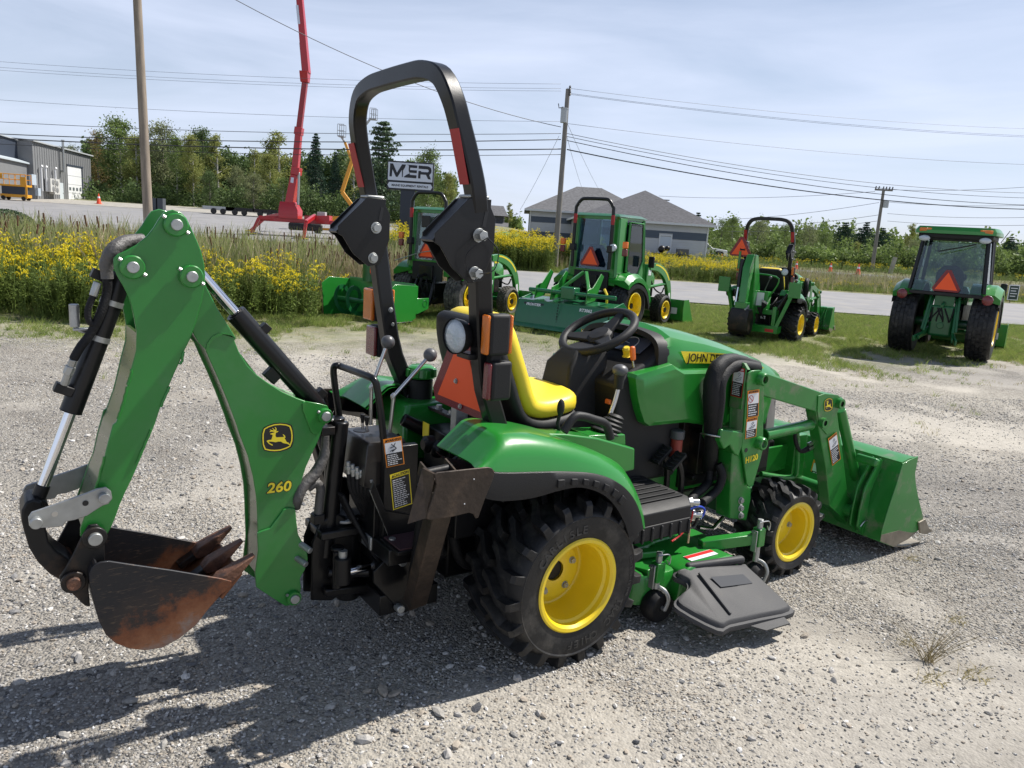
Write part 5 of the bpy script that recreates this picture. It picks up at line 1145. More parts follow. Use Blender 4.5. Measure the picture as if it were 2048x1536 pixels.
# control console
con = empty('control_console'); con.parent = H
x0c, x1c = -.655, -.505
cs_ = MB().loft([[(-.665, -.17, .655), (-.665, .06, .655), (-.50, .06, .60), (-.50, -.17, .60)], [(-.650, -.165, .80), (-.650, .055, .80), (-.50, .055, .80), (-.50, -.165, .80)], [(-.640, -.160, .812), (-.640, .05, .812), (-.505, .05, .812), (-.505, -.16, .812)]])
CON = mat('black_satin_brown_sheen', (.020, .017, .015), .32, coat=.2, bump=.04, bscale=120)  # brownish reflection of the rear face, painted into the whole cover colour
build('console_cover', cs_, CON, con, bevel=.003, fixn=True)
build('console_side', MB().bb(-.60, -.47, -.205, -.172, .43, .80), BLACK, con, bevel=.003)
build('console_column', MB().bb(-.62, -.50, -.17, .05, .43, .66), BLACK, con, bevel=.004)
for yy, xx in ((-.115, -.55), (.0, -.60)): build('lever_slot', MB().lathe([(.001, .0015), (.030, .0015), (.030, 0)], (xx, yy, .812), (0, 0, 1), 24), INK, con)
def lever(u0, v0, u1_, v1_, um, vm, yy, nm):
    a = P3('c', u0, v0, yy); m = P3('c', um, vm, yy); b = P3('c', u1_, v1_, yy)
    g = empty(nm); g.parent = H
    build('lever_rod', MB().tube([a, m, m, b], .0068, 10, smoothn=4), STEEL, g)
    build('ball_knob', MB().ball(b, .0255, 20, 12), PLASTG, g, ang=90)
lever(580, 1225, 720, 550, 585, 920, .0, 'control_lever'); lever(735, 1290, 1067, 655, 770, 990, -.10, 'control_lever')
for u, v, yy in ((513, 1170, -.02), (548, 1190, -.05)):
    a = P3('c', u, v+90, yy); b = P3('c', u, v+40, yy); c_ = P3('c', u, v-30, yy)
    g = empty('stabilizer_lever'); g.parent = H
    build('lever_rod', MB().cyl(a, b, .005, n=8), STEEL, g); build('lever_grip', MB().cyl(b, c_, .006, .010, 14), PLASTIC, g, bevel=.002)
gr_ = [P3('c', u, v, yy) for u, v, yy in ((345, 1400, .08), (320, 1150, .08), (285, 900, .08), (275, 770, .08), (300, 742, .07), (350, 755, .05), (480, 800, -.08), (580, 840, -.16), (610, 865, -.18), (630, 920, -.185), (660, 1120, -.19), (690, 1400, -.19), (715, 1700, -.19))]
build('grab_rail', MB().tube(gr_, .0125, 12, smoothn=4), BLACK, H, ang=80)
# hose cluster under console
for k in range(6):
    a = P3('d', 395+36*k, 300+22*k, -.10-.012*k); b = P3('d', 400+36*k, 400+20*k, -.10-.012*k)
    build('hose_fitting', MB().cyl(a, b, .0085, n=8).cyl(Vector(a).lerp(Vector(b), .35), Vector(a).lerp(Vector(b), .65), .012, n=6), ZINC, H, bevel=.0015)
    build('hydraulic_hose', MB().tube([b, P3('d', 415+30*k, 520+8*k, -.10-.01*k), P3('d', 470+20*k, 640, -.10), P3('d', 540+8*k, 760, -.08)], .0095, 8, smoothn=4), HOSE, H, ang=80)
sl_ = [P3('b', u, v, yy) for u, v, yy in ((1905, 60, -.05), (1900, 160, -.05), (1880, 220, -.055), (1840, 290, -.06), (1780, 350, -.07), (1745, 430, -.08), (1735, 480, -.06))]
build('hose_sleeve', MB().tube(sl_, [.014, .018, .020, .021, .020, .018, .015], 12, smoothn=4), SLV, H, ang=80)
sl_ = [P3('b', u, v, -.05) for u, v in ((1800, 370), (1850, 340), (1875, 370), (1870, 430), (1862, 520))]
build('hose_sleeve', MB().tube(sl_, .016, 12, smoothn=4), SLV, H, ang=80)
build('port_block', MB().box(P3('b', 1910, 30, -.04), (.05, .04, .03)).box(P3('b', 1858, 545, -.05), (.04, .04, .035)), BLACKM, H, bevel=.003)
build('boom_cylinder', MB().cyl((-.715, 0, .37), (-.70, 0, .87), .032, n=24), BLACK, H, bevel=.002)
# stabilizers
def stab(s):
    g = empty('stabilizer'); g.parent = H
    Yp = -.62
    pad = PL('d', Yp, [(1095, 400), (1120, 383), (1530, 340), (1565, 350), (1583, 385), (1570, 440), (1520, 560), (1450, 755), (1430, 760), (1412, 725), (1375, 712), (1240, 745), (1060, 772), (1030, 765), (1030, 740), (1075, 600), (1110, 480)])
    n = len(pad)
    # pad plate, tilted a little outwards
    b = MB(); f = lambda x, z, o: (x, s*(.62+o), z)
    b.loft([[f(x, z, .0) for x, z in pad], [f(x, z, .008) for x, z in pad]])
    build('stabilizer_pad', b, PADM, g, bevel=.002, fixn=True)
    lp_ = [pad[0], pad[-1], pad[-2], pad[-3]]
    e1_, e2_ = Vector((*pad[0], 0)), Vector((*pad[-4], 0))
    build('pad_flange', MB().poly3([(e1_.x, s*.62, e1_.y), (e1_.x-.012, s*.57, e1_.y+.005), (e2_.x-.035, s*.57, e2_.y-.03), (e2_.x, s*.62, e2_.y)], (1, 0, .2), .006), PADM, g, fixn=True)
    e1_, e2_ = Vector((*pad[4], 0)), Vector((*pad[7], 0))
    build('pad_flange', MB().poly3([(e1_.x, s*.62, e1_.y), (e1_.x+.012, s*.58, e1_.y), (e2_.x+.01, s*.58, e2_.y), (e2_.x, s*.62, e2_.y)], (1, 0, .2), .006), PADM, g, fixn=True)
    l0 = Vector(P3('d', 1175, 560, -.575)); l1 = Vector(P3('d', 985, 1490, -.34)); l0.y = s*.575; l1.y = s*.30
    build('stabilizer_leg', MB().beam(l0, l1, .07, .055, up=(0, -s, .2)), PADM, g, bevel=.004)
    tpv = P3('d', 1130, 355, -.53)
    build('pad_pivot', MB().cyl((tpv[0]-.06, s*.53, tpv[2]-.012), (tpv[0]+.05, s*.53, tpv[2]-.004), .0155, n=18), BLACKM, g, bevel=.003)
    build('pivot_lug', MB().beam((tpv[0]-.05, s*.50, tpv[2]), (tpv[0]-.05, s*.60, tpv[2]-.03), .006, .045).beam((tpv[0]+.04, s*.50, tpv[2]), (tpv[0]+.04, s*.60, tpv[2]-.03), .006, .045), PADM, g)
    a = Vector(P3('d', 1060, 480, -.5)); b2 = Vector(P3('d', 925, 1330, -.26)); a.y = s*.50; b2.y = s*.27
    build('stabilizer_cylinder', MB().cyl(a, b2, .028, n=20), BLACK, g, bevel=.003)
    for u, v in ((1425, 443), (1347, 646)):
        x, z = P2('d', u, v, Yp-.008); build('rivet', MB().cyl((x, s*.628, z), (x, s*.6295, z), .0022, n=8), WHITE, g)
stab(-1); stab(1)
# loop of hoses behind the wheel
hh = [P3('e', u, v, -.25) for u, v in ((40, 480), (20, 600), (70, 740), (130, 780), (200, 740), (210, 640), (180, 490))]
build('hydraulic_hose', MB().tube(hh, .020, 12, smoothn=5), HOSE, H, ang=80)
# ---------------- warning stickers
def sticker(par, O_, U_, V_, w_, h_, head, htxt, hm, hc, pic=.35, picm=None, lines=7, border=None, body=INK, lm=WHITE):
    # O_ top-left corner, U_ right, V_ up; built as thin layers
    O_ = Vector(O_); U_ = Vector(U_).normalized(); V_ = Vector(V_).normalized(); Nn = U_.cross(V_).normalized()
    g = empty('warning_label'); g.parent = par
    def rc(u0, v0, u1, v1, d, m, nm):
        p = lambda u, v: tuple(O_+U_*(u*w_)-V_*(v*h_)+Nn*d)
        return MB().add([p(u0, v0), p(u0, v1), p(u1, v1), p(u1, v0)], [(0, 1, 2, 3)])
    build('label_border', rc(0, 0, 1, 1, .0006, None, ''), border or hm, g)
    build('label_body', rc(.05, head, .95, .975, .0010, None, ''), body, g)
    if pic:
        build('label_picture', rc(.05, head, .95, head+pic, .0014, None, ''), WHITE, g)
        def pt(u, v): return tuple(O_+U_*(u*w_)-V_*((head+v*pic)*h_)+Nn*.0016)
        pc = MB()
        if picm == 'fig':
            for l in (((.4, .15), (.5, .35)), ((.62, .1), (.52, .4)), ((.3, .5), (.55, .42)), ((.55, .42), (.65, .62)), ((.65, .62), (.4, .85)), ((.3, .8), (.5, .7))): pc.tube([pt(*l[0]), pt(*l[1])], w_*.022, 5)
        elif picm == 'ban':
            pc.tube([pt(.28+.2*math.cos(a), .5+.33*math.sin(a)) for a in [2*math.pi*i/16 for i in range(16)]], w_*.018, 5, closed=True); pc.tube([pt(.14, .27), pt(.42, .73)], w_*.018, 5)
        else:
            pc.tube([pt(.45, .3), pt(.6, .12), pt(.68, .25), pt(.5, .5)], w_*.015, 5); pc.tube([pt(.25, .8), pt(.5, .65), pt(.8, .5), pt(.7, .75), pt(.35, .85)], w_*.018, 5)
        build('label_pictogram', pc, LRED if picm == 'ban' else INK, g)
    b = MB(); v = head+pic+.04; dv = (.96-v)/lines; rr__ = random.Random(int(w_*1e4)+lines)
    for k in range(lines):
        e_ = rr__.uniform(.6, .9)
        p = lambda u, vv: tuple(O_+U_*(u*w_)-V_*(vv*h_)+Nn*.0015)
        u = .10
        while u < e_:
            u2 = min(e_, u+rr__.uniform(.06, .16)); b.add([p(u, v+dv*k+dv*.15), p(u, v+dv*k+dv*.6), p(u2, v+dv*k+dv*.6), p(u2, v+dv*k+dv*.15)], [(0, 1, 2, 3)]); u = u2+.03
    build('label_text_lines', b, lm, g)
    c = O_+U_*(w_*.56)-V_*(h_*head*.52)+Nn*.0014
    text('label_heading', htxt, min(h_*head*.85, w_*.17), hc, g, frame(tuple(c), U_, V_), extr=.0002, off=.0003, sx=1)
    tr_ = [tuple(O_+U_*(w_*(.07+dx))-V_*(h_*head*(.8-dy))+Nn*.0016) for dx, dy in ((0, 0), (.12, 0), (.06, .6))]
    build('label_triangle', MB().add(tr_, [(0, 1, 2)]), hc, g)
    return g
# console labels (on the -y side of the console)
cy = -.2055
def lab(c, tl, trr, bl, Y, **k):
    a = Vector(P3(c, *tl, Y)); b = Vector(P3(c, *trr, Y)); d = Vector(P3(c, *bl, Y))
    sticker(k.pop('par', H), a, b-a, a-d, (b-a).length, (a-d).length, **k)
lab('d', (680, 118), (830, 90), (708, 350), -.2065, head=.15, htxt='WARNING', hm=LORG, hc=INK, pic=.38, picm='fig', lines=6)
lab('d', (735, 408), (895, 358), (762, 698), -.2065, head=.13, htxt='CAUTION', hm=LYEL, hc=INK, pic=0, lines=14)
lab('k', (385, 432), (548, 408), (375, 812), -.4035, head=.12, htxt='WARNING', hm=LORG, hc=INK, pic=.38, picm='ban', lines=5)
lab('k', (370, 822), (525, 790), (348, 1105), -.4035, head=.16, htxt='WARNING', hm=LORG, hc=INK, pic=.42, picm='x', lines=4)
xm = P2('k', 395, 190, MY)[0]-.0085
a = Vector(P3('k', 120, 170, -.40)); 
sticker(H, (xm, -.325, 1.032), (0, -1, 0), (0, 0, 1), .062, .135, head=.12, htxt='DANGER', hm=LRED, hc=WHITE, pic=.38, picm='x', lines=7)
# stickers on the arm
q1_ = [P2('h', u, v, -.3935) for u, v in ((1068, 690), (1128, 642), (1155, 830), (1098, 878))]
a = Vector((q1_[0][0], -.3935, q1_[0][1])); b = Vector((q1_[1][0], -.3935, q1_[1][1])); d = Vector((q1_[3][0], -.3935, q1_[3][1]))
sticker(H, a, b-a, a-d, (b-a).length, (a-d).length, head=.09, htxt='WARNING', hm=LORG, hc=INK, pic=.35, picm='x', lines=8)
hn = P3('h', 535, 830, -.4035)
text('model_number', 'H120', .040, LYEL, H, frame((hn[0], -.4035, hn[2]), (1, 0, .12), (0, 0, 1)), off=.0012, sx=1.0)
def emb2(a, b, y):
    # small emblem on the loader knee: shield box mapped from the large one
    u = 1041+(a-75)/620*62; v = 407+(b-100)/560*95; v -= (a-75)/620*4
    return P3('h', u, v, y)
emblem(H, emb2, -.3945)
# white/black label on bucket back
sticker(bk, (S[14][0]-.010, -.10, .40), (0, -1, 0), (0.2, 0, 1), .16, .09, head=.2, htxt='WARNING', hm=LORG, hc=INK, pic=.5, picm='x', lines=2)
# left far mast label
sticker(H, (.70, .33, 1.12), (0, -1, 0), (0, 0, 1), .06, .10, head=.01, htxt='', hm=LYEL, hc=INK, pic=0, lines=9)
# ================================================================== tractors parked behind
def turf_tyre(R, W, rim, nb=26, rows=5, gap=.72):
    b = MB(); h = W/2; Rc = R-.022
    prof = [(rim, -h*.75), (rim+(R-rim)*.5, -h*1.02), (R-.05, -h*.96), (Rc, -h*.72), (Rc+.004, 0)]; prof += [(r, -t) for r, t in prof[-2::-1]]
    b.lathe(prof, n=44)
    for j in range(rows):
        y = -h*.80+1.6*h*(j+.5)/rows; bw = 1.6*h/rows*gap*.5; dr = .012*(abs(y)/h)**2*2
        for i in range(nb):
            a = 2*math.pi*(i+(j % 2)*.5)/nb; da = math.pi/nb*gap
            ring = []
            for rr in (Rc-.02-dr, R-dr):
                for (aa, yy) in ((a-da, y-bw), (a+da, y-bw), (a+da, y+bw), (a-da, y+bw)): ring.append((rr*math.cos(aa), yy, rr*math.sin(aa)))
            b.add(ring, [(4, 5, 6, 7), (0, 1, 5, 4), (1, 2, 6, 5), (2, 3, 7, 6), (3, 0, 4, 7)])
    return b
def small_rim(r, W, dish):
    h = W/2
    return MB().lathe([(r+.012, -h*.86), (r+.016, -h*.92), (r-.004, -h*.95), (r-.014, -h*.84), (r-.022, -h*.4), (r-.03, dish), (r*.62, dish-.004), (r*.55, dish-.03), (.06, dish-.035), (.05, dish-.06), (.001, dish-.062)], n=36)
_wc = {}
def bwheel(par, name, c, R, W, rim, s, rub, kind='turf'):
    key = (R, W, rim, kind)
    g = empty(name, c); g.parent = par
    if key not in _wc:
        t = turf_tyre(R, W, rim) if kind == 'turf' else tyre_mesh(R, R-.03, W, rim, 18, .026, rim+(R-rim)*.6)
        a = build('tyre', t, rub, g, fixn=True); b = build('rim', small_rim(rim-.006, W, -.02), YELLOW, g)
        h = build('hub', MB().cyl((0, -.05, 0), (0, -.10, 0), .05, n=12), BLACK, g)
        _wc[key] = (a.data, b.data, h.data)
    else:
        for nm, dt in zip(('tyre', 'rim', 'hub'), _wc[key]):
            o = bpy.data.objects.new(nm, dt); C.objects.link(o); o.parent = g
    if s > 0: g.rotation_euler = (0, 0, math.pi)
    return g
def lamp_pair(par, x, y, z, h=.11, w_=.09):
    build('amber_lamp', MB().bb(x-.03, x+.03, y-w_/2, y+w_/2, z, z+h), AMBER, par, bevel=.01); build('red_lamp', MB().bb(x-.03, x+.03, y-w_/2, y+w_/2, z-h-.02, z-.01), REDL, par, bevel=.01)
def loader_kit(par, xm, half, scale=1.0, bw=.75, label=True):
    # curved arms, masts and a bucket on the ground, in the tractor's metres
    k = scale
    for s in (-1, 1):
        y = s*half
        build('loader_mast', MB().prism([(xm-.08, .45), (xm+.10, .45), (xm+.12, .95*k), (xm+.06, 1.15*k), (xm-.06, 1.15*k), (xm-.10, .95*k)], y-.05, y+.05), GREEN, par, bevel=.006)
        build('sticker', MB().bb(xm-.05, xm+.06, y-.055, y-.051, .95*k, 1.05*k), WHITE, par); build('sticker', MB().bb(xm-.05, xm+.06, y-.055, y-.051, .62*k, .70*k), WHITE, par)
        pts = [(xm, 1.10), (xm+.30, 1.10), (xm+.62, 1.0), (xm+.84, .82), (xm+.95, .60), (xm+1.02, .25)]
        up = []; lo = []
        pv = spl2(pts, 4)
        for i, p in enumerate(pv):
            a = pv[max(i-1, 0)]; b = pv[min(i+1, len(pv)-1)]; l = math.hypot(b[0]-a[0], b[1]-a[1]); nx_, nz_ = -(b[1]-a[1])/l, (b[0]-a[0])/l; hh = .055+.03*math.sin(math.pi*i/(len(pv)-1))
            up.append((p[0]+nx_*hh, p[1]*k+nz_*hh)); lo.append((p[0]-nx_*hh, p[1]*k-nz_*hh))
        yy = s*(half+.03)
        build('lift_arm', MB().prism(up+lo[::-1], yy-.035, yy+.035), GREEN, par, bevel=.005)
        st_ = [(a_*.86+b_*.14, c_*.86+d_*.14) for (a_, c_), (b_, d_) in zip(up[3:13], lo[3:13])]; st2_ = [(a_*.66+b_*.34, c_*.66+d_*.34) for (a_, c_), (b_, d_) in zip(up[3:13], lo[3:13])]
        build('arm_stripe', MB().prism(st_+st2_[::-1], yy+s*.0352, yy+s*.0365), LYEL, par)
        build('arm_sticker', MB().beam((xm+.93, yy+s*.037, .60*k), (xm+.97, yy+s*.037, .45*k), .07, .002, up=(0, 1, 0)), WHITE, par)
        build('lift_cylinder', MB().cyl((xm, y, .72*k), (xm+.78, yy, .78*k), .028, n=12), GREEN, par)
        build('tilt_cylinder', MB().cyl((xm+.86, yy, .86*k), (xm+1.12, yy, .32*k), .022, n=12), GREEN, par)
        build('hydraulic_hose', MB().tube([(xm+.2, y, .85*k), (xm+.4, y, .68*k), (xm+.7, y, .60*k), (xm+.8, y, .70*k)], .014, 6, smoothn=3), HOSE, par)
    x0 = xm+1.08
    prof = [(x0, .48), (x0-.02, .30), (x0, .08), (x0+.10, .012), (x0+.55, .004), (x0+.55, .016), (x0+.12, .03), (x0+.02, .10), (x0+.0, .30), (x0+.02, .48)]
    g = empty('loader_bucket'); g.parent = par
    build('bucket_shell', MB().prism(prof, -bw, bw), GREEN, g, fixn=True)
    for s in (-1, 1): build('bucket_side', MB().prism([(x0, .48), (x0-.02, .30), (x0, .08), (x0+.10, .008), (x0+.55, .004), (x0+.40, .22), (x0+.24, .48)], s*bw, s*(bw-.012)), GREEN, g)
    build('bucket_label', MB().bb(x0-.026, x0-.022, -bw+.12, -bw+.26, .20, .32), WHITE, g)
    build('cross_tube', MB().cyl((x0-.12, -half, .28), (x0-.12, half, .28), .04, n=12), GREEN, par)
def chassis(par, R, wb, hz, hw_=.24, hood_z=1.18, x0=.55):
    m = MB(); m.bb(-.35, .6, -.17, .17, R-.16, R+.20); build('transmission_housing', m, BLACK, par, bevel=.02)
    build('engine', MB().bb(.55, wb+.15, -.20, .20, .42, .85), BLACKM, par, bevel=.02)
    build('axle', MB().cyl((0, -.5, R), (0, .5, R), .08, n=14), GREEND, par)
    build('front_axle', MB().cyl((wb, -.45, .30), (wb, .45, .30), .05, n=12), GREEND, par)
    rings = []
    for x, w2, zt, zb in ((x0, hw_, hood_z, .86), (x0+.3, hw_, hood_z-.01, .84), (wb+.0, hw_*.92, hood_z-.10, .80), (wb+.30, hw_*.78, hood_z-.20, .72), (wb+.42, hw_*.5, hood_z-.34, .66)):
        rings.append([(x, -w2, zb), (x, -w2, zt-.12), (x, -w2*.8, zt-.03), (x, -w2*.3, zt), (x, w2*.3, zt), (x, w2*.8, zt-.03), (x, w2, zt-.12), (x, w2, zb)])
    build('hood', MB().loft(rings), GREEN, par, ang=35, fixn=True)
    build('hood_stripe', MB().bb(x0+.15, wb+.0, -hw_-.003, -hw_+.01, hood_z-.19, hood_z-.13), LYEL, par)
    build('grille', MB().bb(wb+.30, wb+.36, -hw_*.6, hw_*.6, .5, .78), PLASTIC, par, bevel=.02)
def bfender(par, R, W, yc, s, m=None, flat=True):
    n = 12; rings = []
    for i in range(n+1):
        a = rad(128-112*i/n); rr = R+.10
        cx, cz = math.cos(a)*rr*1.08, R+math.sin(a)*rr*(1.0 if a < rad(120) else .98)
        yi = s*(yc-W*.62); yo = s*(yc+W*.55)
        rings.append([(cx, yi, cz+.02), (cx, s*(yc+W*.30), cz+.02), (cx*.98, yo, cz-.05), (cx*.95, yo, cz-.12), (cx*.93, yo, cz-.125), (cx*.95, yi, cz-.02)])
    build('fender', MB().loft(rings), m or GREEN, par, ang=30, fixn=True)
    r2 = [[(p[0]*.985, p[1], p[2]-.11) for p in (r[2], r[3])]+[(r[3][0]*.93, r[3][1], r[3][2]-.10), (r[3][0]*.93, s*(yc), r[3][2]-.05)] for r in rings]
    build('fender_flare', MB().loft(r2), PLASTIC, par, fixn=True)
def bg_tractor(pos, hd, label, cabk, R=.46, W=.33, rf=.30, wb=1.55, track=.58, rub=RUBBER, rimr=.24):
    T = empty('parked_tractor', (pos[0], pos[1], float(hill(pos[0], pos[1]))), rad(hd), label, 'tractor')
    for s in (-1, 1):
        bwheel(T, 'rear_wheel', (0, s*track, R), R, W, rimr, s, rub)
        bwheel(T, 'front_wheel', (wb, s*(track-.06), rf), rf, W*.66, rf*.56, s, rub)
        bfender(T, R, W, track, s)
    chassis(T, R, wb, 1.2)
    # three point hitch and rear clutter
    hitch = MB()
    for s in (-1, 1): hitch.beam((-.25, s*.16, R-.05), (-.78, s*.24, R-.22), .03, .06); hitch.cyl((-.30, s*.17, R+.42), (-.55, s*.21, R-.12), .022, n=10)
    hitch.bb(-.40, -.22, -.14, .14, R+.25, R+.50); hitch.cyl((-.38, 0, R+.35), (-.62, 0, R+.30), .025, n=10); hitch.bb(-.38, -.30, -.12, .12, R-.1, R+.2); hitch.cyl((-.45, 0, R-.02), (-.35, 0, R-.02), .05, n=14)
    build('three_point_hitch', hitch, GREEND if cabk == 'factory' else BLACK, T, bevel=.006, fixn=False)
    hs = MB(); rr = random.Random(int(pos[0]*10)+5)
    for k in range(7):
        y = rr.uniform(-.2, .2); hs.tube([(-.30, y, R+.35), (-.42, y+rr.uniform(-.1, .1), R+.25), (-.42, y+rr.uniform(-.1, .1), R+.05), (-.32, y, R-.02)], .011, 6, smoothn=3)
    build('hydraulic_hose', hs, HOSE, T)
    return T
def prism_y(b, poly, y0, y1): return b.prism(poly, y0, y1)
def frame_post(par, a, b, w_, h_, m, name='cab_post'): return build(name, MB().beam(a, b, w_, h_), m, par, bevel=.004)
def pane(par, pts, m=None, name='window_pane'):
    a, b, c = Vector(pts[0]), Vector(pts[1]), Vector(pts[2]); n = (b-a).cross(c-a).normalized()
    return build(name, MB().poly3(pts, n, .006), m or GLASS, par, fixn=True)
def bseat(par, x, z, m=None):
    build('seat', MB().bb(x-.02, x+.42, -.22, .22, z, z+.10), SEATY if m is None else m, par, bevel=.03, seg=3); build('seat_back', MB().loft([[(x-.10, -.20, z+.05), (x-.10, .20, z+.05), (x+.02, .20, z+.05), (x+.02, -.20, z+.05)], [(x-.20, -.20, z+.42), (x-.20, .20, z+.42), (x-.10, .20, z+.42), (x-.10, -.20, z+.42)], [(x-.22, -.11, z+.54), (x-.22, .11, z+.54), (x-.14, .11, z+.54), (x-.14, -.11, z+.54)]]), PLASTIC, par, bevel=.03, seg=3)
def bsteer(par, x, z):
    n = Vector((-.5, 0, .86)); u1 = Vector((0, 1, 0)); u2 = n.cross(u1); c = Vector((x, 0, z))
    build('steering_wheel', MB().tube([c+(u1*math.cos(a)+u2*math.sin(a))*.17 for a in [2*math.pi*i/24 for i in range(24)]], .014, 8, closed=True).beam(c-u1*.16, c+u1*.16, .03, .012, up=n).cyl(c, c-n*.35, .03, n=10), PLASTIC, par)
def roll_hoop(par, x, half, ztop, z0, m=BLACK, r=.03, tape=True, lean=.0):
    pts = [(x+lean*0, -half, z0), (x, -half, ztop-.25), (x, -half+.02, ztop-.12), (x, -half+.10, ztop-.02), (x, -half+.2, ztop), (x, half-.2, ztop), (x, half-.10, ztop-.02), (x, half-.02, ztop-.12), (x, half, ztop-.25), (x, half, z0)]
    build('roll_bar', MB().tube(pts, r, 10, smoothn=3), m, par, ang=70)
    if tape:
        for s in (-1, 1): build('red_tape', MB().cyl((x, s*half, ztop-.42), (x, s*half, ztop-.26), r*1.06, n=12), DREDT, par)
        for s in (-1, 1): build('hinge_knuckle', MB().bb(x-.05, x+.05, s*half-.05, s*half+.05, z0+.28, z0+.40), BLACK, par, bevel=.01)
# --- T1: soft cab tractor with clouded rear film
hd = 57
T1 = bg_tractor((-1.42, 13.75), 60, 'green tractor with soft cab, cloudy plastic rear window and dusty tyres, behind the roll bar', 'soft', R=.44, W=.34, rf=.29, wb=1.6, track=.56, rub=RUBBERG, rimr=.22)
def soft_cab(T, m_rear, half=.42, x0=-.30, x1=.62, z0=1.02, z1=1.86, door=False):
    fr = GREEN
    for s in (-1, 1):
        frame_post(T, (x0, s*half, z0-.1), (x0+.06, s*(half-.05), z1), .05, .10, fr); frame_post(T, (x1, s*(half+.05), z0-.3), (x1-.10, s*half, z1), .05, .05, fr)
        frame_post(T, (x0, s*(half-.02), z1), (x1-.08, s*(half-.02), z1), .05, .05, fr)
        pane(T, [(x0+.03, s*(half-.03), z0), (x1-.02, s*(half+.04), z0), (x1-.12, s*(half-.01), z1-.03), (x0+.08, s*(half-.06), z1-.03)], GLASS)
        build('side_panel', MB().bb(x0-.02, x0+.10, s*(half-.10), s*(half+.02), z0-.25, z1-.02), fr, T, bevel=.01)
    for a, b in (((x0, -half, z0-.02), (x0, half, z0-.02)), ((x0+.05, -half, z1), (x0+.05, half, z1))): frame_post(T, a, b, .05, .06, fr)
    build('cab_roof', MB().loft([[(x0-.04, -half-.04, z1+.02), (x1, -half-.04, z1+.02), (x1, half+.04, z1+.02), (x0-.04, half+.04, z1+.02)], [(x0+.06, -half+.06, z1+.07), (x1-.1, -half+.06, z1+.07), (x1-.1, half-.06, z1+.07), (x0+.06, half-.06, z1+.07)]]), GREEND, T, bevel=.01, fixn=True)
    pane(T, [(x0-.01, -half+.07, z0), (x0-.01, half-.07, z0), (x0+.045, half-.09, z1-.02), (x0+.045, -half+.09, z1-.02)], m_rear, 'rear_window')
    pane(T, [(x1, -half, z0-.1), (x1, half, z0-.1), (x1-.1, half-.04, z1-.02), (x1-.1, -half+.04, z1-.02)], GLASS, 'windscreen')
    build('rear_apron', MB().bb(x0-.06, x0-.02, -half+.10, half-.10, z0-.34, z0-.02), PLASTIC, T, bevel=.01)
soft_cab(T1, PLASTICF)
bseat(T1, -.08, .92); bsteer(T1, .42, 1.22)
roll_hoop(T1, -.38, .36, 2.16, 1.0)
smv(T1, -.40, .0, 1.17, .36)
for s in (-1, 1): lamp_pair(T1, -.34, s*.60, 1.37)
build('mirror', MB().bb(-.36, -.34, -.02, .16, 1.58, 1.78), BLACK, T1, bevel=.02)
build('wiper_strap', MB().tube([(-.44, -.28, 1.22), (-.46, .1, 1.15), (-.5, .6, .98)], .008, 6), ZINC, T1)
build('mirror_arm', MB().tube([(-.36, -.2, 1.80), (-.40, -.12, 1.70), (-.38, -.24, 1.55), (-.36, -.1, 1.48)], .008, 6, smoothn=3), BLACK, T1)
loader_kit(T1, 1.0, .42)
build('rear_number', MB().tube([(-.372, .06, .90), (-.372, -.01, .90), (-.372, -.02, .87), (-.372, .05, .86), (-.372, .05, .82), (-.372, -.02, .81)], .008, 6, smoothn=3), WHITE, T1)
# --- T2: tractor with hard sided cab and tinted rear glass
T2 = bg_tractor((1.45, 13.85), 55, 'green tractor with tinted cab windows and black roll bar, third vehicle back beside the steering wheel', 'hard', R=.44, W=.34, rf=.30, wb=1.55, track=.57, rimr=.235)
T2['label'] = 'green cab tractor with dark tinted windows, coupled in front of the tiller'
soft_cab(T2, BLUEG, half=.44, x1=.72, z0=1.02, z1=1.92)
for s in (-1, 1):
    build('side_hood_panel', MB().bb(-.30, -.05, s*.40, s*.47, .98, 1.92), GREEN, T2, bevel=.01)
    y = s*.50
    build('door_frame', MB().tube([(-.02, y, 1.02), (.0, y, 1.86), (.50, y, 1.86), (.60, y, 1.20), (.32, y, .78), (.10, y, 1.0)], .022, 8, closed=True), GREEN, T2)
    build('door_pane', MB().prism([(0, 1.04), (.01, 1.84), (.49, 1.84), (.58, 1.20), (.31, .82)], y-.004, y+.004), GLASS, T2)
    build('door_seal', MB().tube([(.01, y-.01*-s, 1.06), (.03, y, 1.82), (.47, y, 1.82), (.56, y, 1.20), (.31, y, .84)], .012, 6, closed=True), BLACK, T2)
    build('mirror', MB().bb(.62, .66, s*.60, s*.72, 1.10, 1.30), BLACK, T2, bevel=.02)
build('lower_door_panel', MB().prism([(.10, 1.0), (.32, .78), (.60, 1.18), (.66, 1.0), (.62, .50), (.40, .45), (.34, .62)], -.50, -.47), GREEN, T2, bevel=.005)
bseat(T2, -.05, .92); bsteer(T2, .45, 1.24)
roll_hoop(T2, -.40, .37, 2.22, 1.05)
smv(T2, -.42, .0, 1.20, .40)
for s in (-1, 1): lamp_pair(T2, -.34, s*.62, 1.42)
build('work_lamp', MB().lathe([(.001, -.02), (.06, -.015), (.065, .03), (.03, .06)], (-.42, -.42, 1.42), (1, 0, 0), 20), LAMP, T2)
loader_kit(T2, 1.0, .42)
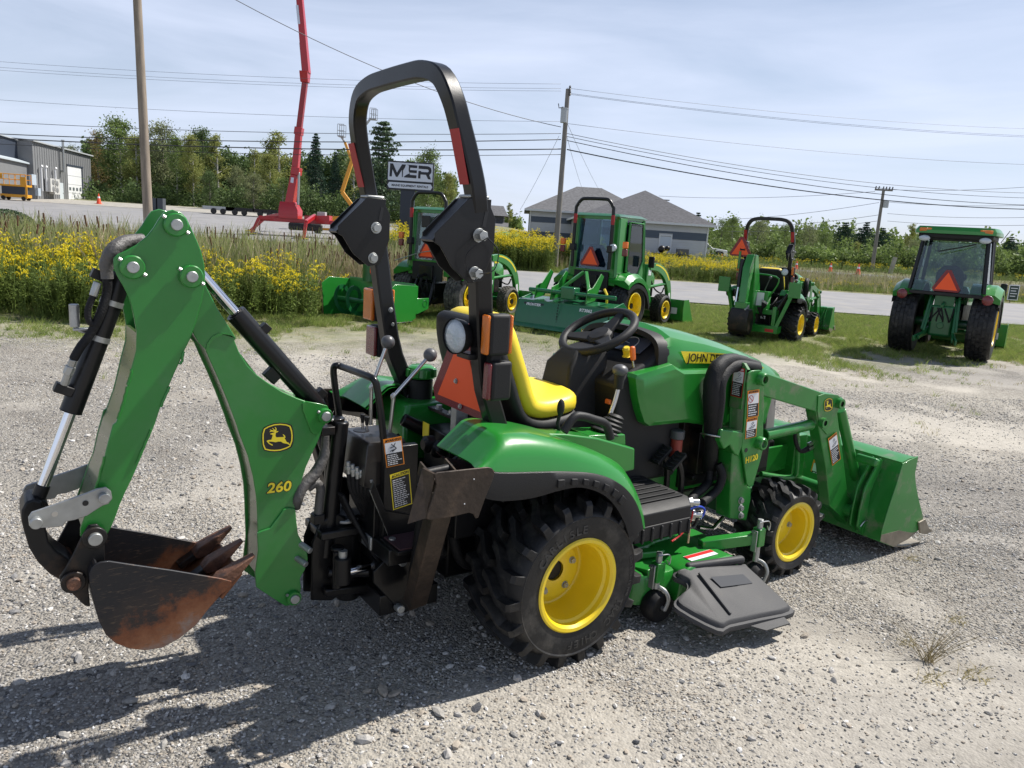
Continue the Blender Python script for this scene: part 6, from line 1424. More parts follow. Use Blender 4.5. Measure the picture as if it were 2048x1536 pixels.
# --- T4: cab tractor at the right
T4 = bg_tractor((7.05, 12.75), 55, 'green cab tractor with big turf tyres and red oval tail lights at the right', 'factory', R=.555, W=.37, rf=.36, wb=1.75, track=.56, rimr=.30)
gl = glass('clear_cab_glass', (.80, .88, .88), .07, (.02, .05, .06))
CX = [(-.42, .50, 1.10), (-.30, .44, 1.88), (.75, .55, 1.0), (.62, .46, 1.88)]
for s in (-1, 1):
    frame_post(T4, (-.42, s*.52, 1.08), (-.26, s*.45, 1.92), .05, .06, BLACK); frame_post(T4, (.78, s*.55, .7), (.62, s*.46, 1.92), .05, .05, BLACK); frame_post(T4, (.15, s*.56, .9), (.18, s*.47, 1.92), .04, .05, BLACK)
    pane(T4, [(-.38, s*.525, 1.10), (.12, s*.56, 1.0), (.17, s*.475, 1.88), (-.25, s*.455, 1.88)], gl, 'side_window'); pane(T4, [(.18, s*.56, .75), (.76, s*.55, .75), (.62, s*.465, 1.88), (.21, s*.475, 1.88)], gl, 'door_window')
    build('door_panel', MB().bb(.15, .78, s*.54, s*.56, .55, .80), GREEN, T4, bevel=.01)
    build('tail_lamp', MB().lathe([(.001, -.025), (.05, -.02), (.075, -.005), (.08, .02)], (-.585, s*.60, 1.0), (1, 0, 0), 24).xf(Matrix.Identity(4)), REDL, T4)
    build('work_lamp', MB().ball((-.47, s*.42, 1.90), .055, 16, 10, (.7, 1.5, .85)), LAMP, T4)
    build('amber_lamp', MB().bb(-.50, -.44, s*.42-.09, s*.42+.09, 2.0, 2.06), AMBER, T4, bevel=.015)
    build('lift_arm_link', MB().beam((-.30, s*.17, .42), (-.85, s*.30, .32), .03, .09).beam((-.32, s*.2, 1.0), (-.5, s*.24, .45), .04, .05), GREEND, T4, bevel=.008)
pane(T4, [(-.44, -.49, 1.06), (-.44, .49, 1.06), (-.28, .42, 1.88), (-.28, -.42, 1.88)], gl, 'rear_window')
pane(T4, [(.80, -.52, .9), (.80, .52, .9), (.64, .44, 1.88), (.64, -.44, 1.88)], gl, 'windscreen')
build('window_frame', MB().beam((-.44, -.52, 1.04), (-.44, .52, 1.04), .06, .06).beam((-.28, -.45, 1.90), (-.28, .45, 1.90), .06, .05), BLACK, T4, bevel=.01)
build('cab_roof', MB().loft([[(x, y, z) for x, y in spl2([(-.50, -.40), (-.40, -.58), (.20, -.60), (.72, -.52), (.76, 0), (.72, .52), (.20, .60), (-.40, .58), (-.50, .40)], 3, True)] for z in (1.98, 2.03)]+[[(x*.95+.01, y*.93, 2.09) for x, y in spl2([(-.50, -.40), (-.40, -.58), (.20, -.60), (.72, -.52), (.76, 0), (.72, .52), (.20, .60), (-.40, .58), (-.50, .40)], 3, True)]]), GREEN, T4, ang=30, fixn=True)
build('roof_liner', MB().bb(-.44, .68, -.52, .52, 1.90, 2.0), PLASTIC, T4, bevel=.03)
build('wiper', MB().tube([(-.36, -.30, 1.84), (-.40, -.10, 1.78), (-.43, .20, 1.70)], .010, 6), BLACK, T4)
build('antenna', MB().tube([(.55, -.56, 1.9), (.55, -.66, 2.1)], .006, 6), BLACK, T4)
bseat(T4, -.05, .95, PLASTIC); bsteer(T4, .42, 1.30)
smv(T4, -.46, .0, 1.20, .42)
build('mirror', MB().bb(.70, .74, -.76, -.66, 1.05, 1.25), BLACK, T4, bevel=.02)
build('rear_cover', MB().bb(-.42, -.34, -.17, .17, .36, .86), GREEND, T4, bevel=.05, seg=3)
loader_kit(T4, 1.15, .46, bw=.80)
# --- T3: small tractor with folded backhoe, shares the foreground tractor's shapes
T3o = gpt(1540, 690)
T3 = empty('parked_backhoe_tractor', (4.42, 13.62, 0), rad(55), 'small green backhoe tractor with tall roll bar and raised orange triangle, digging bucket folded down', 'tractor')
skip = {'dipper_arm', 'boom', 'bucket_cylinder', 'dipper_cylinder', 'bucket_link', 'curved_link', 'digging_bucket', 'swing_tower', 'swing_pivot_plate', 'swing_cylinder', 'backhoe_frame', 'control_console', 'control_lever', 'stabilizer_lever', 'grab_rail', 'hose_sleeve', 'boom_cylinder', 'stabilizer', 'mower_deck', 'gauge_wheel', 'discharge_chute', 'slow_vehicle_emblem', 'emblem_bracket', 'warning_label', 'wire', 'model_number', 'chrome_step_rod', 'port_block'}
for ch in [c for c in H.children if c.name.split('.')[0] not in skip]: copy_tree(ch, T3)
smv(T3, -.55, .42, 1.53, .40)
def part(nm, b, m=GREEN, par=T3, bv=.005): return build(nm, b, m, par, bevel=bv)
g = empty('folded_boom'); g.parent = T3
for yy in (.02, .14): part('boom_plate', MB().prism([(-.70, .25), (-.55, .30), (-.58, .60), (-.52, .90), (-.66, 1.18), (-.80, 1.45), (-.95, 1.45), (-.90, 1.2), (-.80, .9), (-.76, .6)], yy, yy+.012), GREEN, g)
part('boom_web', MB().beam((-.72, .08, .3), (-.90, .08, 1.40), .11, .02, up=(1, 0, 0)), GREEN, g)
g2 = empty('folded_dipper'); g2.parent = T3
part('dipper_box', MB().prism([(-.84, 1.46), (-.98, 1.46), (-1.12, 1.25), (-1.15, .62), (-1.05, .60), (-1.0, 1.0)], .03, .15), GREEN, g2)
part('bucket_cylinder', MB().cyl((-1.03, .20, 1.38), (-1.08, .20, .92), .035, n=14), BLACK, g2); part('cylinder_rod', MB().cyl((-1.08, .20, .92), (-1.14, .20, .62), .018, n=12), CHROME, g2)
part('bucket_link', MB().beam((-1.05, .0, .62), (-1.20, .0, .55), .03, .06), ZINC, g2)
g3 = empty('digging_bucket'); g3.parent = T3
pr = [(-1.20, .58), (-1.0, .58), (-.88, .42), (-.90, .22), (-1.04, .14), (-1.20, .22), (-1.25, .40)]
part('bucket_shell', MB().prism(pr, -.06, .25), BLACKM, g3, .02); part('bucket_hanger', MB().bb(-1.16, -1.0, .0, .2, .56, .68), GREEN, g3)
for s in (-1, 1):
    part('stabilizer_leg', MB().beam((-.62, s*.34, .24), (-.56, s*.56, .92), .07, .06), GREEN); part('stabilizer_pad', MB().beam((-.66, s*.60, .80), (-.66, s*.60, 1.05), .20, .02, up=(1, 0, 0)), GREEN)
    part('stabilizer_cylinder', MB().cyl((-.58, s*.26, .45), (-.54, s*.46, .85), .028, n=12), BLACK)
part('backhoe_frame', MB().bb(-.68, -.46, -.40, .40, .18, .30).bb(-.66, -.50, -.34, -.28, .18, .62).bb(-.66, -.50, .28, .34, .18, .62).bb(-.60, -.48, -.3, .3, .48, .56), GREEN)
part('red_reflector', MB().bb(-.684, -.681, -.34, -.20, .20, .25), LRED, bv=0)
part('console', MB().bb(-.62, -.44, -.16, .16, .55, .86), GREEN); part('console_label', MB().bb(-.623, -.621, -.10, .05, .62, .84), WHITE, bv=0)
part('control_lever', MB().cyl((-.52, -.06, .86), (-.60, -.16, 1.10), .009, n=8).ball((-.60, -.16, 1.10), .028, 10, 7), PLASTG, bv=0)
part('seat_guard', MB().tube([(-.50, .28, .85), (-.52, .28, 1.12), (-.52, -.22, 1.12), (-.50, -.26, .98), (-.48, -.10, .72)], .014, 8, smoothn=3), GREEN, bv=0)
part('emblem_post', MB().beam((-.55, .42, 1.2), (-.55, .42, 1.5), .04, .04), GREEN)
# --- snow blower
SBp = gpt(748, 640); SB = empty('snow_blower', (SBp[0], SBp[1], 0), rad(57), 'bright green snow blower with side plates standing on the grass by the goldenrod', 'snow blower')
def sp_(nm, b, m=GREEN, bv=.006): return build(nm, b, m, SB, bevel=bv, fixn=True)
SBW = .74
for s in (-1, 1): sp_('side_plate', MB().prism([(-.42, .03), (.05, .03), (.22, .20), (.22, .62), (-.32, .66), (-.48, .56)], s*SBW, s*(SBW-.01)))
sp_('back_plate', MB().prism([(.20, .10), (.21, .62), (.15, .66), (.14, .62), (.12, .20), (.02, .06), (-.02, .03), (.05, .03)], -SBW+.01, SBW-.01))
sp_('hitch_side', MB().prism([(.20, .16), (.50, .24), (.50, .42), (.22, .42)], -SBW+.0, -SBW+.02)); sp_('bolt_ring', MB().lathe([(.05, 0), (.06, 0), (.06, .006), (.05, .006)], (.40, -SBW-.004, .33), (0, 1, 0), 20), GREEND)
aug = MB(); aug.cyl((-.16, -SBW+.02, .30), (-.16, SBW-.02, .30), .045, n=14)
for s in (-1, 1):
    pts = [(-.16+math.cos(a)*.21, s*(SBW-.08-.55*a/(2*math.pi*2)), .30+math.sin(a)*.21) for a in [i*math.pi/8 for i in range(33)]]
    aug.sweep(pts, [(-.005, -.035), (.005, -.035), (.005, .035), (-.005, .035)], up=(0, 1, 0))
sp_('auger', aug, GREEND, 0)
sp_('chute', MB().lathe([(.12, 0), (.12, .35), (.15, .5), (.16, .62)], (.10, .22, .62), (0, 0, 1), 16), GREEND, 0); sp_('chute_deflector', MB().prism([(-.05, 1.2), (.22, 1.2), (.30, 1.42), (-.02, 1.50)], .10, .34), GREEND)
smv(SB, .02, .10, .85, .38)
sp_('skid_shoe', MB().bb(-.30, .10, -SBW-.012, -SBW-.002, .0, .06), BLACK)
# --- tiller
TP = gpt(1128, 668); TL = empty('rotary_tiller', (TP[0], TP[1], 0), rad(57), 'dark green rotary tiller with hood flap and hanging chain, on gravel behind the steering wheel', 'tiller')
def tp2(nm, b, m=GREEND, bv=.005): return build(nm, b, m, TL, bevel=bv, fixn=True)
TW = .85
TG = mat('tiller_green', (.010, .13, .045), .3, coat=.4, var=.05)
tp2('tiller_hood', MB().prism([(-.10, .50), (.30, .55), (.42, .50), (.45, .30), (.40, .28), (.26, .50), (-.10, .47)], -TW, TW), TG)
tp2('rear_flap', MB().prism([(-.10, .49), (-.085, .485), (-.16, .30), (-.20, .12), (-.30, .06), (-.31, .075), (-.215, .13), (-.175, .31)], -TW+.01, TW-.01), TG)
for s in (-1, 1): tp2('end_plate', MB().prism([(-.22, .08), (-.10, .50), (.30, .58), (.50, .46), (.50, .10), (.30, .02), (-.05, .02)], s*TW, s*(TW+.02)), TG)
tp2('drive_tube', MB().cyl((.05, -TW, .66), (.05, TW-.1, .66), .035, n=14), TG); tp2('gear_box', MB().bb(-.02, .18, -.14, .12, .56, .76), TG, .02)
for yy in (-.36, .30, .60): tp2('mast_plate', MB().prism([(-.02, .52), (.30, .56), (.55, .95), (.45, 1.0), (.20, .78), (.02, .74)], yy, yy+.012), GREEN)
tp2('top_link_mast', MB().beam((.10, -.36, .62), (.50, -.05, 1.0), .05, .05).beam((.10, .3, .62), (.50, -.0, 1.0), .05, .05), GREEN); tp2('lower_pins', MB().cyl((.45, -.42, .48), (.45, .42, .48), .02, n=10), ZINC)
ch_ = MB()
for k in range(9): ch_.lathe([(.012+.004*math.cos(a), .004*math.sin(a)) for a in [i*math.pi/3 for i in range(7)]], (-.13-.006*k-.03*math.sin(k/9*3.1), -.0+.05, .56-.045*k), (1, .0, 0) if k % 2 else (0, 1, 0), 8)
tp2('chain', ch_, BLACKM, 0)
def ftext(nm, s, y, z, size, x=-.145, m=WHITE, off=.002):
    return text(nm, s, size, m, TL, frame((x, y, z), (0, -1, 0), (.35, 0, 1)), off=off, extr=.001)
tp2('name_plate', MB().poly3([(-.112, TW-.12, .46), (-.112, TW-.50, .46), (-.134, TW-.50, .40), (-.134, TW-.12, .40)], (-1, 0, .3), .002), INK, 0)
ftext('name_lettering', 'FRONTIER', TW-.31, .430, .060, -.129); ftext('model_lettering', 'RT3062', -TW+.42, .430, .07, -.129)
tp2('toolbox_tube', MB().tube([(.2, -.62, .56), (.1, -.66, .70), (.12, -.6, .78)], .02, 8), SEATY, 0)
# ================================================================== buildings, poles, lifts, sign
def siding(name, col, pitch=.12, vertical=False, var=.05):
    m = bpy.data.materials.new(name); m.use_nodes = True; t = m.node_tree; b = t.nodes['Principled BSDF']; b.inputs['Roughness'].default_value = .55
    tcn = t.nodes.new('ShaderNodeTexCoord'); n = t.nodes.new('ShaderNodeTexNoise'); n.inputs['Scale'].default_value = 1.5; n.inputs['Detail'].default_value = 5; t.links.new(tcn.outputs['Object'], n.inputs['Vector'])
    r = t.nodes.new('ShaderNodeMapRange'); r.inputs['To Min'].default_value = 1-var*2; r.inputs['To Max'].default_value = 1+var*2; t.links.new(n.outputs['Fac'], r.inputs[0])
    x = t.nodes.new('ShaderNodeMix'); x.data_type = 'RGBA'; x.blend_type = 'MULTIPLY'; x.inputs[0].default_value = 1; x.inputs[6].default_value = (*col, 1); t.links.new(r.outputs[0], x.inputs[7]); t.links.new(x.outputs[2], b.inputs['Base Color'])
    return m
SIDL = siding('pale_grey_siding', (.46, .47, .48)); SIDN = siding('navy_siding', (.065, .085, .115)); SIDG = siding('blue_grey_siding', (.30, .32, .34)); TRIM = mat('white_trim', (.62, .63, .64), .5)
SHG = mat('asphalt_shingles', (.11, .11, .115), .9, var=.35, vscale=3.5, detail=9, bump=.5, bscale=14, stretch=(1, 1, 3)); SHG2 = mat('darker_shingles', (.082, .082, .09), .9, var=.4, vscale=4, detail=9, bump=.5, bscale=14, stretch=(1, 1, 3))
def clap(par, x0, x1, y, z0, z1, m, pitch=.20, name='siding_board', holes=()):
    # lapped boards on a wall facing -y, each a part of its own, cut round the openings
    z = z0; k = 0
    while z < z1-.02:
        zt = min(z+pitch, z1); segs = [(x0, x1)]
        for (hx0, hx1, hz0, hz1) in holes:
            if zt > hz0+.01 and z < hz1-.01:
                segs = [q for a, b in segs for q in ((a, min(b, hx0)), (max(a, hx1), b)) if q[1]-q[0] > .02]
        for a, b in segs:
            build(name, MB().add([(a, y, z), (b, y, z), (b, y-.035, z), (a, y-.035, z), (a, y, zt), (b, y, zt), (b, y-.006, zt), (a, y-.006, zt)], [(0, 3, 2, 1), (4, 5, 6, 7), (3, 7, 6, 2), (0, 4, 7, 3), (1, 2, 6, 5)]), m, par)
        z = zt; k += 1
def hiproof(par, x0, x1, y0, y1, ze, rx0, rx1, ry0, ry1, zr, m, mt, oh=.5):
    a = [(x0-oh, y0-oh, ze), (x1+oh, y0-oh, ze), (x1+oh, y1+oh, ze), (x0-oh, y1+oh, ze)]; r = [(rx0, ry0, zr), (rx1, ry1, zr)]
    if abs(rx1-rx0) >= abs(ry1-ry0): fs = [(0, 1, 5, 4), (1, 2, 5), (2, 3, 4, 5), (3, 0, 4)]
    else: fs = [(0, 1, 4), (1, 2, 5, 4), (2, 3, 5), (3, 0, 4, 5)]
    build('roof', MB().add(a+r, fs+[(3, 2, 1, 0)]), m, par, ang=5)
    fb = MB()
    for i in range(4):
        p, q = a[i], a[(i+1) % 4]; build('fascia', MB().beam((p[0], p[1], ze-.10), (q[0], q[1], ze-.10), .05, .20), mt, par)
def win(par, x0, x1, y, z0, z1, split=True):
    w_ = build('window', MB().bb(x0, x1, y-.06, y-.02, z0, z1), TRIM, par)
    n = 2 if split else 1; dx = (x1-x0)/n
    for i in range(n): build('pane', MB().bb(x0+dx*i+.06, x0+dx*(i+1)-.06, y-.07, y-.058, z0+.06, z1-.06), WPANE, w_)
WPANE = mat('window_glass', (.16, .18, .20), .1, coat=1)
# right house, front wall to the camera
B2 = empty('grey_house', (-1.25, 0, 0), 0, 'single storey grey sided house with charcoal hip roof, navy band and white door', 'house')
x0, x1, y = 6.6, 18.85, 74.2; DP = 12
for w_ in (('wall', (x0, x1, y, y+.2, 0, 3.4)), ('wall', (x0, x0+.2, y+.2, y+DP, 0, 3.4)), ('wall', (x1-.2, x1, y+.2, y+DP, 0, 3.4)), ('wall', (x0, x1, y+DP, y+DP+.2, 0, 3.4))): build(w_[0], MB().bb(*w_[1]), SIDL, B2)
dr = (14.35, 15.35, 0, 2.2)
clap(B2, x0+.16, x1-.16, y, 0, 1.95, SIDL, .24, holes=[(dr[0]-.14, dr[1]+.14, 0, 2.34)]); clap(B2, x0+.16, x1-.16, y-.01, 1.95, 2.65, SIDN, .24, name='navy_board', holes=[(dr[0]-.14, dr[1]+.14, 0, 2.34)]); clap(B2, x0+.16, x1-.16, y, 2.65, 3.35, SIDL, .24)
for xx in (x0+.02, x1-.14): build('corner_trim', MB().bb(xx, xx+.12, y-.07, y-.002, 0, 3.35), TRIM, B2)
dd_ = build('door', MB().bb(*dr[:2], y-.06, y-.02, 0, 2.12), mat('pale_blue_door', (.50, .55, .60), .45), B2); build('handle', MB().ball((dr[0]+.1, y-.09, 1.0), .04, 8, 6), ZINC, dd_)
build('door_frame', MB().bb(dr[0]-.12, dr[0], y-.08, y-.02, 0, 2.2).bb(dr[1], dr[1]+.12, y-.08, y-.02, 0, 2.2).bb(dr[0]-.12, dr[1]+.12, y-.08, y-.02, 2.2, 2.32), TRIM, B2)
hiproof(B2, x0, x1, y, y+DP, 3.45, 13.4, 13.4, 80.0, 81.2, 6.6, SHG2, TRIM, .55)
# left two storey house
B1 = empty('grey_house', (-1.2, 0, 0), 0, 'wider grey house with navy lower storey and band behind the utility pole', 'house')
x0, x1, y = 1.95, 15.2, 86
for a in ((x0, x1, y, y+.2, 0, 4.2), (x0, x0+.2, y+.2, y+14, 0, 4.2), (x1-.2, x1, y+.2, y+14, 0, 4.2), (x0, x1, y+14, y+14.2, 0, 4.2)): build('wall', MB().bb(*a), SIDG, B1)
clap(B1, x0+.16, x1-.16, y, 0, 1.9, SIDN, .24, name='navy_board', holes=[(3.95, 5.65, .35, 1.55), (7.2, 8.9, .35, 1.55)]); clap(B1, x0+.16, x1-.16, y, 1.9, 2.9, SIDL, .24); clap(B1, x0+.16, x1-.16, y-.01, 2.9, 3.5, SIDN, .24, name='navy_board'); clap(B1, x0+.16, x1-.16, y, 3.5, 4.15, SIDL, .24)
win(B1, 4.0, 5.6, y, .4, 1.5); win(B1, 7.25, 8.85, y, .4, 1.5)
for xx in (x0+.02, x1-.14): build('corner_trim', MB().bb(xx, xx+.12, y-.07, y-.002, 0, 4.15), TRIM, B1)
hiproof(B1, x0, x1, y, y+14, 4.25, 7.3, 10.2, 93, 93, 7.35, SHG, TRIM, .6)
# dark low house
B3 = empty('dark_house', (-1.5, 0, 0), 0, 'low charcoal house with stepped roofs beyond the black sign post', 'house')
dkm = siding('charcoal_siding', (.05, .052, .06))
for q in ((-12.5, -1.2, 112, 118, 0, 3.9),): build('wall', MB().bb(*q), dkm, B3)
build('roof', MB().add([(-13, 111.5, 3.8), (-.6, 111.5, 3.8), (-.6, 118.5, 3.8), (-13, 118.5, 3.8), (-12.4, 115, 5.3), (-1.4, 115, 5.3)], [(0, 1, 5, 4), (1, 2, 5), (2, 3, 4, 5), (3, 0, 4), (3, 2, 1, 0)]), SHG, B3, ang=5)
build('porch_roof', MB().add([(-4.2, 109.2, 2.3), (-.5, 109.2, 2.3), (-.5, 112, 2.9), (-4.2, 112, 2.9), (-4.2, 109.2, 2.15), (-.5, 109.2, 2.15), (-.5, 112, 2.75), (-4.2, 112, 2.75)], [(0, 1, 2, 3), (7, 6, 5, 4), (0, 4, 5, 1), (1, 5, 6, 2), (2, 6, 7, 3), (3, 7, 4, 0)]), SHG, B3)
build('porch_wall', MB().bb(-4, -.7, 109.6, 112, 0, 2.4), dkm, B3)
# workshop on the left
P1_ = np.array([-57.9, 93.0]); P2_ = np.array([-60.4, 110.0]); zb = float(hill(-58, 95))
wd = (P2_-P1_)/np.linalg.norm(P2_-P1_); WL = float(np.linalg.norm(P2_-P1_)); wa = math.atan2(wd[1], wd[0])
WS = empty('workshop', (P1_[0], P1_[1], zb), wa, 'grey metal workshop with white garage door and navy upper wall at the far left', 'workshop')
MET = siding('grey_metal_cladding', (.19, .195, .20)); METN = siding('navy_metal_cladding', (.035, .045, .065))
# local x runs along the wall away from the camera, local y into the building (left)
def along(px, py):
    d = ray(px, py)[:2]; n = np.array([-wd[1], wd[0]]); t = (P1_@n)/(d@n); p = d*t; return float((p-P1_)@wd)
h0, h1 = 6.6, 6.35
build('wall', MB().add([(0, 0, -1), (WL, 0, -1), (WL, 0, h1), (0, 0, h0), (0, 14, -1), (WL, 14, -1), (WL, 14, h1), (0, 14, h0)], [(0, 1, 2, 3), (4, 7, 6, 5), (0, 3, 7, 4), (1, 5, 6, 2)]), MET, WS, fixn=True)
rb = 0
k = 0
while k*.62 < WL-.1:
    xx = k*.62; build('cladding_rib', MB().bb(xx, xx+.08, -.045, -.002, 0, h0-.12-.014*xx), MET, WS); k += 1
build('roof', MB().add([(-.2, -.3, h0), (WL+.3, -.3, h1), (WL+.3, 14.3, h1+.6), (-.2, 14.3, h0+.6), (-.2, -.3, h0+.16), (WL+.3, -.3, h1+.16), (WL+.3, 14.3, h1+.76), (-.2, 14.3, h0+.76)], [(0, 1, 5, 4), (1, 2, 6, 5), (4, 5, 6, 7), (3, 0, 4, 7), (0, 3, 2, 1)]), mat('pale_roof_edge', (.40, .42, .43), .5), WS)
ga, gb = along(137, 405), along(164, 405)
gd = build('garage_door', MB().bb(ga, gb, -.06, -.02, 0, 4.5), mat('white_door', (.72, .73, .74), .5), WS)
for i in range(4):
    ww = (gb-ga)/4; build('window', MB().bb(ga+ww*i+.25, ga+ww*(i+1)-.2, -.075, -.062, 1.45, 1.85), WPANE, gd)
for zz in (1.1, 2.2, 3.3): build('panel_joint', MB().bb(ga, gb, -.066, -.061, zz, zz+.04), MET, gd)
build('door_recess', MB().bb(gb+.02, gb+.45, -.05, -.01, 0, 4.6), METN, WS); build('door_header', MB().bb(ga-.15, gb+.6, -.12, -.02, 4.5, 4.72), METN, WS)
pa, pb = along(119.5, 402), along(127, 402); pd = build('door', MB().bb(pa, pb, -.07, -.02, 0, 2.25), mat('pale_door', (.52, .57, .60), .5), WS); build('handle', MB().ball((pb-.15, -.1, 1.0), .06, 8, 6), ZINC, pd)
fl = along(120, 330); build('flue_pipe', MB().cyl((fl, -.45, 3.6), (fl, -.45, 7.4), .14, n=10).cyl((fl, 0, 3.7), (fl, -.45, 3.7), .12, n=8), ZINC, WS)
build('flue_cap', MB().cyl((fl, -.45, 7.4), (fl, -.45, 7.55), .2, n=10), ZINC, WS)
for px_ in (94, 102, ): 
    a = along(px_, 380); g_ = build('heat_pump', MB().bb(a-.75, a+.75, -.75, -.1, .75+(px_ < 100)*.25, 2.6), mat('pale_unit', (.52, .52, .50), .5), WS)
    for zz in (1.25, 2.05): build('fan_grille', MB().lathe([(.001, -.01), (.34, -.01), (.36, 0)], (a, -.755, zz+(px_ < 100)*.1), (0, 1, 0), 20), MET, g_)
for px_ in (78, 87, 106): a = along(px_, 360); build('vent_pipe', MB().tube([(a, -.3, 1.0), (a, -.3, 3.6), (a, -.3, 3.85), (a-.1, -.5, 3.95)], .13, 8), TRIM, WS)
a = along(65, 380)
build('meter_box', MB().bb(a-.9, a+.2, -.4, -.05, 1.6, 2.8), mat('blue_grey_box', (.42, .48, .54), .5), WS); build('meter_box', MB().bb(a+.5, a+1.2, -.4, -.05, .4, 1.3), mat('blue_grey_box2', (.40, .46, .52), .5), WS)
# lower navy wing that carries on to the left
WG = MB(); 
build('wing_wall', MB().add([(-22, .6, -1), (-.002, .6, -1), (-.002, .6, 4.1), (-22, .6, 4.6), (-22, 12, -1), (-.002, 12, -1), (-.002, 12, 4.1), (-22, 12, 4.6)], [(0, 1, 2, 3), (0, 3, 7, 4)]), MET, WS, fixn=True)
build('wing_upper_wall', MB().add([(-22, 1.6, 4.2), (-.002, 1.6, 4.2), (-.002, 1.6, 6.6), (-22, 1.6, 7.4), (-22, 12, 4.2), (-22, 12, 7.4)], [(0, 1, 2, 3), (0, 3, 5, 4)]), METN, WS, fixn=True)
build('wing_roof', MB().add([(-22, .3, 4.62), (0, .3, 4.12), (0, 1.7, 4.5), (-22, 1.7, 5.0), (-22, .3, 4.45), (0, .3, 3.95)], [(0, 1, 2, 3), (4, 5, 1, 0)]), mat('pale_flashing', (.45, .50, .53), .5), WS, fixn=True)
build('wing_cap', MB().beam((-22, 1.55, 7.42), (0, 1.55, 6.62), .3, .12), mat('pale_flashing2', (.42, .45, .47), .5), WS)
# utility poles
WOOD = mat('weathered_pole_wood', (.27, .22, .17), .85, var=.3, vscale=2, stretch=(6, 6, .6), bump=.5, bscale=20, detail=9)
WOODG = mat('grey_pole_wood', (.20, .185, .165), .85, var=.25, vscale=2, stretch=(6, 6, .6), bump=.4, bscale=20, detail=9)
def pole(base, top, r0, r1, m, label):
    g = empty('utility_pole', tuple(base), 0, label, 'utility pole')
    d = Vector(top)-Vector(base); build('pole', MB().cyl((0, 0, -.2), tuple(d), r0, r1, 18), m, g, ang=60); return g, Vector(top)
pb_ = dpt(300, 500, 27.5); pt_ = dpt(268, -130, 27.5); pb_[2] = float(hill(pb_[0], pb_[1]))
U1, _ = pole(pb_, pt_, .165, .125, WOOD, 'bare tan wooden pole rising out of frame behind the backhoe arm')
pb2 = gpt(1109, 541); pt2 = dpt(1136, 178, pb2[1]); U2, T2p = pole(pb2, pt2, .135, .095, WOODG, 'grey utility pole with transformer can beside the tinted cab tractor')
def rel(g, p): return tuple(Vector(p)-g.location)
def on2(px_, py_, dy=0): return dpt(px_, py_, pb2[1]+dy)
tcan = rel(U2, on2(1128, 232, -.25)); build('transformer', MB().cyl((tcan[0], tcan[1], tcan[2]-.28), (tcan[0], tcan[1], tcan[2]+.28), .15, n=16).cyl((tcan[0], tcan[1], tcan[2]+.28), (tcan[0], tcan[1], tcan[2]+.33), .17, n=16), ZINC, U2)
for px_, py_ in ((1140, 176), (1140, 186)): q = rel(U2, on2(px_, py_, -.1)); build('insulator', MB().lathe([(.02, -.12), (.06, -.06), (.03, -.02), (.055, .04), (.03, .1)], q, (0, 0, 1), 10), PLASTG, U2)
q = rel(U2, on2(1118, 216)); build('fuse_arm', MB().tube([rel(U2, on2(1127, 214)), rel(U2, on2(1118, 216)), rel(U2, on2(1117, 207))], .02, 6), PLASTIC, U2)
pb3 = gpt(1743, 545); pt3 = dpt(1767, 382, pb3[1]); U3, T3p = pole(pb3, pt3, .19, .13, WOODG, 'distant leaning utility pole with crossarm at the roadside on the right')
ca, cb2 = rel(U3, dpt(1750, 379, pb3[1])), rel(U3, dpt(1785, 381, pb3[1])); build('crossarm', MB().beam(ca, cb2, .14, .16), WOODG, U3)
for f in (.02, .2, .45, .62, .8, .97): q = Vector(ca).lerp(Vector(cb2), f); build('insulator', MB().cyl(q, q+Vector((.05, 0, .32)), .06, n=8), PLASTG, U3)
q = rel(U3, dpt(1769, 408, pb3[1])); build('transformer', MB().cyl((q[0], q[1]-.3, q[2]-.35), (q[0], q[1]-.3, q[2]+.3), .25, n=12), ZINC, U3)
# pole far behind the right house roof
pq = dpt(1318, 420, 100); U4 = empty('utility_pole', (pq[0], 100, 0), 0, 'pole top with crossarm showing above the charcoal roof', 'utility pole')
build('pole', MB().cyl((0, 0, 0), (0, 0, dpt(1316, 396, 100)[2]), .15, .12, 10), WOODG, U4)
zz = dpt(1316, 396, 100)[2]; build('crossarm', MB().beam((-1.2, 0, zz-.2), (1.2, 0, zz-.2), .12, .14), WOODG, U4)
# wires
WIRE = mat('wire_black', (.03, .03, .035), .6); WIREG = mat('wire_grey', (.10, .105, .12), .5)
def wire(a, b, sag, r, m, label, n=26, name='power_line', cat='overhead wire'):
    a = Vector(a); b = Vector(b); pts = []
    for i in range(n+1): f = i/n; p = a.lerp(b, f); p.z -= sag*4*f*(1-f); pts.append(p)
    o = build(name, MB().tube(pts, r, 5), m, None, ang=180); tag(o, label, cat, 'overhead wires'); return o
LW = [(110, 168, .006, 0, 'thin topmost wire crossing the sky behind the roll bar'), (122, 177, .006, 0, 'second thin wire from the top, running left from the pole'), (128, 182, .006, 0, 'third thin wire from the top, just under its twin left of the pole'), (187, 243, .007, 0, 'single thin wire halfway up the sky left of the pole'),
      (235, 267, .012, 1, 'fourth dark cable up from the bottom, left of the pole'), (262, 279, .020, 1, 'thick cable meeting the pole just above the lowest pair'), (268, 298, .024, 1, 'thickest black cable left of the pole, crossing the tree tops'), (280, 309, .012, 1, 'lowest thin cable running left from the pole across the trees')]
for yl, yr, r, k, lb in LW:
    a = dpt(-260, yl-8, 36.); b = dpt(1122, yr, pb2[1]); b = np.array(b)
    wire(a, b, .30 if not k else .32, r, WIRE if k else WIREG, lb)
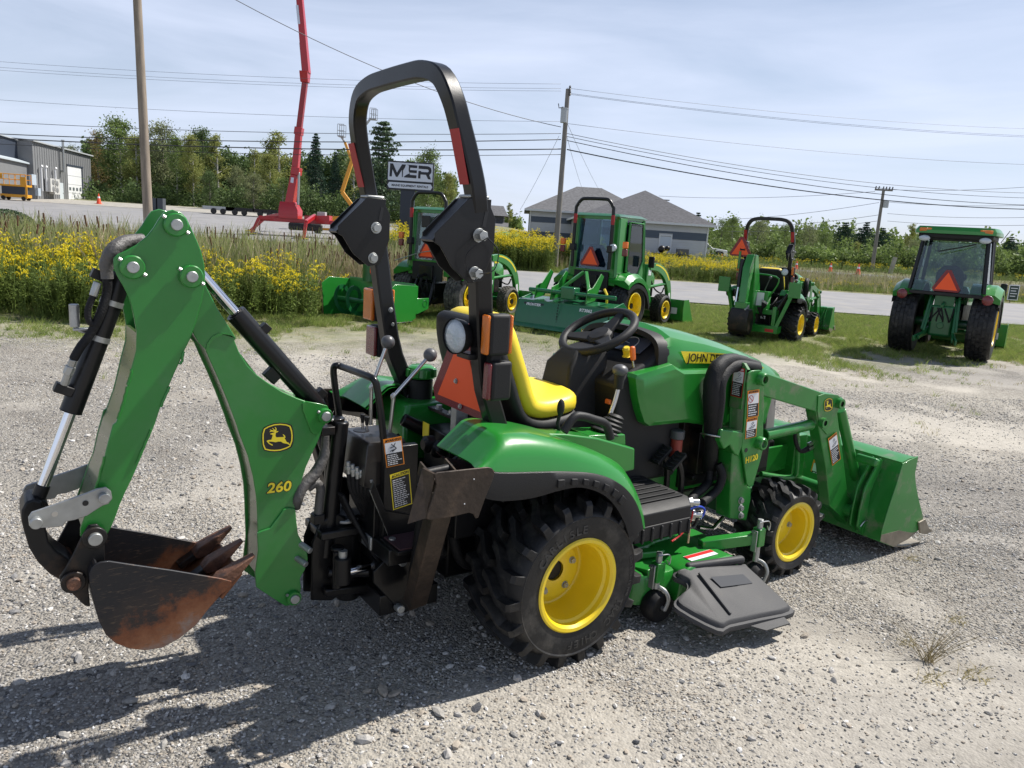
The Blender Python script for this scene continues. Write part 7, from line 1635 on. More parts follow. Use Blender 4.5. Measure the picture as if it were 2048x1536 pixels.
RW = [(176, 247, .006, 0, 'topmost thin wire sloping down to the right of the pole'), (186, 262, .006, 0, 'thin wire second from the top, right of the pole'), (188, 265, .006, 0, 'thin wire third from the top, twinned with the second, right of the pole'), (247, 319, .007, 0, 'lone middle wire sloping right from below the transformer'),
      (267, 368, .010, 1, 'uppermost of the four dark cables right of the pole'), (273, 379, .010, 1, 'second of the four dark cables right of the pole'), (281, 395, .014, 1, 'third of the four dark cables right of the pole'), (299, 401, .022, 1, 'lowest and thickest cable sloping right above the far pole')]
for yl, yr, r, k, lb in RW:
    a = dpt(1134, yl, pb2[1]); b = dpt(2300, yr+14, 52.)
    wire(a, b, 1.0 if k else .5, r*1.15, WIRE if k else WIREG, lb)
wire(pt_+np.array([0, 0, -.2]), dpt(1122, 254, pb2[1]), .75, .014, WIREG, 'twisted service wire falling from the bare pole towards the grey pole')
for (a, b, lb) in (((1118, 272), (1040, 420), 'guy wire slanting down left from the grey pole'), ((1134, 245), (1232, 425), 'service wire dropping from the grey pole behind the black roll bar'), ((1134, 274), (1186, 420), 'thin wire dropping from the grey pole to the house roof')):
    p = dpt(*a, pb2[1]); q = dpt(*b, 78 if a[0] > 1120 else 44); wire(p, q, .5 if a[0] > 1120 else .1, .008, WIREG, lb)
for i, (yl, yr, xl, xr) in enumerate(((392, 383, 1318, 1750), (440, 405, 1400, 1758), (452, 430, 1440, 1756), (462, 442, 1440, 1754))):
    p = dpt(xl, yl, 100); q = dpt(xr, yr, pb3[1]); wire(p, q, .4, .02, WIREG, ('uppermost', 'second', 'third', 'lowest')[i]+' faint wire between the charcoal roof and the far pole')
for i, (yl, yr) in enumerate(((379, 355), (404, 400), (427, 425), (442, 441))):
    p = dpt(1775, yl, pb3[1]); q = dpt(2250, yr, 60); wire(p, q, .4, .016, WIREG, ('highest', 'second highest', 'third', 'bottom')[i]+' wire leaving the far pole towards the right edge')
# the sign
sp_ = dpt(822, 383, 38.5); SG = empty('rental_sign', (sp_[0], 38.5, float(hill(sp_[0], 38.5))), 0, 'white and black business sign on a dark post above the soft cab tractor', 'sign')
def s3(px_, py_, dy=0): return tuple(Vector(dpt(px_, py_, 38.5))-SG.location+Vector((0, dy, 0)))
tl, tr_, br, bl = s3(776, 321), s3(869, 327), s3(866, 385), s3(774.5, 378)
zt = (tl[2]+tr_[2])/2; zb_ = (bl[2]+br[2])/2; xl = (tl[0]+bl[0])/2; xr = (tr_[0]+br[0])/2
SGN = mat('sign_navy', (.012, .014, .02), .5); SGW = mat('sign_white', (.62, .66, .76), .4)
build('post', MB().bb(xl+.30*(xr-xl), xl+.60*(xr-xl), -.12, .12, 0, zb_+.05), mat('sign_post_blue', (.025, .032, .05), .55), SG, bevel=.01)
build('sign_box', MB().bb(xl, xr, -.14, .14, zb_, zt), SGN, SG, bevel=.01)
W_ = xr-xl; Hh = zt-zb_
build('upper_panel', MB().bb(xl+.02*W_, xr-.02*W_, -.15, -.141, zb_+.33*Hh, zt-.05*Hh), SGW, SG)
build('lower_panel', MB().prism([(xl+.015*W_, zb_+.16*Hh), (xl+.05*W_, zb_+.26*Hh), (xr-.05*W_, zb_+.26*Hh), (xr-.015*W_, zb_+.16*Hh), (xr-.05*W_, zb_+.06*Hh), (xl+.05*W_, zb_+.06*Hh)], -.15, -.141), SGW, SG)
# big letters measured on the sign, u,v in 0..1 of the box
def poly_s(nm, pts, m=SGN, d=-.153):
    u0, v0, uw, vh = 262, 290, 1600, 1000
    q = [(xl+(a-262-(0))/1600*W_, zt-((b-290-(a-262)*.062)/1000)*Hh) for a, b in pts]
    build(nm, MB().prism(q, d, d-.004), m, SG, fixn=True)
poly_s('letter_m', [(360, 395), (455, 400), (600, 715), (770, 430), (900, 440), (870, 540), (810, 640), (805, 860), (775, 880), (770, 620), (625, 865), (570, 862), (440, 600), (425, 850), (345, 845)])
poly_s('letter_e', [(930, 440), (1295, 470), (1290, 560), (1050, 545), (1050, 625), (1285, 640), (1280, 735), (1045, 715), (1045, 790), (1275, 810), (1275, 915), (850, 880), (840, 860), (930, 790), (1040, 740), (1000, 640), (1005, 470)])
poly_s('letter_r', [(1340, 470), (1680, 500), (1760, 550), (1790, 640), (1780, 730), (1715, 800), (1780, 955), (1680, 945), (1600, 790), (1415, 780), (1415, 920), (1330, 915), (1340, 655), (1430, 660), (1430, 690), (1660, 705), (1690, 680), (1690, 640), (1660, 605), (1340, 580)])
text('name_lettering', 'MAINE EQUIPMENT RENTALS', Hh*.105, SGN, SG, frame(((xl+xr)/2, -.153, zb_+.155*Hh), (1, 0, 0), (0, 0, 1)), off=.004, extr=.002, sx=W_*.86/(Hh*.105*14.2))
# traffic cones
def cone(px_, py_, sc_, label):
    p = gpt(px_, py_) if px_ > 900 else None
    if p is None:
        for Y in np.arange(40, 130, .5):
            q = dpt(px_, py_, Y)
            if q[2] <= hill(q[0], Y): p = q; break
    g = empty('traffic_cone', (p[0], p[1], float(hill(p[0], p[1]))+.05), 0, label, 'traffic cone', 'orange traffic cones')
    R1 = .17*sc_; H1 = .75*sc_
    build('cone_body', MB().cyl((0, 0, .03), (0, 0, H1), R1, .03, 16), mat_cone, g); build('base', MB().bb(-.22*sc_, .22*sc_, -.22*sc_, .22*sc_, 0, .04), mat_cone, g)
    build('white_band', MB().cyl((0, 0, H1*.55), (0, 0, H1*.72), R1*.53+.012, R1*.42+.006, 16), WHITE, g)
mat_cone = mat('cone_orange', (.85, .10, .04), .55)
cone(1660, 545, 1.0, 'orange cone on the road left of the small backhoe tractor roll bar'); g_ = None
cone(1715, 551, 1.15, 'orange cone at the road edge left of the leaning far pole'); cone(1443, 522, .9, 'orange cone beside the white pickup bonnet'); cone(198, 409, 1.6, 'orange cone standing near the grey workshop corner'); cone(1592, 540, .95, 'orange cone seen through the small tractor roll bar')
# white pickup
tp = dpt(1424, 520, 88.5); PK = empty('pickup_truck', (tp[0]-.75, 88.5, 0), rad(-10), 'white pickup truck with its front half showing past the grey house corner', 'pickup truck')
WP = mat('white_car_paint', (.72, .73, .74), .25, coat=.6)
build('body', MB().loft([[(x, y, z) for x, z in ((-3.2, .55), (2.1, .50), (2.25, .75), (2.2, 1.15), (1.0, 1.28), (.6, 1.32), (-.1, 1.90), (-1.7, 1.92), (-1.8, 1.35), (-3.3, 1.32))] for y in (-.95, .95)]), WP, PK, bevel=.08, seg=3, fixn=True)
for y_ in (-.956, .956): build('side_window', MB().prism([(.45, 1.32), (-.08, 1.80), (-.75, 1.82), (-.75, 1.32)], y_-.004, y_+.004), WPANE, PK); build('door_handle', MB().bb(-.7, -.5, y_-.02, y_+.02, 1.15, 1.2), BLACK, PK)
for y_ in (-.85, .85):
    for xx in (1.35, -2.2):
        wg = empty('wheel', (xx, y_, .42)); wg.parent = PK
        build('tyre', MB().lathe([(.22, -.13), (.40, -.13), (.42, -.08), (.42, .08), (.40, .13), (.22, .13)], n=24), RUBBER, wg); build('rim', MB().lathe([(.001, -.10), (.08, -.11), (.2, -.08), (.23, -.13), (.23, .13)], n=20), STEEL if y_ < 0 else STEEL, wg)
        build('wheel_arch', MB().lathe([(.42, -.12), (.52, -.12), (.52, .12)], (0, 0, .03), n=24), BLACK, wg)
build('headlamp', MB().bb(2.1, 2.24, -.9, -.6, .85, 1.1), LAMP, PK); build('bumper', MB().bb(2.1, 2.35, -.95, .95, .45, .70), STEEL, PK, bevel=.03); build('fender_flare', MB().prism([(1.9, .75), (1.7, 1.0), (1.1, 1.02), (.85, .8), (.8, .6), (.95, .7), (1.35, .92), (1.8, .75)], -.975, -.955), BLACK, PK)
# small things: yard sign, roadside post, equipment trailer by the house
ys = gpt(2023, 606); YS = empty('yard_sign', tuple(ys), 0, 'small black yard sign with white border in the weeds at the right edge', 'sign')
build('sign_board', MB().bb(-.22, .22, -.01, .01, .12, .75), WHITE, YS); build('sign_face', MB().bb(-.19, .19, -.014, -.0105, .15, .72), mat('dark_green_sign', (.02, .04, .03), .5), YS); build('stake', MB().cyl((-.1, 0, -.1), (-.1, 0, .12), .012, n=6), BLACK, YS)
for k in range(4): build('print_line', MB().bb(-.14, .14-.05*(k % 2), -.0165, -.0145, .60-.11*k, .63-.11*k), WHITE, YS)
mp_ = gpt(1780, 548); MK = empty('marker_post', tuple(mp_), 0, 'short grey marker post at the roadside right of the leaning pole', 'post'); build('post', MB().beam((0, 0, 0), (.25, 0, 1.6), .3, .3, up=(0, 1, 0)), GRAVF, MK)
bp_ = dpt(1340, 510, 72); TRL = empty('equipment_trailer', (bp_[0], 72, 0), 0, 'dark trailer loaded with machinery against the grey house wall', 'trailer')
build('deck', MB().bb(-1.6, 1.8, -.8, .8, .45, .60), BLACK, TRL); build('crate', MB().bb(.6, 1.6, -.5, .5, .6, 1.1), PLASTG, TRL); build('engine', MB().ball((-.8, 0, .95), .35, 12, 8).ball((-.3, 0, 1.05), .25, 12, 8), BLACKM, TRL)
for xx in (-.6, .6): build('wheel', MB().cyl((xx, -.85, .3), (xx, -.7, .3), .3, n=16), RUBBER, TRL)
dpp = dpt(1019, 470, 60); DM = empty('green_skip', (dpp[0], 60, 0), 0, 'green skip bin behind the goldenrod between the pole and the roll bar', 'skip'); build('bin', MB().loft([[(-.8, -.8, 0), (.8, -.8, 0), (.8, .8, 0), (-.8, .8, 0)], [(-.9, -.9, 1.3), (.9, -.9, 1.3), (.9, .9, 1.3), (-.9, .9, 1.3)]]), mat('skip_green', (.01, .16, .08), .5), DM, bevel=.03); build('lid', MB().loft([[(-.95, -.95, 1.3), (.95, -.95, 1.3), (.95, .95, 1.3), (-.95, .95, 1.3)], [(-.7, -.5, 1.6), (.7, -.5, 1.6), (.7, .5, 1.6), (-.7, .5, 1.6)]]), mat('skip_lid', (.015, .2, .10), .5), DM, bevel=.02)
# ---------------- red spider lift
def land(px_, py_):
    for Y in np.arange(30, 130, .25):
        q = dpt(px_, py_, Y)
        if q[2] <= hill(q[0], Y)+.04: return q
YC = 54.0
oc = dpt(600, 450, YC); zc = float(hill(oc[0], YC))+.04
RL = empty('spider_lift', (oc[0], YC, zc), 0, 'red tracked spider lift with outriggers spread and boom raised past the top of the frame', 'boom lift')
def c3(px_, py_, dy=0): return Vector(dpt(px_, py_, YC+dy))-RL.location
def rp_(nm, b, m=RED, bv=.02, par=RL): return build(nm, b, m, par, bevel=bv)
DKR = mat('dark_red_paint', (.30, .012, .016), .4, coat=.2)
rp_('turret', MB().loft([[(x, y, z) for x, y in ((c3(562, 445).x, -.6), (c3(600, 445).x, -.6), (c3(600, 445).x, .6), (c3(562, 445).x, .6))] for z in (c3(580, 437).z, c3(580, 420).z)]+[[(x, y, c3(580, 404).z) for x, y in ((c3(563, 445).x, -.4), (c3(592, 445).x, -.4), (c3(592, 445).x, .4), (c3(563, 445).x, .4))]]))
rp_('lower_frame', MB().beam(c3(520, 437), c3(690, 447), .8, .28)); rp_('engine_box', MB().beam(c3(612, 440), c3(662, 440), .9, .55)); rp_('engine_cover', MB().beam(c3(636, 428), c3(652, 429), .5, .3), mat('grey_cover', (.4, .4, .4), .5))
for dy in (-.7, .7): rp_('track', MB().beam(c3(577, 452, dy), c3(645, 456, dy), .3, .5), RUBBER, .12)
for (a, b, c_, dy) in (((575, 436), (518, 436), (503, 466), -.6), ((630, 432), (612, 445), (607, 478), -2.6), ((690, 446), (690, 446), (700, 460), -1.), ((560, 430), (530, 436), (500, 440), 2.2)):
    g = empty('outrigger'); g.parent = RL
    A_, B_, C_ = c3(*a, 0), c3(*b, dy), c3(*c_, dy)
    C_.z = float(hill((C_+RL.location).x, YC+dy))+.05-zc
    rp_('outrigger_arm', MB().beam(A_, B_+Vector((.001, 0, .02)), .22, .26), RED, .02, g); rp_('outrigger_leg', MB().beam(B_, C_, .18, .20), RED, .02, g); rp_('foot_plate', MB().cyl(C_, C_+Vector((0, 0, .06)), .35, n=14), LYEL, .01, g)
b0, b1, b2, b3, b4, b5 = c3(580, 412), c3(590, 350), c3(598, 262), c3(610, 165), c3(613, 147), c3(592, -90)
rp_('boom_base', MB().beam(b0, b1, .85, .55, w2=.62, h2=.45)); rp_('boom_section', MB().beam(b1, b2, .55, .42, w2=.46, h2=.4)); rp_('boom_section', MB().beam(b2, b3, .40, .34, w2=.36), DKR); rp_('boom_knuckle', MB().beam(b3, b4+Vector((-.1, 0, .1)), .5, .5, w2=.85, h2=.55))
rp_('upper_boom', MB().beam(b4, b5, .62, .45, w2=.36, h2=.36)); rp_('upper_boom_cylinder', MB().cyl(c3(607, 150), c3(601, 85), .09, n=10), ZINC); rp_('boom_collar', MB().beam(c3(597, 270), c3(599, 255), .62, .5)); rp_('boom_collar', MB().beam(c3(592, 350), c3(594, 335), .78, .56)); rp_('base_cylinder', MB().cyl(c3(596, 410, -.3), c3(598, 345, -.3), .08, n=10), ZINC)
for (a, b) in (((598, 48), (594, 10)), ((612, 112), (608, 90))): rp_('boom_lettering_panel', MB().beam(c3(*a, -.26)+Vector((.0, 0, 0)), c3(*b, -.26), .16, .02, up=(0, -1, 0)), SGW, 0)
rp_('boom_lettering_panel', MB().beam(c3(583, 372, -.33), c3(585, 355, -.33), .2, .02, up=(0, -1, 0)), SGW, 0)
# ---------------- yellow lifts
LFY = mat('lift_amber_paint', (.72, .33, .02), .4, coat=.2)
def ylift(nm, label, Y, segs, basket, base):
    o_ = dpt(*base[0], Y); g = empty(nm, (o_[0], Y, float(hill(o_[0], Y))+.04), 0, label, 'boom lift')
    P_ = lambda a, dy=0: Vector(dpt(a[0], a[1], Y+dy))-g.location
    for a, b, w_, m_ in segs: build('boom_section', MB().beam(P_(a), P_(b), w_, w_), m_, g, bevel=.01)
    if basket:
        x0_, y0_, x1_, y1_ = basket; A_ = P_((x0_, y1_)); B_ = P_((x1_, y0_)); wz = B_.z-A_.z; bx = B_.x-A_.x
        bk_ = MB()
        for i in range(4):
            for yy in (-.35, .35): bk_.cyl((A_.x+bx*i/3, yy, A_.z), (A_.x+bx*i/3, yy, A_.z+wz), .022, n=5)
        for z_ in (0, .45, 1.0):
            for yy in (-.35, .35): bk_.cyl((A_.x, yy, A_.z+wz*z_), (A_.x+bx, yy, A_.z+wz*z_), .022, n=5)
        build('basket', bk_, ZINC, g); build('basket_floor', MB().bb(A_.x, A_.x+bx, -.38, .38, A_.z-.06, A_.z), ZINC, g)
    return g, P_
g, P_ = ylift('towable_lift', 'amber boom lift folded like an elbow, its grey basket left of the roll bar', 60, [((706, 414), (684, 384), .28, LFY), ((684, 384), (704, 322), .26, LFY), ((704, 322), (690, 285), .18, LFY), ((690, 285), (683, 274), .15, ZINC)], (677, 250, 690, 272), ((700, 470),))
build('chassis', MB().beam(P_((640, 458)), P_((735, 462)), .6, .18), LFY, g, bevel=.02); build('machine_cover', MB().beam(P_((655, 440)), P_((735, 436)), .8, .5), LFY, g, bevel=.04)
for a in ((632, 462), (638, 463), (700, 466)): build('wheel', MB().cyl(P_(a, -.3), P_(a, -.1), .16, n=12), RUBBER, g)
build('outrigger', MB().beam(P_((652, 445)), P_((700, 432)), .1, .1), LFY, g)
g, P_ = ylift('towable_lift', 'boom lift with grey basket high beside the big pine, seen through the roll bar', 66, [((735, 430), (728, 330), .24, LFY), ((728, 330), (722, 262), .20, ZINC), ((722, 262), (742, 236), .16, ZINC)], (741, 218, 754, 238), ((735, 455),))
build('chassis', MB().beam(P_((715, 452)), P_((760, 454)), .6, .3), LFY, g, bevel=.03)
g, P_ = ylift('folded_lift', 'amber folded lift mast standing just left of the sign post', 56, [((769, 472), (770, 436), .34, LFY), ((774, 474), (775, 440), .22, LFY)], None, ((771, 474),))
build('control_box', MB().bb(.05, .35, -.4, -.2, .4, .9), ZINC, g)
# scissor lift by the workshop
slp = dpt(33, 400, 86); SL = empty('scissor_lift', (slp[0], 86, float(hill(slp[0], 86))+.07), rad(8), 'amber scissor lift with railed platform parked before the workshop wing', 'scissor lift')
def sl_(nm, b, m=LFY, bv=.02): return build(nm, b, m, SL, bevel=bv)
sl_('base', MB().bb(-1.35, 1.35, -.6, .6, .3, .62)); sl_('scissor_stack', MB().bb(-1.2, 1.15, -.55, .55, .62, 1.45), METN); sl_('platform', MB().bb(-1.5, 1.4, -.62, .62, 1.45, 1.65))
rl_ = MB()
for xx in (-1.45, -.9, -.35, .3, .8, 1.35):
    for yy in (-.58, .58): rl_.cyl((xx, yy, 1.6), (xx, yy, 2.75), .035, n=6)
for zz in (2.2, 2.75):
    for yy in (-.58, .58): rl_.cyl((-1.45, yy, zz), (1.35, yy, zz), .035, n=6)
sl_('guard_rail', rl_, LFY, 0); sl_('gate', MB().bb(.75, 1.35, -.64, -.60, 1.65, 2.5).bb(-1.45, -1.0, -.64, -.60, 2.2, 2.75)); sl_('ladder', MB().bb(1.25, 1.45, -.68, -.6, .2, 1.5))
for xx in (-1.05, 1.0): 
    for yy in (-.55, .55): sl_('wheel', MB().cyl((xx, yy-.08, .22), (xx, yy+.08, .22), .22, n=14), RUBBER, 0)
# trailers and stored gear along the wood edge
for px_, py_, w_, lb, m_ in ((443, 433, 3.4, 'flat trailer at the wood edge left of the red lift', ZINC), (485, 437, 3.0, 'dark trailer just left of the red lift outrigger', BLACK), (535, 440, 2.6, 'low dark trailer behind the red lift outrigger', BLACKM)):
    q = dpt(px_, py_, 84); TR = empty('flat_trailer', (q[0], 84, float(hill(q[0], 84))+.05), 0, lb, 'trailer')
    build('deck', MB().bb(-w_/2, w_/2, -.8, .8, .45, .58), m_, TR); build('rail', MB().bb(-w_/2, w_/2, -.82, -.78, .58, .80), m_, TR)
    for xx in (-.5, .5): build('wheel', MB().cyl((xx, -.95, .3), (xx, -.8, .3), .3, n=14), RUBBER, TR)
for px_, lb in ((311, 'mesh panel crate left of the pair near the bare pole'), (322, 'mesh panel crate right of its twin near the bare pole')):
    q = dpt(px_, 415, 82); o = build('storage_crate', MB().bb(-.35, .35, -.35, .35, 0, 1.3), mat('dark_mesh', (.06, .07, .08), .7), None); o.location = (q[0], 82, float(hill(q[0], 82))+.05); tag(o, lb, 'crate')
# ================================================================== vegetation and stones
def leafmat(name, col, var=.35, tr=.35, scale=.35, rough=.6): return mat(name, col, rough, var=var, vscale=scale, detail=3, trans=tr, coords='Object', spec=.25)
LG = [leafmat('leaf_mid_green', (.16, .22, .065)), leafmat('leaf_yellow_green', (.27, .29, .085)), leafmat('leaf_grey_green', (.21, .235, .11)), leafmat('leaf_deep_green', (.10, .15, .05)), leafmat('leaf_autumn_tinge', (.24, .19, .07))]  # leaf colours lifted: distance haze is painted into the crowns
PINE = leafmat('pine_needles', (.075, .12, .06), tr=.15); PINE2 = leafmat('spruce_needles', (.036, .075, .044), tr=.12)
BARK = mat('grey_bark', (.17, .15, .13), .9, var=.3, vscale=5); BIRCH = mat('pale_birch_bark', (.42, .40, .37), .8, var=.35, vscale=3)
def quads(P, S, rng, up=.3):
    # leaf faces: centres P, sizes S
    n = len(P); d = rng.normal(0, 1, (n, 3)); d[:, 2] = d[:, 2]*.8+up; d /= np.linalg.norm(d, axis=1)[:, None]
    a = np.cross(d, rng.normal(0, 1, (n, 3))); a /= np.linalg.norm(a, axis=1)[:, None]; b = np.cross(d, a)
    a = a*S[:, None]; b = b*S[:, None]*.62
    V = np.stack([P-a*.5, P+b*.5, P+a*.5, P-b*.5], 1).reshape(-1, 3); return V
def mesh_quads(name, V, m):
    n = len(V)//4; me = bpy.data.meshes.new(name); me.vertices.add(len(V)); me.vertices.foreach_set('co', V.astype(np.float32).ravel())
    me.loops.add(len(V)); me.loops.foreach_set('vertex_index', np.arange(len(V), dtype=np.int32)); me.polygons.add(n); me.polygons.foreach_set('loop_start', np.arange(0, len(V), 4, dtype=np.int32)); me.polygons.foreach_set('loop_total', np.full(n, 4, dtype=np.int32))
    me.materials.append(m); me.update(calc_edges=True); me.validate(); return me
def mk_decid(seed, h, cw, m, leaf=.30, n=7500, base=.28, birch=False, airy=1.0):
    base = base*.62
    r = np.random.default_rng(seed); b = MB(); th = h*.93
    bend = r.normal(0, .02*h, 2); pts = [Vector((bend[0]*math.sin(k/7*2.5), bend[1]*math.sin(k/7*2), th*k/7)) for k in range(8)]
    b.tube(pts, [.018*h*(1-.11*k) for k in range(8)], 7)
    cl = []
    nb = int(26*airy)+8
    for k in range(nb):
        f = base+(1-base)*(k+r.random())/nb*.98; z = th*f; p0 = pts[min(7, int(f*7))].copy(); p0.z = z
        a = r.uniform(0, 6.28); prof = math.sin(math.pi*min(1, (f-base)/(1-base)*.78+.2))**.7; L = cw/2*prof*r.uniform(.55, 1.1)
        e = p0+Vector((math.cos(a)*L, math.sin(a)*L, L*r.uniform(.25, .9))); mid = p0.lerp(e, .55)+Vector((0, 0, -.04*L))
        b.tube([p0, mid, e], [.005*h, .003*h, .0015*h], 4)
        for q in (e, p0.lerp(e, .72), mid): cl.append((q, r.uniform(.45, 1.0)*cw*.12))
    c = np.array([[p.x, p.y, p.z] for p, _ in cl]); s = np.array([q for _, q in cl])
    i = r.integers(0, len(c), n); P = c[i]+r.normal(0, 1, (n, 3))*s[i][:, None]*np.array([1, 1, .75])
    S = leaf*r.uniform(.6, 1.35, n)
    tm = bpy.data.meshes.new('trunk'); tm.from_pydata(b.v, [], b.f); tm.materials.append(BIRCH if birch else BARK)
    return tm, mesh_quads('crown', quads(P, S, r), m)
def mk_conif(seed, h, cw, m, n=6500, leaf=.30, openness=0, base=.12):
    r = np.random.default_rng(seed); b = MB(); b.cyl((0, 0, 0), (0, 0, h*.98), .014*h, .02, 8); P = []
    lv = int(h*2.0) if not openness else int(h*1.3)
    for k in range(lv):
        f = base+(1-base)*k/lv; z = h*f; R = cw/2*((1-f)**(.85 if not openness else .55)+.03)*(r.uniform(.75, 1.1) if not openness else r.uniform(.45, 1.2))
        nb = 7 if not openness else 5
        a0 = r.uniform(0, 6.28)
        for j in range(nb):
            a = a0+6.283*j/nb+r.uniform(-.3, .3); L = R*r.uniform(.7, 1.1); dz = (-.18 if not openness else .10)*L
            e = Vector((math.cos(a)*L, math.sin(a)*L, z+dz)); b.tube([(0, 0, z), e], [.05, .015], 4)
            q = int(n/(lv*nb)); t = r.random(q)**.6; w_ = L*.17*(1.2-t*.6)+.08
            p = np.array([0, 0, z])+t[:, None]*np.array([e.x, e.y, e.z-z]); p = p+r.normal(0, 1, (q, 3))*w_[:, None]*np.array([1, 1, .45]); P.append(p)
    P = np.concatenate(P); tm = bpy.data.meshes.new('trunk'); tm.from_pydata(b.v, [], b.f); tm.materials.append(BARK)
    return tm, mesh_quads('crown', quads(P, leaf*r.uniform(.6, 1.3, len(P)), r, .5), m)
kinds = {'a': mk_decid(1, 14, 7.0, LG[0], birch=True), 'b': mk_decid(2, 14, 6.0, LG[1], airy=.8, birch=True), 'c': mk_decid(3, 14, 7.5, LG[2], n=6200), 'd': mk_decid(4, 14, 6.5, LG[3], n=6500), 'e': mk_decid(5, 14, 4.6, LG[1], n=3600, airy=.5, base=.35, birch=True),
         'f': mk_decid(6, 14, 10, LG[0], n=6500, base=.08), 'g': mk_decid(7, 14, 11, LG[2], n=6500, base=.06), 's': mk_conif(8, 14, 7.0, PINE2), 'p': mk_conif(9, 14, 9.0, PINE, openness=1, n=7500, leaf=.36), 'h': mk_decid(10, 14, 6.0, LG[4], n=4200), 'o': mk_conif(12, 14, 10.0, PINE2, n=8500, leaf=.4, openness=1)}
def tree(kind, px_, ytop, Y, label, group=None, wide=1.0, name=None, zdrop=0):
    g0 = dpt(px_, ytop, Y); x = g0[0]; zb = float(hill(x, Y)); h = g0[2]-zb
    tm, cm = kinds[kind]; nm = name or {'s': 'spruce_tree', 'p': 'pine_tree', 'o': 'pine_tree'}.get(kind, 'leafy_tree')
    t = empty(nm, (x, Y, zb-.1), random.uniform(0, 6.28), label, 'tree', group); k = h/14; t.scale = (k*wide, k*wide, k)
    for n_, m_ in (('trunk', tm), ('crown', cm)): o = bpy.data.objects.new(n_, m_); C.objects.link(o); o.parent = t
    return t
LT = [('c', 146, 290, 124, 'small tree top rising over the grey workshop roof', 1), ('h', 196, 255, 118, 'tree with a rusty autumn top beside the workshop corner', .9), ('a', 240, 230, 116, 'tallest leafy tree just left of the bare pole', 1.0), ('b', 272, 262, 112, 'yellowish tree right behind the bare pole on its left', .9),
      ('c', 318, 240, 114, 'leafy tree just right of the bare pole', .9), ('a', 352, 268, 108, 'mid green tree right of the one by the bare pole', .8), ('d', 404, 250, 112, 'dark topped leafy tree above the backhoe elbow', .85), ('b', 385, 262, 106, 'bright green tree just left of the dark topped one', .7), ('e', 438, 262, 110, 'thin airy tree right of the dark topped one', 1),
      ('c', 470, 330, 104, 'shorter bushy tree between two airy trees above the backhoe elbow', .9), ('e', 505, 292, 108, 'thin birch left of the pale tall tree beside the red boom', 1), ('e', 560, 255, 112, 'pale tall airy tree just left of the red boom', 1.3), ('b', 540, 300, 104, 'yellow green tree behind the red lift outrigger', .9),
      ('s', 632, 262, 100, 'dark pointed spruce just right of the red boom', .95), ('s', 672, 300, 98, 'shorter spruce between the pointed one and the roll bar', .8), ('a', 600, 340, 96, 'leafy tree low behind the red boom', .9), ('p', 768, 236, 92, 'big layered pine framed by the roll bar', 1.0), ('e', 712, 300, 98, 'thin tree behind the roll bar left side', 1),
      ('s', 735, 330, 96, 'dark spruce below the amber basket in the roll bar', .9), ('a', 862, 292, 84, 'leafy tree behind the white sign', .85), ('b', 895, 340, 96, 'low yellowish tree right of the sign', .8), ('d', 815, 352, 88, 'dark leafy tree left of the sign post', .8), ('d', 420, 340, 98, 'dark undergrown tree above the backhoe top pin', 1.0), ('e', 1019, 402, 118, 'slim sapling between the dark low house and the grey pole', .9), ('c', 510, 345, 97, 'rounded tree behind the dark trailers', 1.2), ('a', 565, 352, 96, 'rounded green tree left of the red lift turret', 1.1)]
for k, px_, yt, Y, lb, wd_ in LT: tree(k, px_, yt, Y, lb, None, wd_)
RT = [('o', 1693, 441, 108, 'dark pine at the left of the trio behind the leaning pole', 1.0), ('o', 1735, 440, 106, 'dark pine in the middle of the trio behind the leaning pole', .9), ('o', 1768, 452, 104, 'dark pine at the right of the trio, just past the leaning pole', 1.0), ('o', 1398, 421, 110, 'small pine top above the right end of the charcoal roof', .8), ('o', 2025, 470, 112, 'dark pine top right of the green cab roof', 1), ('e', 1829, 442, 112, 'thin bare topped tree left of the green cab roof', .8),
      ('f', 1445, 436, 100, 'rounded tree just right of the grey house corner', .8), ('a', 1470, 430, 104, 'upright tree behind the orange triangle', .9), ('g', 1520, 436, 98, 'broad tree seen through the small tractor roll bar', .8), ('f', 1500, 470, 92, 'bushy tree low behind the orange triangle', .8), ('f', 1575, 446, 100, 'tree framed by the right side of the small roll bar', .8),
      ('g', 1622, 450, 98, 'broad grey green tree right of the small roll bar', .8), ('f', 1655, 462, 92, 'mid green tree below the dark pine trio', .7), ('b', 1712, 480, 94, 'yellow green tree just left of the leaning pole', .9), ('g', 1600, 488, 86, 'low bushy tree behind the small tractor', .9), ('f', 1762, 492, 88, 'round bushy tree right of the leaning pole', .8), ('b', 1790, 500, 84, 'leafy bush tree beside the grey marker post', 1), ('g', 1830, 478, 94, 'broad tree behind the left side of the green cab', .8), ('f', 1900, 482, 96, 'tree seen through the green cab windows', .8), ('g', 1960, 486, 94, 'tree behind the right side of the green cab', .8), ('f', 2020, 498, 90, 'wide green tree at the right edge', .8), ('d', 2055, 520, 84, 'dark bushy tree low at the right edge', 1.2)]
for k, px_, yt, Y, lb, wd_ in RT: tree(k, px_, yt, Y, lb, None, wd_)
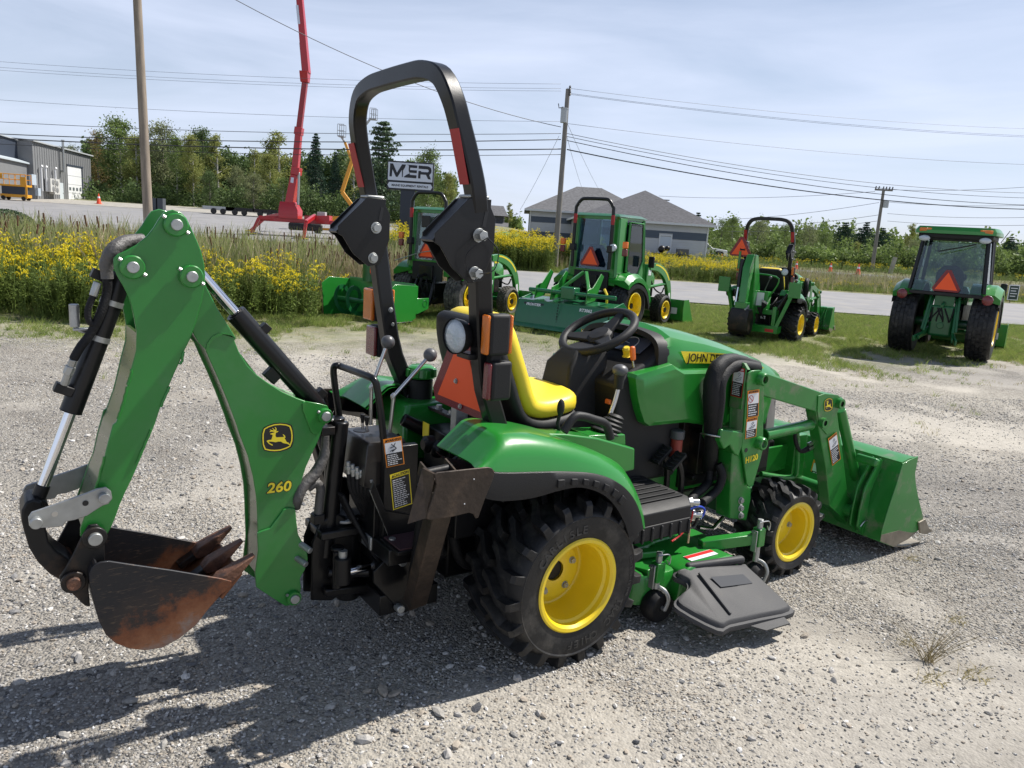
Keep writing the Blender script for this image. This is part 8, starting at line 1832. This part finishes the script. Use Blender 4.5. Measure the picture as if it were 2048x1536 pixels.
# the wood behind and the scrub below read as one mass: stuff
rw = np.random.default_rng(21)
def mass(name, spans, m, leaf, dens, lab):
    P = []
    for (pa, pb_, ya, yb, Y, dep) in spans:
        n = int(dens*(pb_-pa)*2.2); u = rw.uniform(pa, pb_, n); f = rw.random(n)
        top = ya+(yb-ya)*(u-pa)/(pb_-pa)
        for uu, ff, tt in zip(u, f, top):
            Yq = Y+rw.uniform(-dep, dep); q = dpt(uu, tt+ (vnoise(uu*.03, Yq*.2, 1.2, 4, 5)-.5)*80, Yq); zb = float(hill(q[0], Yq)); P.append((q[0]+rw.normal(0, .3), Yq, zb+(q[2]-zb)*ff**.7))
    P = np.array(P); o = bpy.data.objects.new(name, mesh_quads(name, quads(P, leaf*rw.uniform(.6, 1.4, len(P)), rw, .4), m)); C.objects.link(o); o['kind'] = 'stuff'; return o
mass('wood_understorey', [(165, 300, 300, 305, 128, 6), (300, 480, 300, 320, 124, 6), (480, 700, 325, 325, 120, 6), (700, 910, 335, 370, 114, 6)], LG[3], .50, 44, '')
mass('wood_edge_scrub', [(165, 420, 376, 384, 112, 8), (420, 600, 384, 392, 104, 7), (600, 900, 392, 404, 98, 6)], LG[3], .32, 24, '')
mass('roadside_scrub', [(1415, 1560, 496, 500, 92, 5), (1560, 1700, 502, 506, 86, 5), (1700, 1860, 508, 514, 84, 5), (1860, 2120, 510, 520, 84, 5)], LG[0], .34, 34, '')
mass('far_wood', [(1415, 1640, 462, 470, 130, 6), (1640, 1860, 470, 490, 130, 6), (1860, 2200, 488, 505, 130, 6), (900, 1040, 420, 440, 135, 5)], LG[0], .6, 20, '')
# shrub at the left edge
sb = dpt(8, 425, 47); S_ = empty('clipped_shrub', (sb[0], 47, float(hill(sb[0], 47))), 0, 'dark low clipped shrub on its mulch bed at the left edge', 'shrub')
r = np.random.default_rng(5); n = 5200; d = r.normal(0, 1, (n, 3)); d /= np.linalg.norm(d, axis=1)[:, None]; P = d*np.array([1.75, 1.2, .95])*r.uniform(.85, 1.02, n)[:, None]; P[:, 2] = np.abs(P[:, 2])
o = bpy.data.objects.new('foliage', mesh_quads('foliage', quads(P, .10*r.uniform(.6, 1.3, n), r, .4), PINE)); C.objects.link(o); o.parent = S_
build('twig_core', MB().ball((0, 0, .1), .8, 12, 8, (1.9, 1.3, .9)), BARK, S_)
mu = build('mulch_bed', MB().lathe([(.001, .08), (2.4, .05), (2.8, -.1)], (sb[0], 46.8, float(hill(sb[0], 47))), (0, 0, 1), 28), mat('mulch', (.09, .055, .04), .95, var=.3, vscale=6)); tag(mu, kind='structure')
# ---- small plants as instances (uncountable)
def blades(nb, h, w_, spread, lean, seed, m, bendp=1.6, seg=3):
    r = np.random.default_rng(seed); b = MB()
    for _ in range(nb):
        a = r.uniform(0, 6.28); x0, y0 = r.normal(0, spread, 2); hh = h*r.uniform(.55, 1.1); ln = lean*r.uniform(.3, 1.3)*hh; wv = Vector((-math.sin(a+1.2), math.cos(a+1.2), 0))
        L = []
        for k in range(seg+1):
            f = k/seg; c = Vector((x0+math.cos(a)*ln*f**bendp, y0+math.sin(a)*ln*f**bendp, hh*f*(1-.15*f*lean))); ww = w_*(1-f)**.7*.5+.0004; L += [c-wv*ww, c+wv*ww]
        b.add(L, [(2*k, 2*k+1, 2*k+3, 2*k+2) for k in range(seg)])
    me = bpy.data.meshes.new('tuft'); me.from_pydata(b.v, [], b.f); me.materials.append(m); return me
GR = leafmat('grass_green', (.20, .27, .07), tr=.4, scale=3); GR2 = leafmat('grass_bright', (.30, .37, .095), tr=.4, scale=3); GRD = leafmat('grass_straw', (.45, .39, .21), tr=.3, scale=3)
tufts = [blades(14, .085, .006, .035, .8, 1, GR), blades(12, .11, .006, .04, .9, 2, GR2), blades(10, .07, .006, .045, 1.0, 3, GRD), blades(12, .06, .008, .03, 1.2, 4, GR2)]
rg = np.random.default_rng(31)
def place(n, x0, x1, y0, y1, keep, ):
    x = rg.uniform(x0, x1, n); y = rg.uniform(y0, y1, n); k = rg.random(n) < keep(x, y); x = x[k]; y = y[k]; z = hill(x, y)+relief(x, y)
    return np.stack([x, y, z], 1)
def inst(name, P, smin, smax, protos, w_=None, tilt=.12, zs=None, mul=1, idx=None):
    n = len(P); rot = np.stack([rg.normal(0, tilt, n), rg.normal(0, tilt, n), rg.uniform(0, 6.28, n)], 1); s = rg.uniform(smin, smax, n)*mul; S = np.stack([s, s, s*(zs if zs is not None else 1)], 1)
    idx = rg.choice(len(protos), n, p=w_) if idx is None else idx; return scatter(name, P, rot, S, idx, protos)
def vis(x, y, m=1.06): return (np.abs(x) < (y*.70+1.5)*m)
def grassden(x, y):
    e = y-.22*x+5.0*(vnoise(x, y, 5, 3, 2)-.5)
    g = sstep(10.2, 13.6, e); patch = vnoise(x, y, 1.3, 3, 6)
    return np.clip(g*1.25*(patch > .40)*(.35+patch)+sstep(13.4, 15.2, e)*.8, 0, 1)*vis(x, y)
P = place(200000, -13, 17, 7.5, 21.5, lambda x, y: grassden(x, y)*np.where(y < 15, 1, .75)); P = P[~((P[:, 1] > 20.2))]
inst('grass', P, .5, 1.15, tufts, [.37, .32, .17, .14])
# tiny weeds in the gravel
P = place(9000, -7, 12, 6.3, 12.5, lambda x, y: .5*(vnoise(x, y, 1.1, 3, 9) > .66)*vis(x, y)); inst('gravel_weeds', P, .35, .8, tufts, [.2, .2, .4, .2])
# further grass strips
P = place(60000, -40, 45, 33.5, 46, lambda x, y: np.where((x > -6) | (y > 39), .9, 0.0)*vis(x, y)); P[:, 2] = hill(P[:, 0], P[:, 1]); inst('verge_grass', P, 1.6, 3.0, tufts, [.4, .3, .15, .15])
# goldenrod
GS = leafmat('goldenrod_leaf', (.19, .26, .06), tr=.4, scale=2); GY = leafmat('goldenrod_flower', (.74, .61, .03), var=.25, tr=.3, scale=4); CT = leafmat('cattail_leaf', (.27, .30, .11), tr=.4, scale=1.5); CTD = leafmat('dry_reed', (.48, .41, .26), tr=.3, scale=1.5); CTB = mat('cattail_head', (.12, .06, .03), .9)
def goldenrod(seed, h, flower=True, m=GS):
    r = np.random.default_rng(seed); v = []; f = []; mi = []
    b = MB(); b.m = 0
    for s in range(3):
        x0, y0 = r.normal(0, .07, 2); hh = h*r.uniform(.8, 1.08); ln = r.normal(0, .07, 2)
        top = Vector((x0+ln[0], y0+ln[1], hh)); b.m = 0; b.tube([(x0, y0, 0), top], .005, 3)
        for k in range(22):
            t = r.uniform(.12, .9); p = Vector((x0, y0, 0)).lerp(top, t); a = r.uniform(0, 6.28); L = r.uniform(.06, .12); dv = Vector((math.cos(a), math.sin(a), r.uniform(.1, .6)))*L; sd = Vector((-math.sin(a), math.cos(a), 0))*.011
            b.add([p, p+dv*.5+sd, p+dv, p+dv*.5-sd], [(0, 1, 2, 3)])
        if flower:
            b.m = 1
            for k in range(6):
                a = r.uniform(0, 6.28); st = top-Vector((0, 0, r.uniform(0, .20))); L = r.uniform(.06, .15)
                for q in range(7):
                    t = (q+1)/7; c = st+Vector((math.cos(a)*L*t, math.sin(a)*L*t, .07*math.sin(t*2.4)+.02)); d = r.normal(0, 1, 3); d = Vector(d/np.linalg.norm(d)); e1 = d.orthogonal().normalized()*.013; e2 = d.cross(e1).normalized()*.012
                    b.add([c-e1, c+e2, c+e1, c-e2], [(0, 1, 2, 3)])
    me = bpy.data.meshes.new('goldenrod'); me.from_pydata(b.v, [], b.f); me.materials.append(m); me.materials.append(GY); me.polygons.foreach_set('material_index', b.mi); return me
gold = [goldenrod(1, 1.0), goldenrod(2, .9), goldenrod(3, 1.1), goldenrod(4, .85, False)]
def cattail(seed, m, head):
    r = np.random.default_rng(seed); b = MB(); b.m = 0
    for _ in range(7):
        a = r.uniform(0, 6.28); x0, y0 = r.normal(0, .05, 2); hh = r.uniform(1.1, 1.7); ln = r.uniform(.05, .45); wv = Vector((-math.sin(a+1), math.cos(a+1), 0)); L = []
        for k in range(5): f = k/4; c = Vector((x0+math.cos(a)*ln*f**2, y0+math.sin(a)*ln*f**2, hh*(f-.10*f*f))); ww = .011*(1-f**3)+.001; L += [c-wv*ww, c+wv*ww]
        b.add(L, [(2*k, 2*k+1, 2*k+3, 2*k+2) for k in range(4)])
    if head: b.m = 1; b.cyl((0, 0, 1.25), (.01, 0, 1.42), .013, n=6); b.m = 0; b.tube([(0, 0, 0), (0, 0, 1.25)], .004, 3)
    me = bpy.data.meshes.new('cattail'); me.from_pydata(b.v, [], b.f); me.materials.append(m); me.materials.append(CTB); me.polygons.foreach_set('material_index', b.mi); return me
cat = [cattail(1, CT, True), cattail(2, CT, False), cattail(3, CTD, True), cattail(4, CTD, False), cattail(5, CT, False)]
# near bank: goldenrod in front, cattails behind (between the gravel lot and the drive)
edge = lambda x: 10.3+.12*np.maximum(0, x+9)+.5*np.sin(x*1.3)
clear = lambda x, y: 1-((x > -.252*y-.15) & (y < 14.4))
P = place(15000, -16, -1.9, 9.8, 16.5, lambda x, y: ((y > edge(x)) & (y < edge(x)+3.4))*(.35+.65*(vnoise(x, y, 2.2, 2, 4) > .35))*vis(x, y, 1.15)*clear(x, y)*.8*np.where((x > -5.4) & (y < 12.3), .25, 1)); fl = (vnoise(P[:, 0], P[:, 1], 1.5, 3, 17) > .46); rg_ = rg.integers(0, 3, len(P)); inst('goldenrod', P, .55, .95, gold, None, .10, idx=np.where(fl & (rg.random(len(P)) < .55), rg_, 3))
P = place(9000, -22, -2.2, 12.0, 21.0, lambda x, y: (y > edge(x)+1.4)*.8*vis(x, y, 1.15)*(x < -2.4)*clear(x, y)*((x < -3.4) | (y > 15.5))); w0 = [.05, .34, .04, .23, .34]
P[:, 2] -= .05; inst('cattails', P, .72, 1.08, cat, w0, .10)
P = place(4200, -4.2, 3.5, 15.4, 18.2, lambda x, y: .25*(x < -1.2)); inst('reeds', P, .7, .9, [cat[2], cat[3], gold[3]], [.4, .3, .3], .08)
# field beyond the drive
P = place(26000, -6, 30, 33.6, 43, lambda x, y: vis(x, y)*np.where(x < 12, .9, .35)*(.4+.6*(vnoise(x, y, 4, 2, 8) > .4))*np.where((x > 1.4) & (x < 2.6) & (y < 36), .0, 1)); fs = np.where(P[:, 0] < 4, 1.4, np.where(P[:, 0] < 11.5, .85, .42)); inst('field_goldenrod', P, .7, 1.0, gold, [.07, .07, .05, .81], .06, mul=fs*(.8+.4*vnoise(P[:, 0], P[:, 1], 5, 2, 4)))
P = place(11000, -6, 34, 34, 44, lambda x, y: vis(x, y)*.7); inst('field_brush', P, .35, .62, [cat[1], cat[3], cat[2], gold[3]], [.3, .25, .15, .3], .12)
P = place(9000, 10, 60, 33, 45, lambda x, y: vis(x, y)*.8); inst('field_weeds', P, .25, .5, [gold[3], gold[1], cat[3]], [.68, .07, .25], .12)
P = place(6000, 12, 75, 66, 84, lambda x, y: vis(x, y)*.8); inst('far_verge_weeds', P, .5, 1.0, [gold[3], gold[1], tufts[1]], [.6, .08, .32], .12)
# ---- gravel stones
def stone(seed, flat):
    import bmesh
    r = np.random.default_rng(seed); bm = bmesh.new(); bmesh.ops.create_icosphere(bm, subdivisions=1, radius=.5)
    n = r.normal(0, 1, (4, 3)); n /= np.linalg.norm(n, axis=1)[:, None]
    for v in bm.verts:
        p = np.array(v.co)*r.uniform(.82, 1.15)
        for k in range(4):
            d = p@n[k]-.34
            if d > 0: p = p-n[k]*d*.85
        v.co = Vector((p[0]*1.2, p[1]*.9, p[2]*flat))
    me = bpy.data.meshes.new('stone'); bm.to_mesh(me); bm.free(); return me
stcols = [(.31, .295, .27), (.41, .39, .36), (.22, .215, .21), (.54, .52, .485), (.36, .315, .26), (.15, .15, .155), (.66, .645, .62)]
stm = [mat('stone_%s' % n, c, .88, var=.2, vscale=2.5, bump=.25, bscale=9, spec=.25) for n, c in zip(('grey', 'pale_grey', 'slate', 'light', 'tan', 'dark', 'white'), stcols)]
stones = []
for k in range(14): m_ = stone(100+k, (.55, .7, .42)[k % 3]); m_.materials.append(stm[k % 7]); stones.append(m_)
wst = np.array([.24, .22, .08, .11, .18, .04, .03, ]*2); wst[7:] *= 1; wst /= wst.sum()
def stones_at(name, n, x0, x1, y0, y1, smin, smax, pw, keep, sink=.15):
    P = place(n, x0, x1, y0, y1, keep); m = len(P); s = smin+(smax-smin)*rg.random(m)**pw; P[:, 2] += s*.12
    rot = np.stack([rg.normal(0, .28, m), rg.normal(0, .28, m), rg.uniform(0, 6.28, m)], 1); S = np.stack([s, s*rg.uniform(.7, 1, m), s], 1)
    return scatter(name, P, rot, S, rg.choice(14, m, p=wst), stones)
cov = lambda x, y: np.clip(.12+1.5*(vnoise(x, y, 1.3, 3, 12)-.12), 0, 1)*(1-.75*np.clip(dustf(x, y), 0, 1))
stones_at('fine_gravel', 190000, -2.6, 3.6, 1.3, 4.6, .005, .015, 1.7, lambda x, y: cov(x, y)*(np.abs(x) < y*.72+.35))
stones_at('fine_gravel_beyond', 120000, -6.5, 8, 4.4, 9, .007, .018, 1.8, lambda x, y: cov(x, y)*vis(x, y)*.8)
stones_at('loose_gravel', 34000, -6, 8, 1.3, 9, .015, .034, 3.0, lambda x, y: .6*(vnoise(x, y, 1.7, 3, 15) > .45)*vis(x, y)*np.where(x < 0, 1, .6))
stones_at('pebbles', 1500, -3, 4.5, 1.4, 6.5, .024, .048, 2.4, lambda x, y: np.where(x < .3, .8, .12)*vis(x, y))
# single stones one can pick out
for (u, v, s, k, lb) in ((765, 1390, .062, 4, 'tan oblong stone at the shadow edge below the rear wheel'), (730, 1487, .058, 1, 'grey angular stone near the bottom left of centre'), (127, 1474, .045, 0, 'round grey stone in the shadow at the lower left'), (1027, 1474, .034, 0, 'small grey stone in the sunlit gravel below the rear wheel'), (1544, 1316, .036, 3, 'white pebble in front of the mower chute'), (875, 1433, .06, 2, 'flat grey stone between the tan stone and the sunlit gravel')):
    p = gpt(u, v); me_ = stones[k if k < 7 else 0].copy(); me_.materials.clear(); me_.materials.append(stm[{4: 4, 1: 1, 0: 0, 3: 3, 2: 0}[k]])
    o = bpy.data.objects.new('stone', me_); C.objects.link(o); o.location = (p[0], p[1], float(relief(p[0], p[1]))+s*.15); o.scale = (s, s*.7, s*.8); o.rotation_euler = (0, 0, random.uniform(0, 3)); tag(o, lb, 'stone')
# dry tufts in the gravel on the right
def tuftthing(u, v, s, mesh, lb):
    p = gpt(u, v); o = bpy.data.objects.new('weed_tuft', mesh); C.objects.link(o); o.location = (p[0], p[1], float(relief(p[0], p[1]))); o.scale = (s, s, s); tag(o, lb, 'weed')
dry = blades(46, .20, .0022, .012, .9, 44, leafmat('dry_stalk', (.30, .24, .12), tr=.2, scale=4), 1.1, 4); lowg = blades(30, .05, .005, .03, 1.6, 45, GRD)
tuftthing(1855, 1322, 1.0, dry, 'dry spiky grass tuft in the bare gravel at the lower right'); tuftthing(1862, 1360, 1.0, lowg, 'small yellow green weed just below the dry tuft'); tuftthing(1910, 1243, .8, lowg, 'small dry weed above right of the dry tuft'); tuftthing(1945, 1352, 1.1, lowg, 'low sprawling weed at the far lower right'); tuftthing(1822, 1120, .7, lowg, 'tiny weed below the loader bucket'); tuftthing(1812, 1285, .7, lowg, 'tiny weed left of the dry tuft')
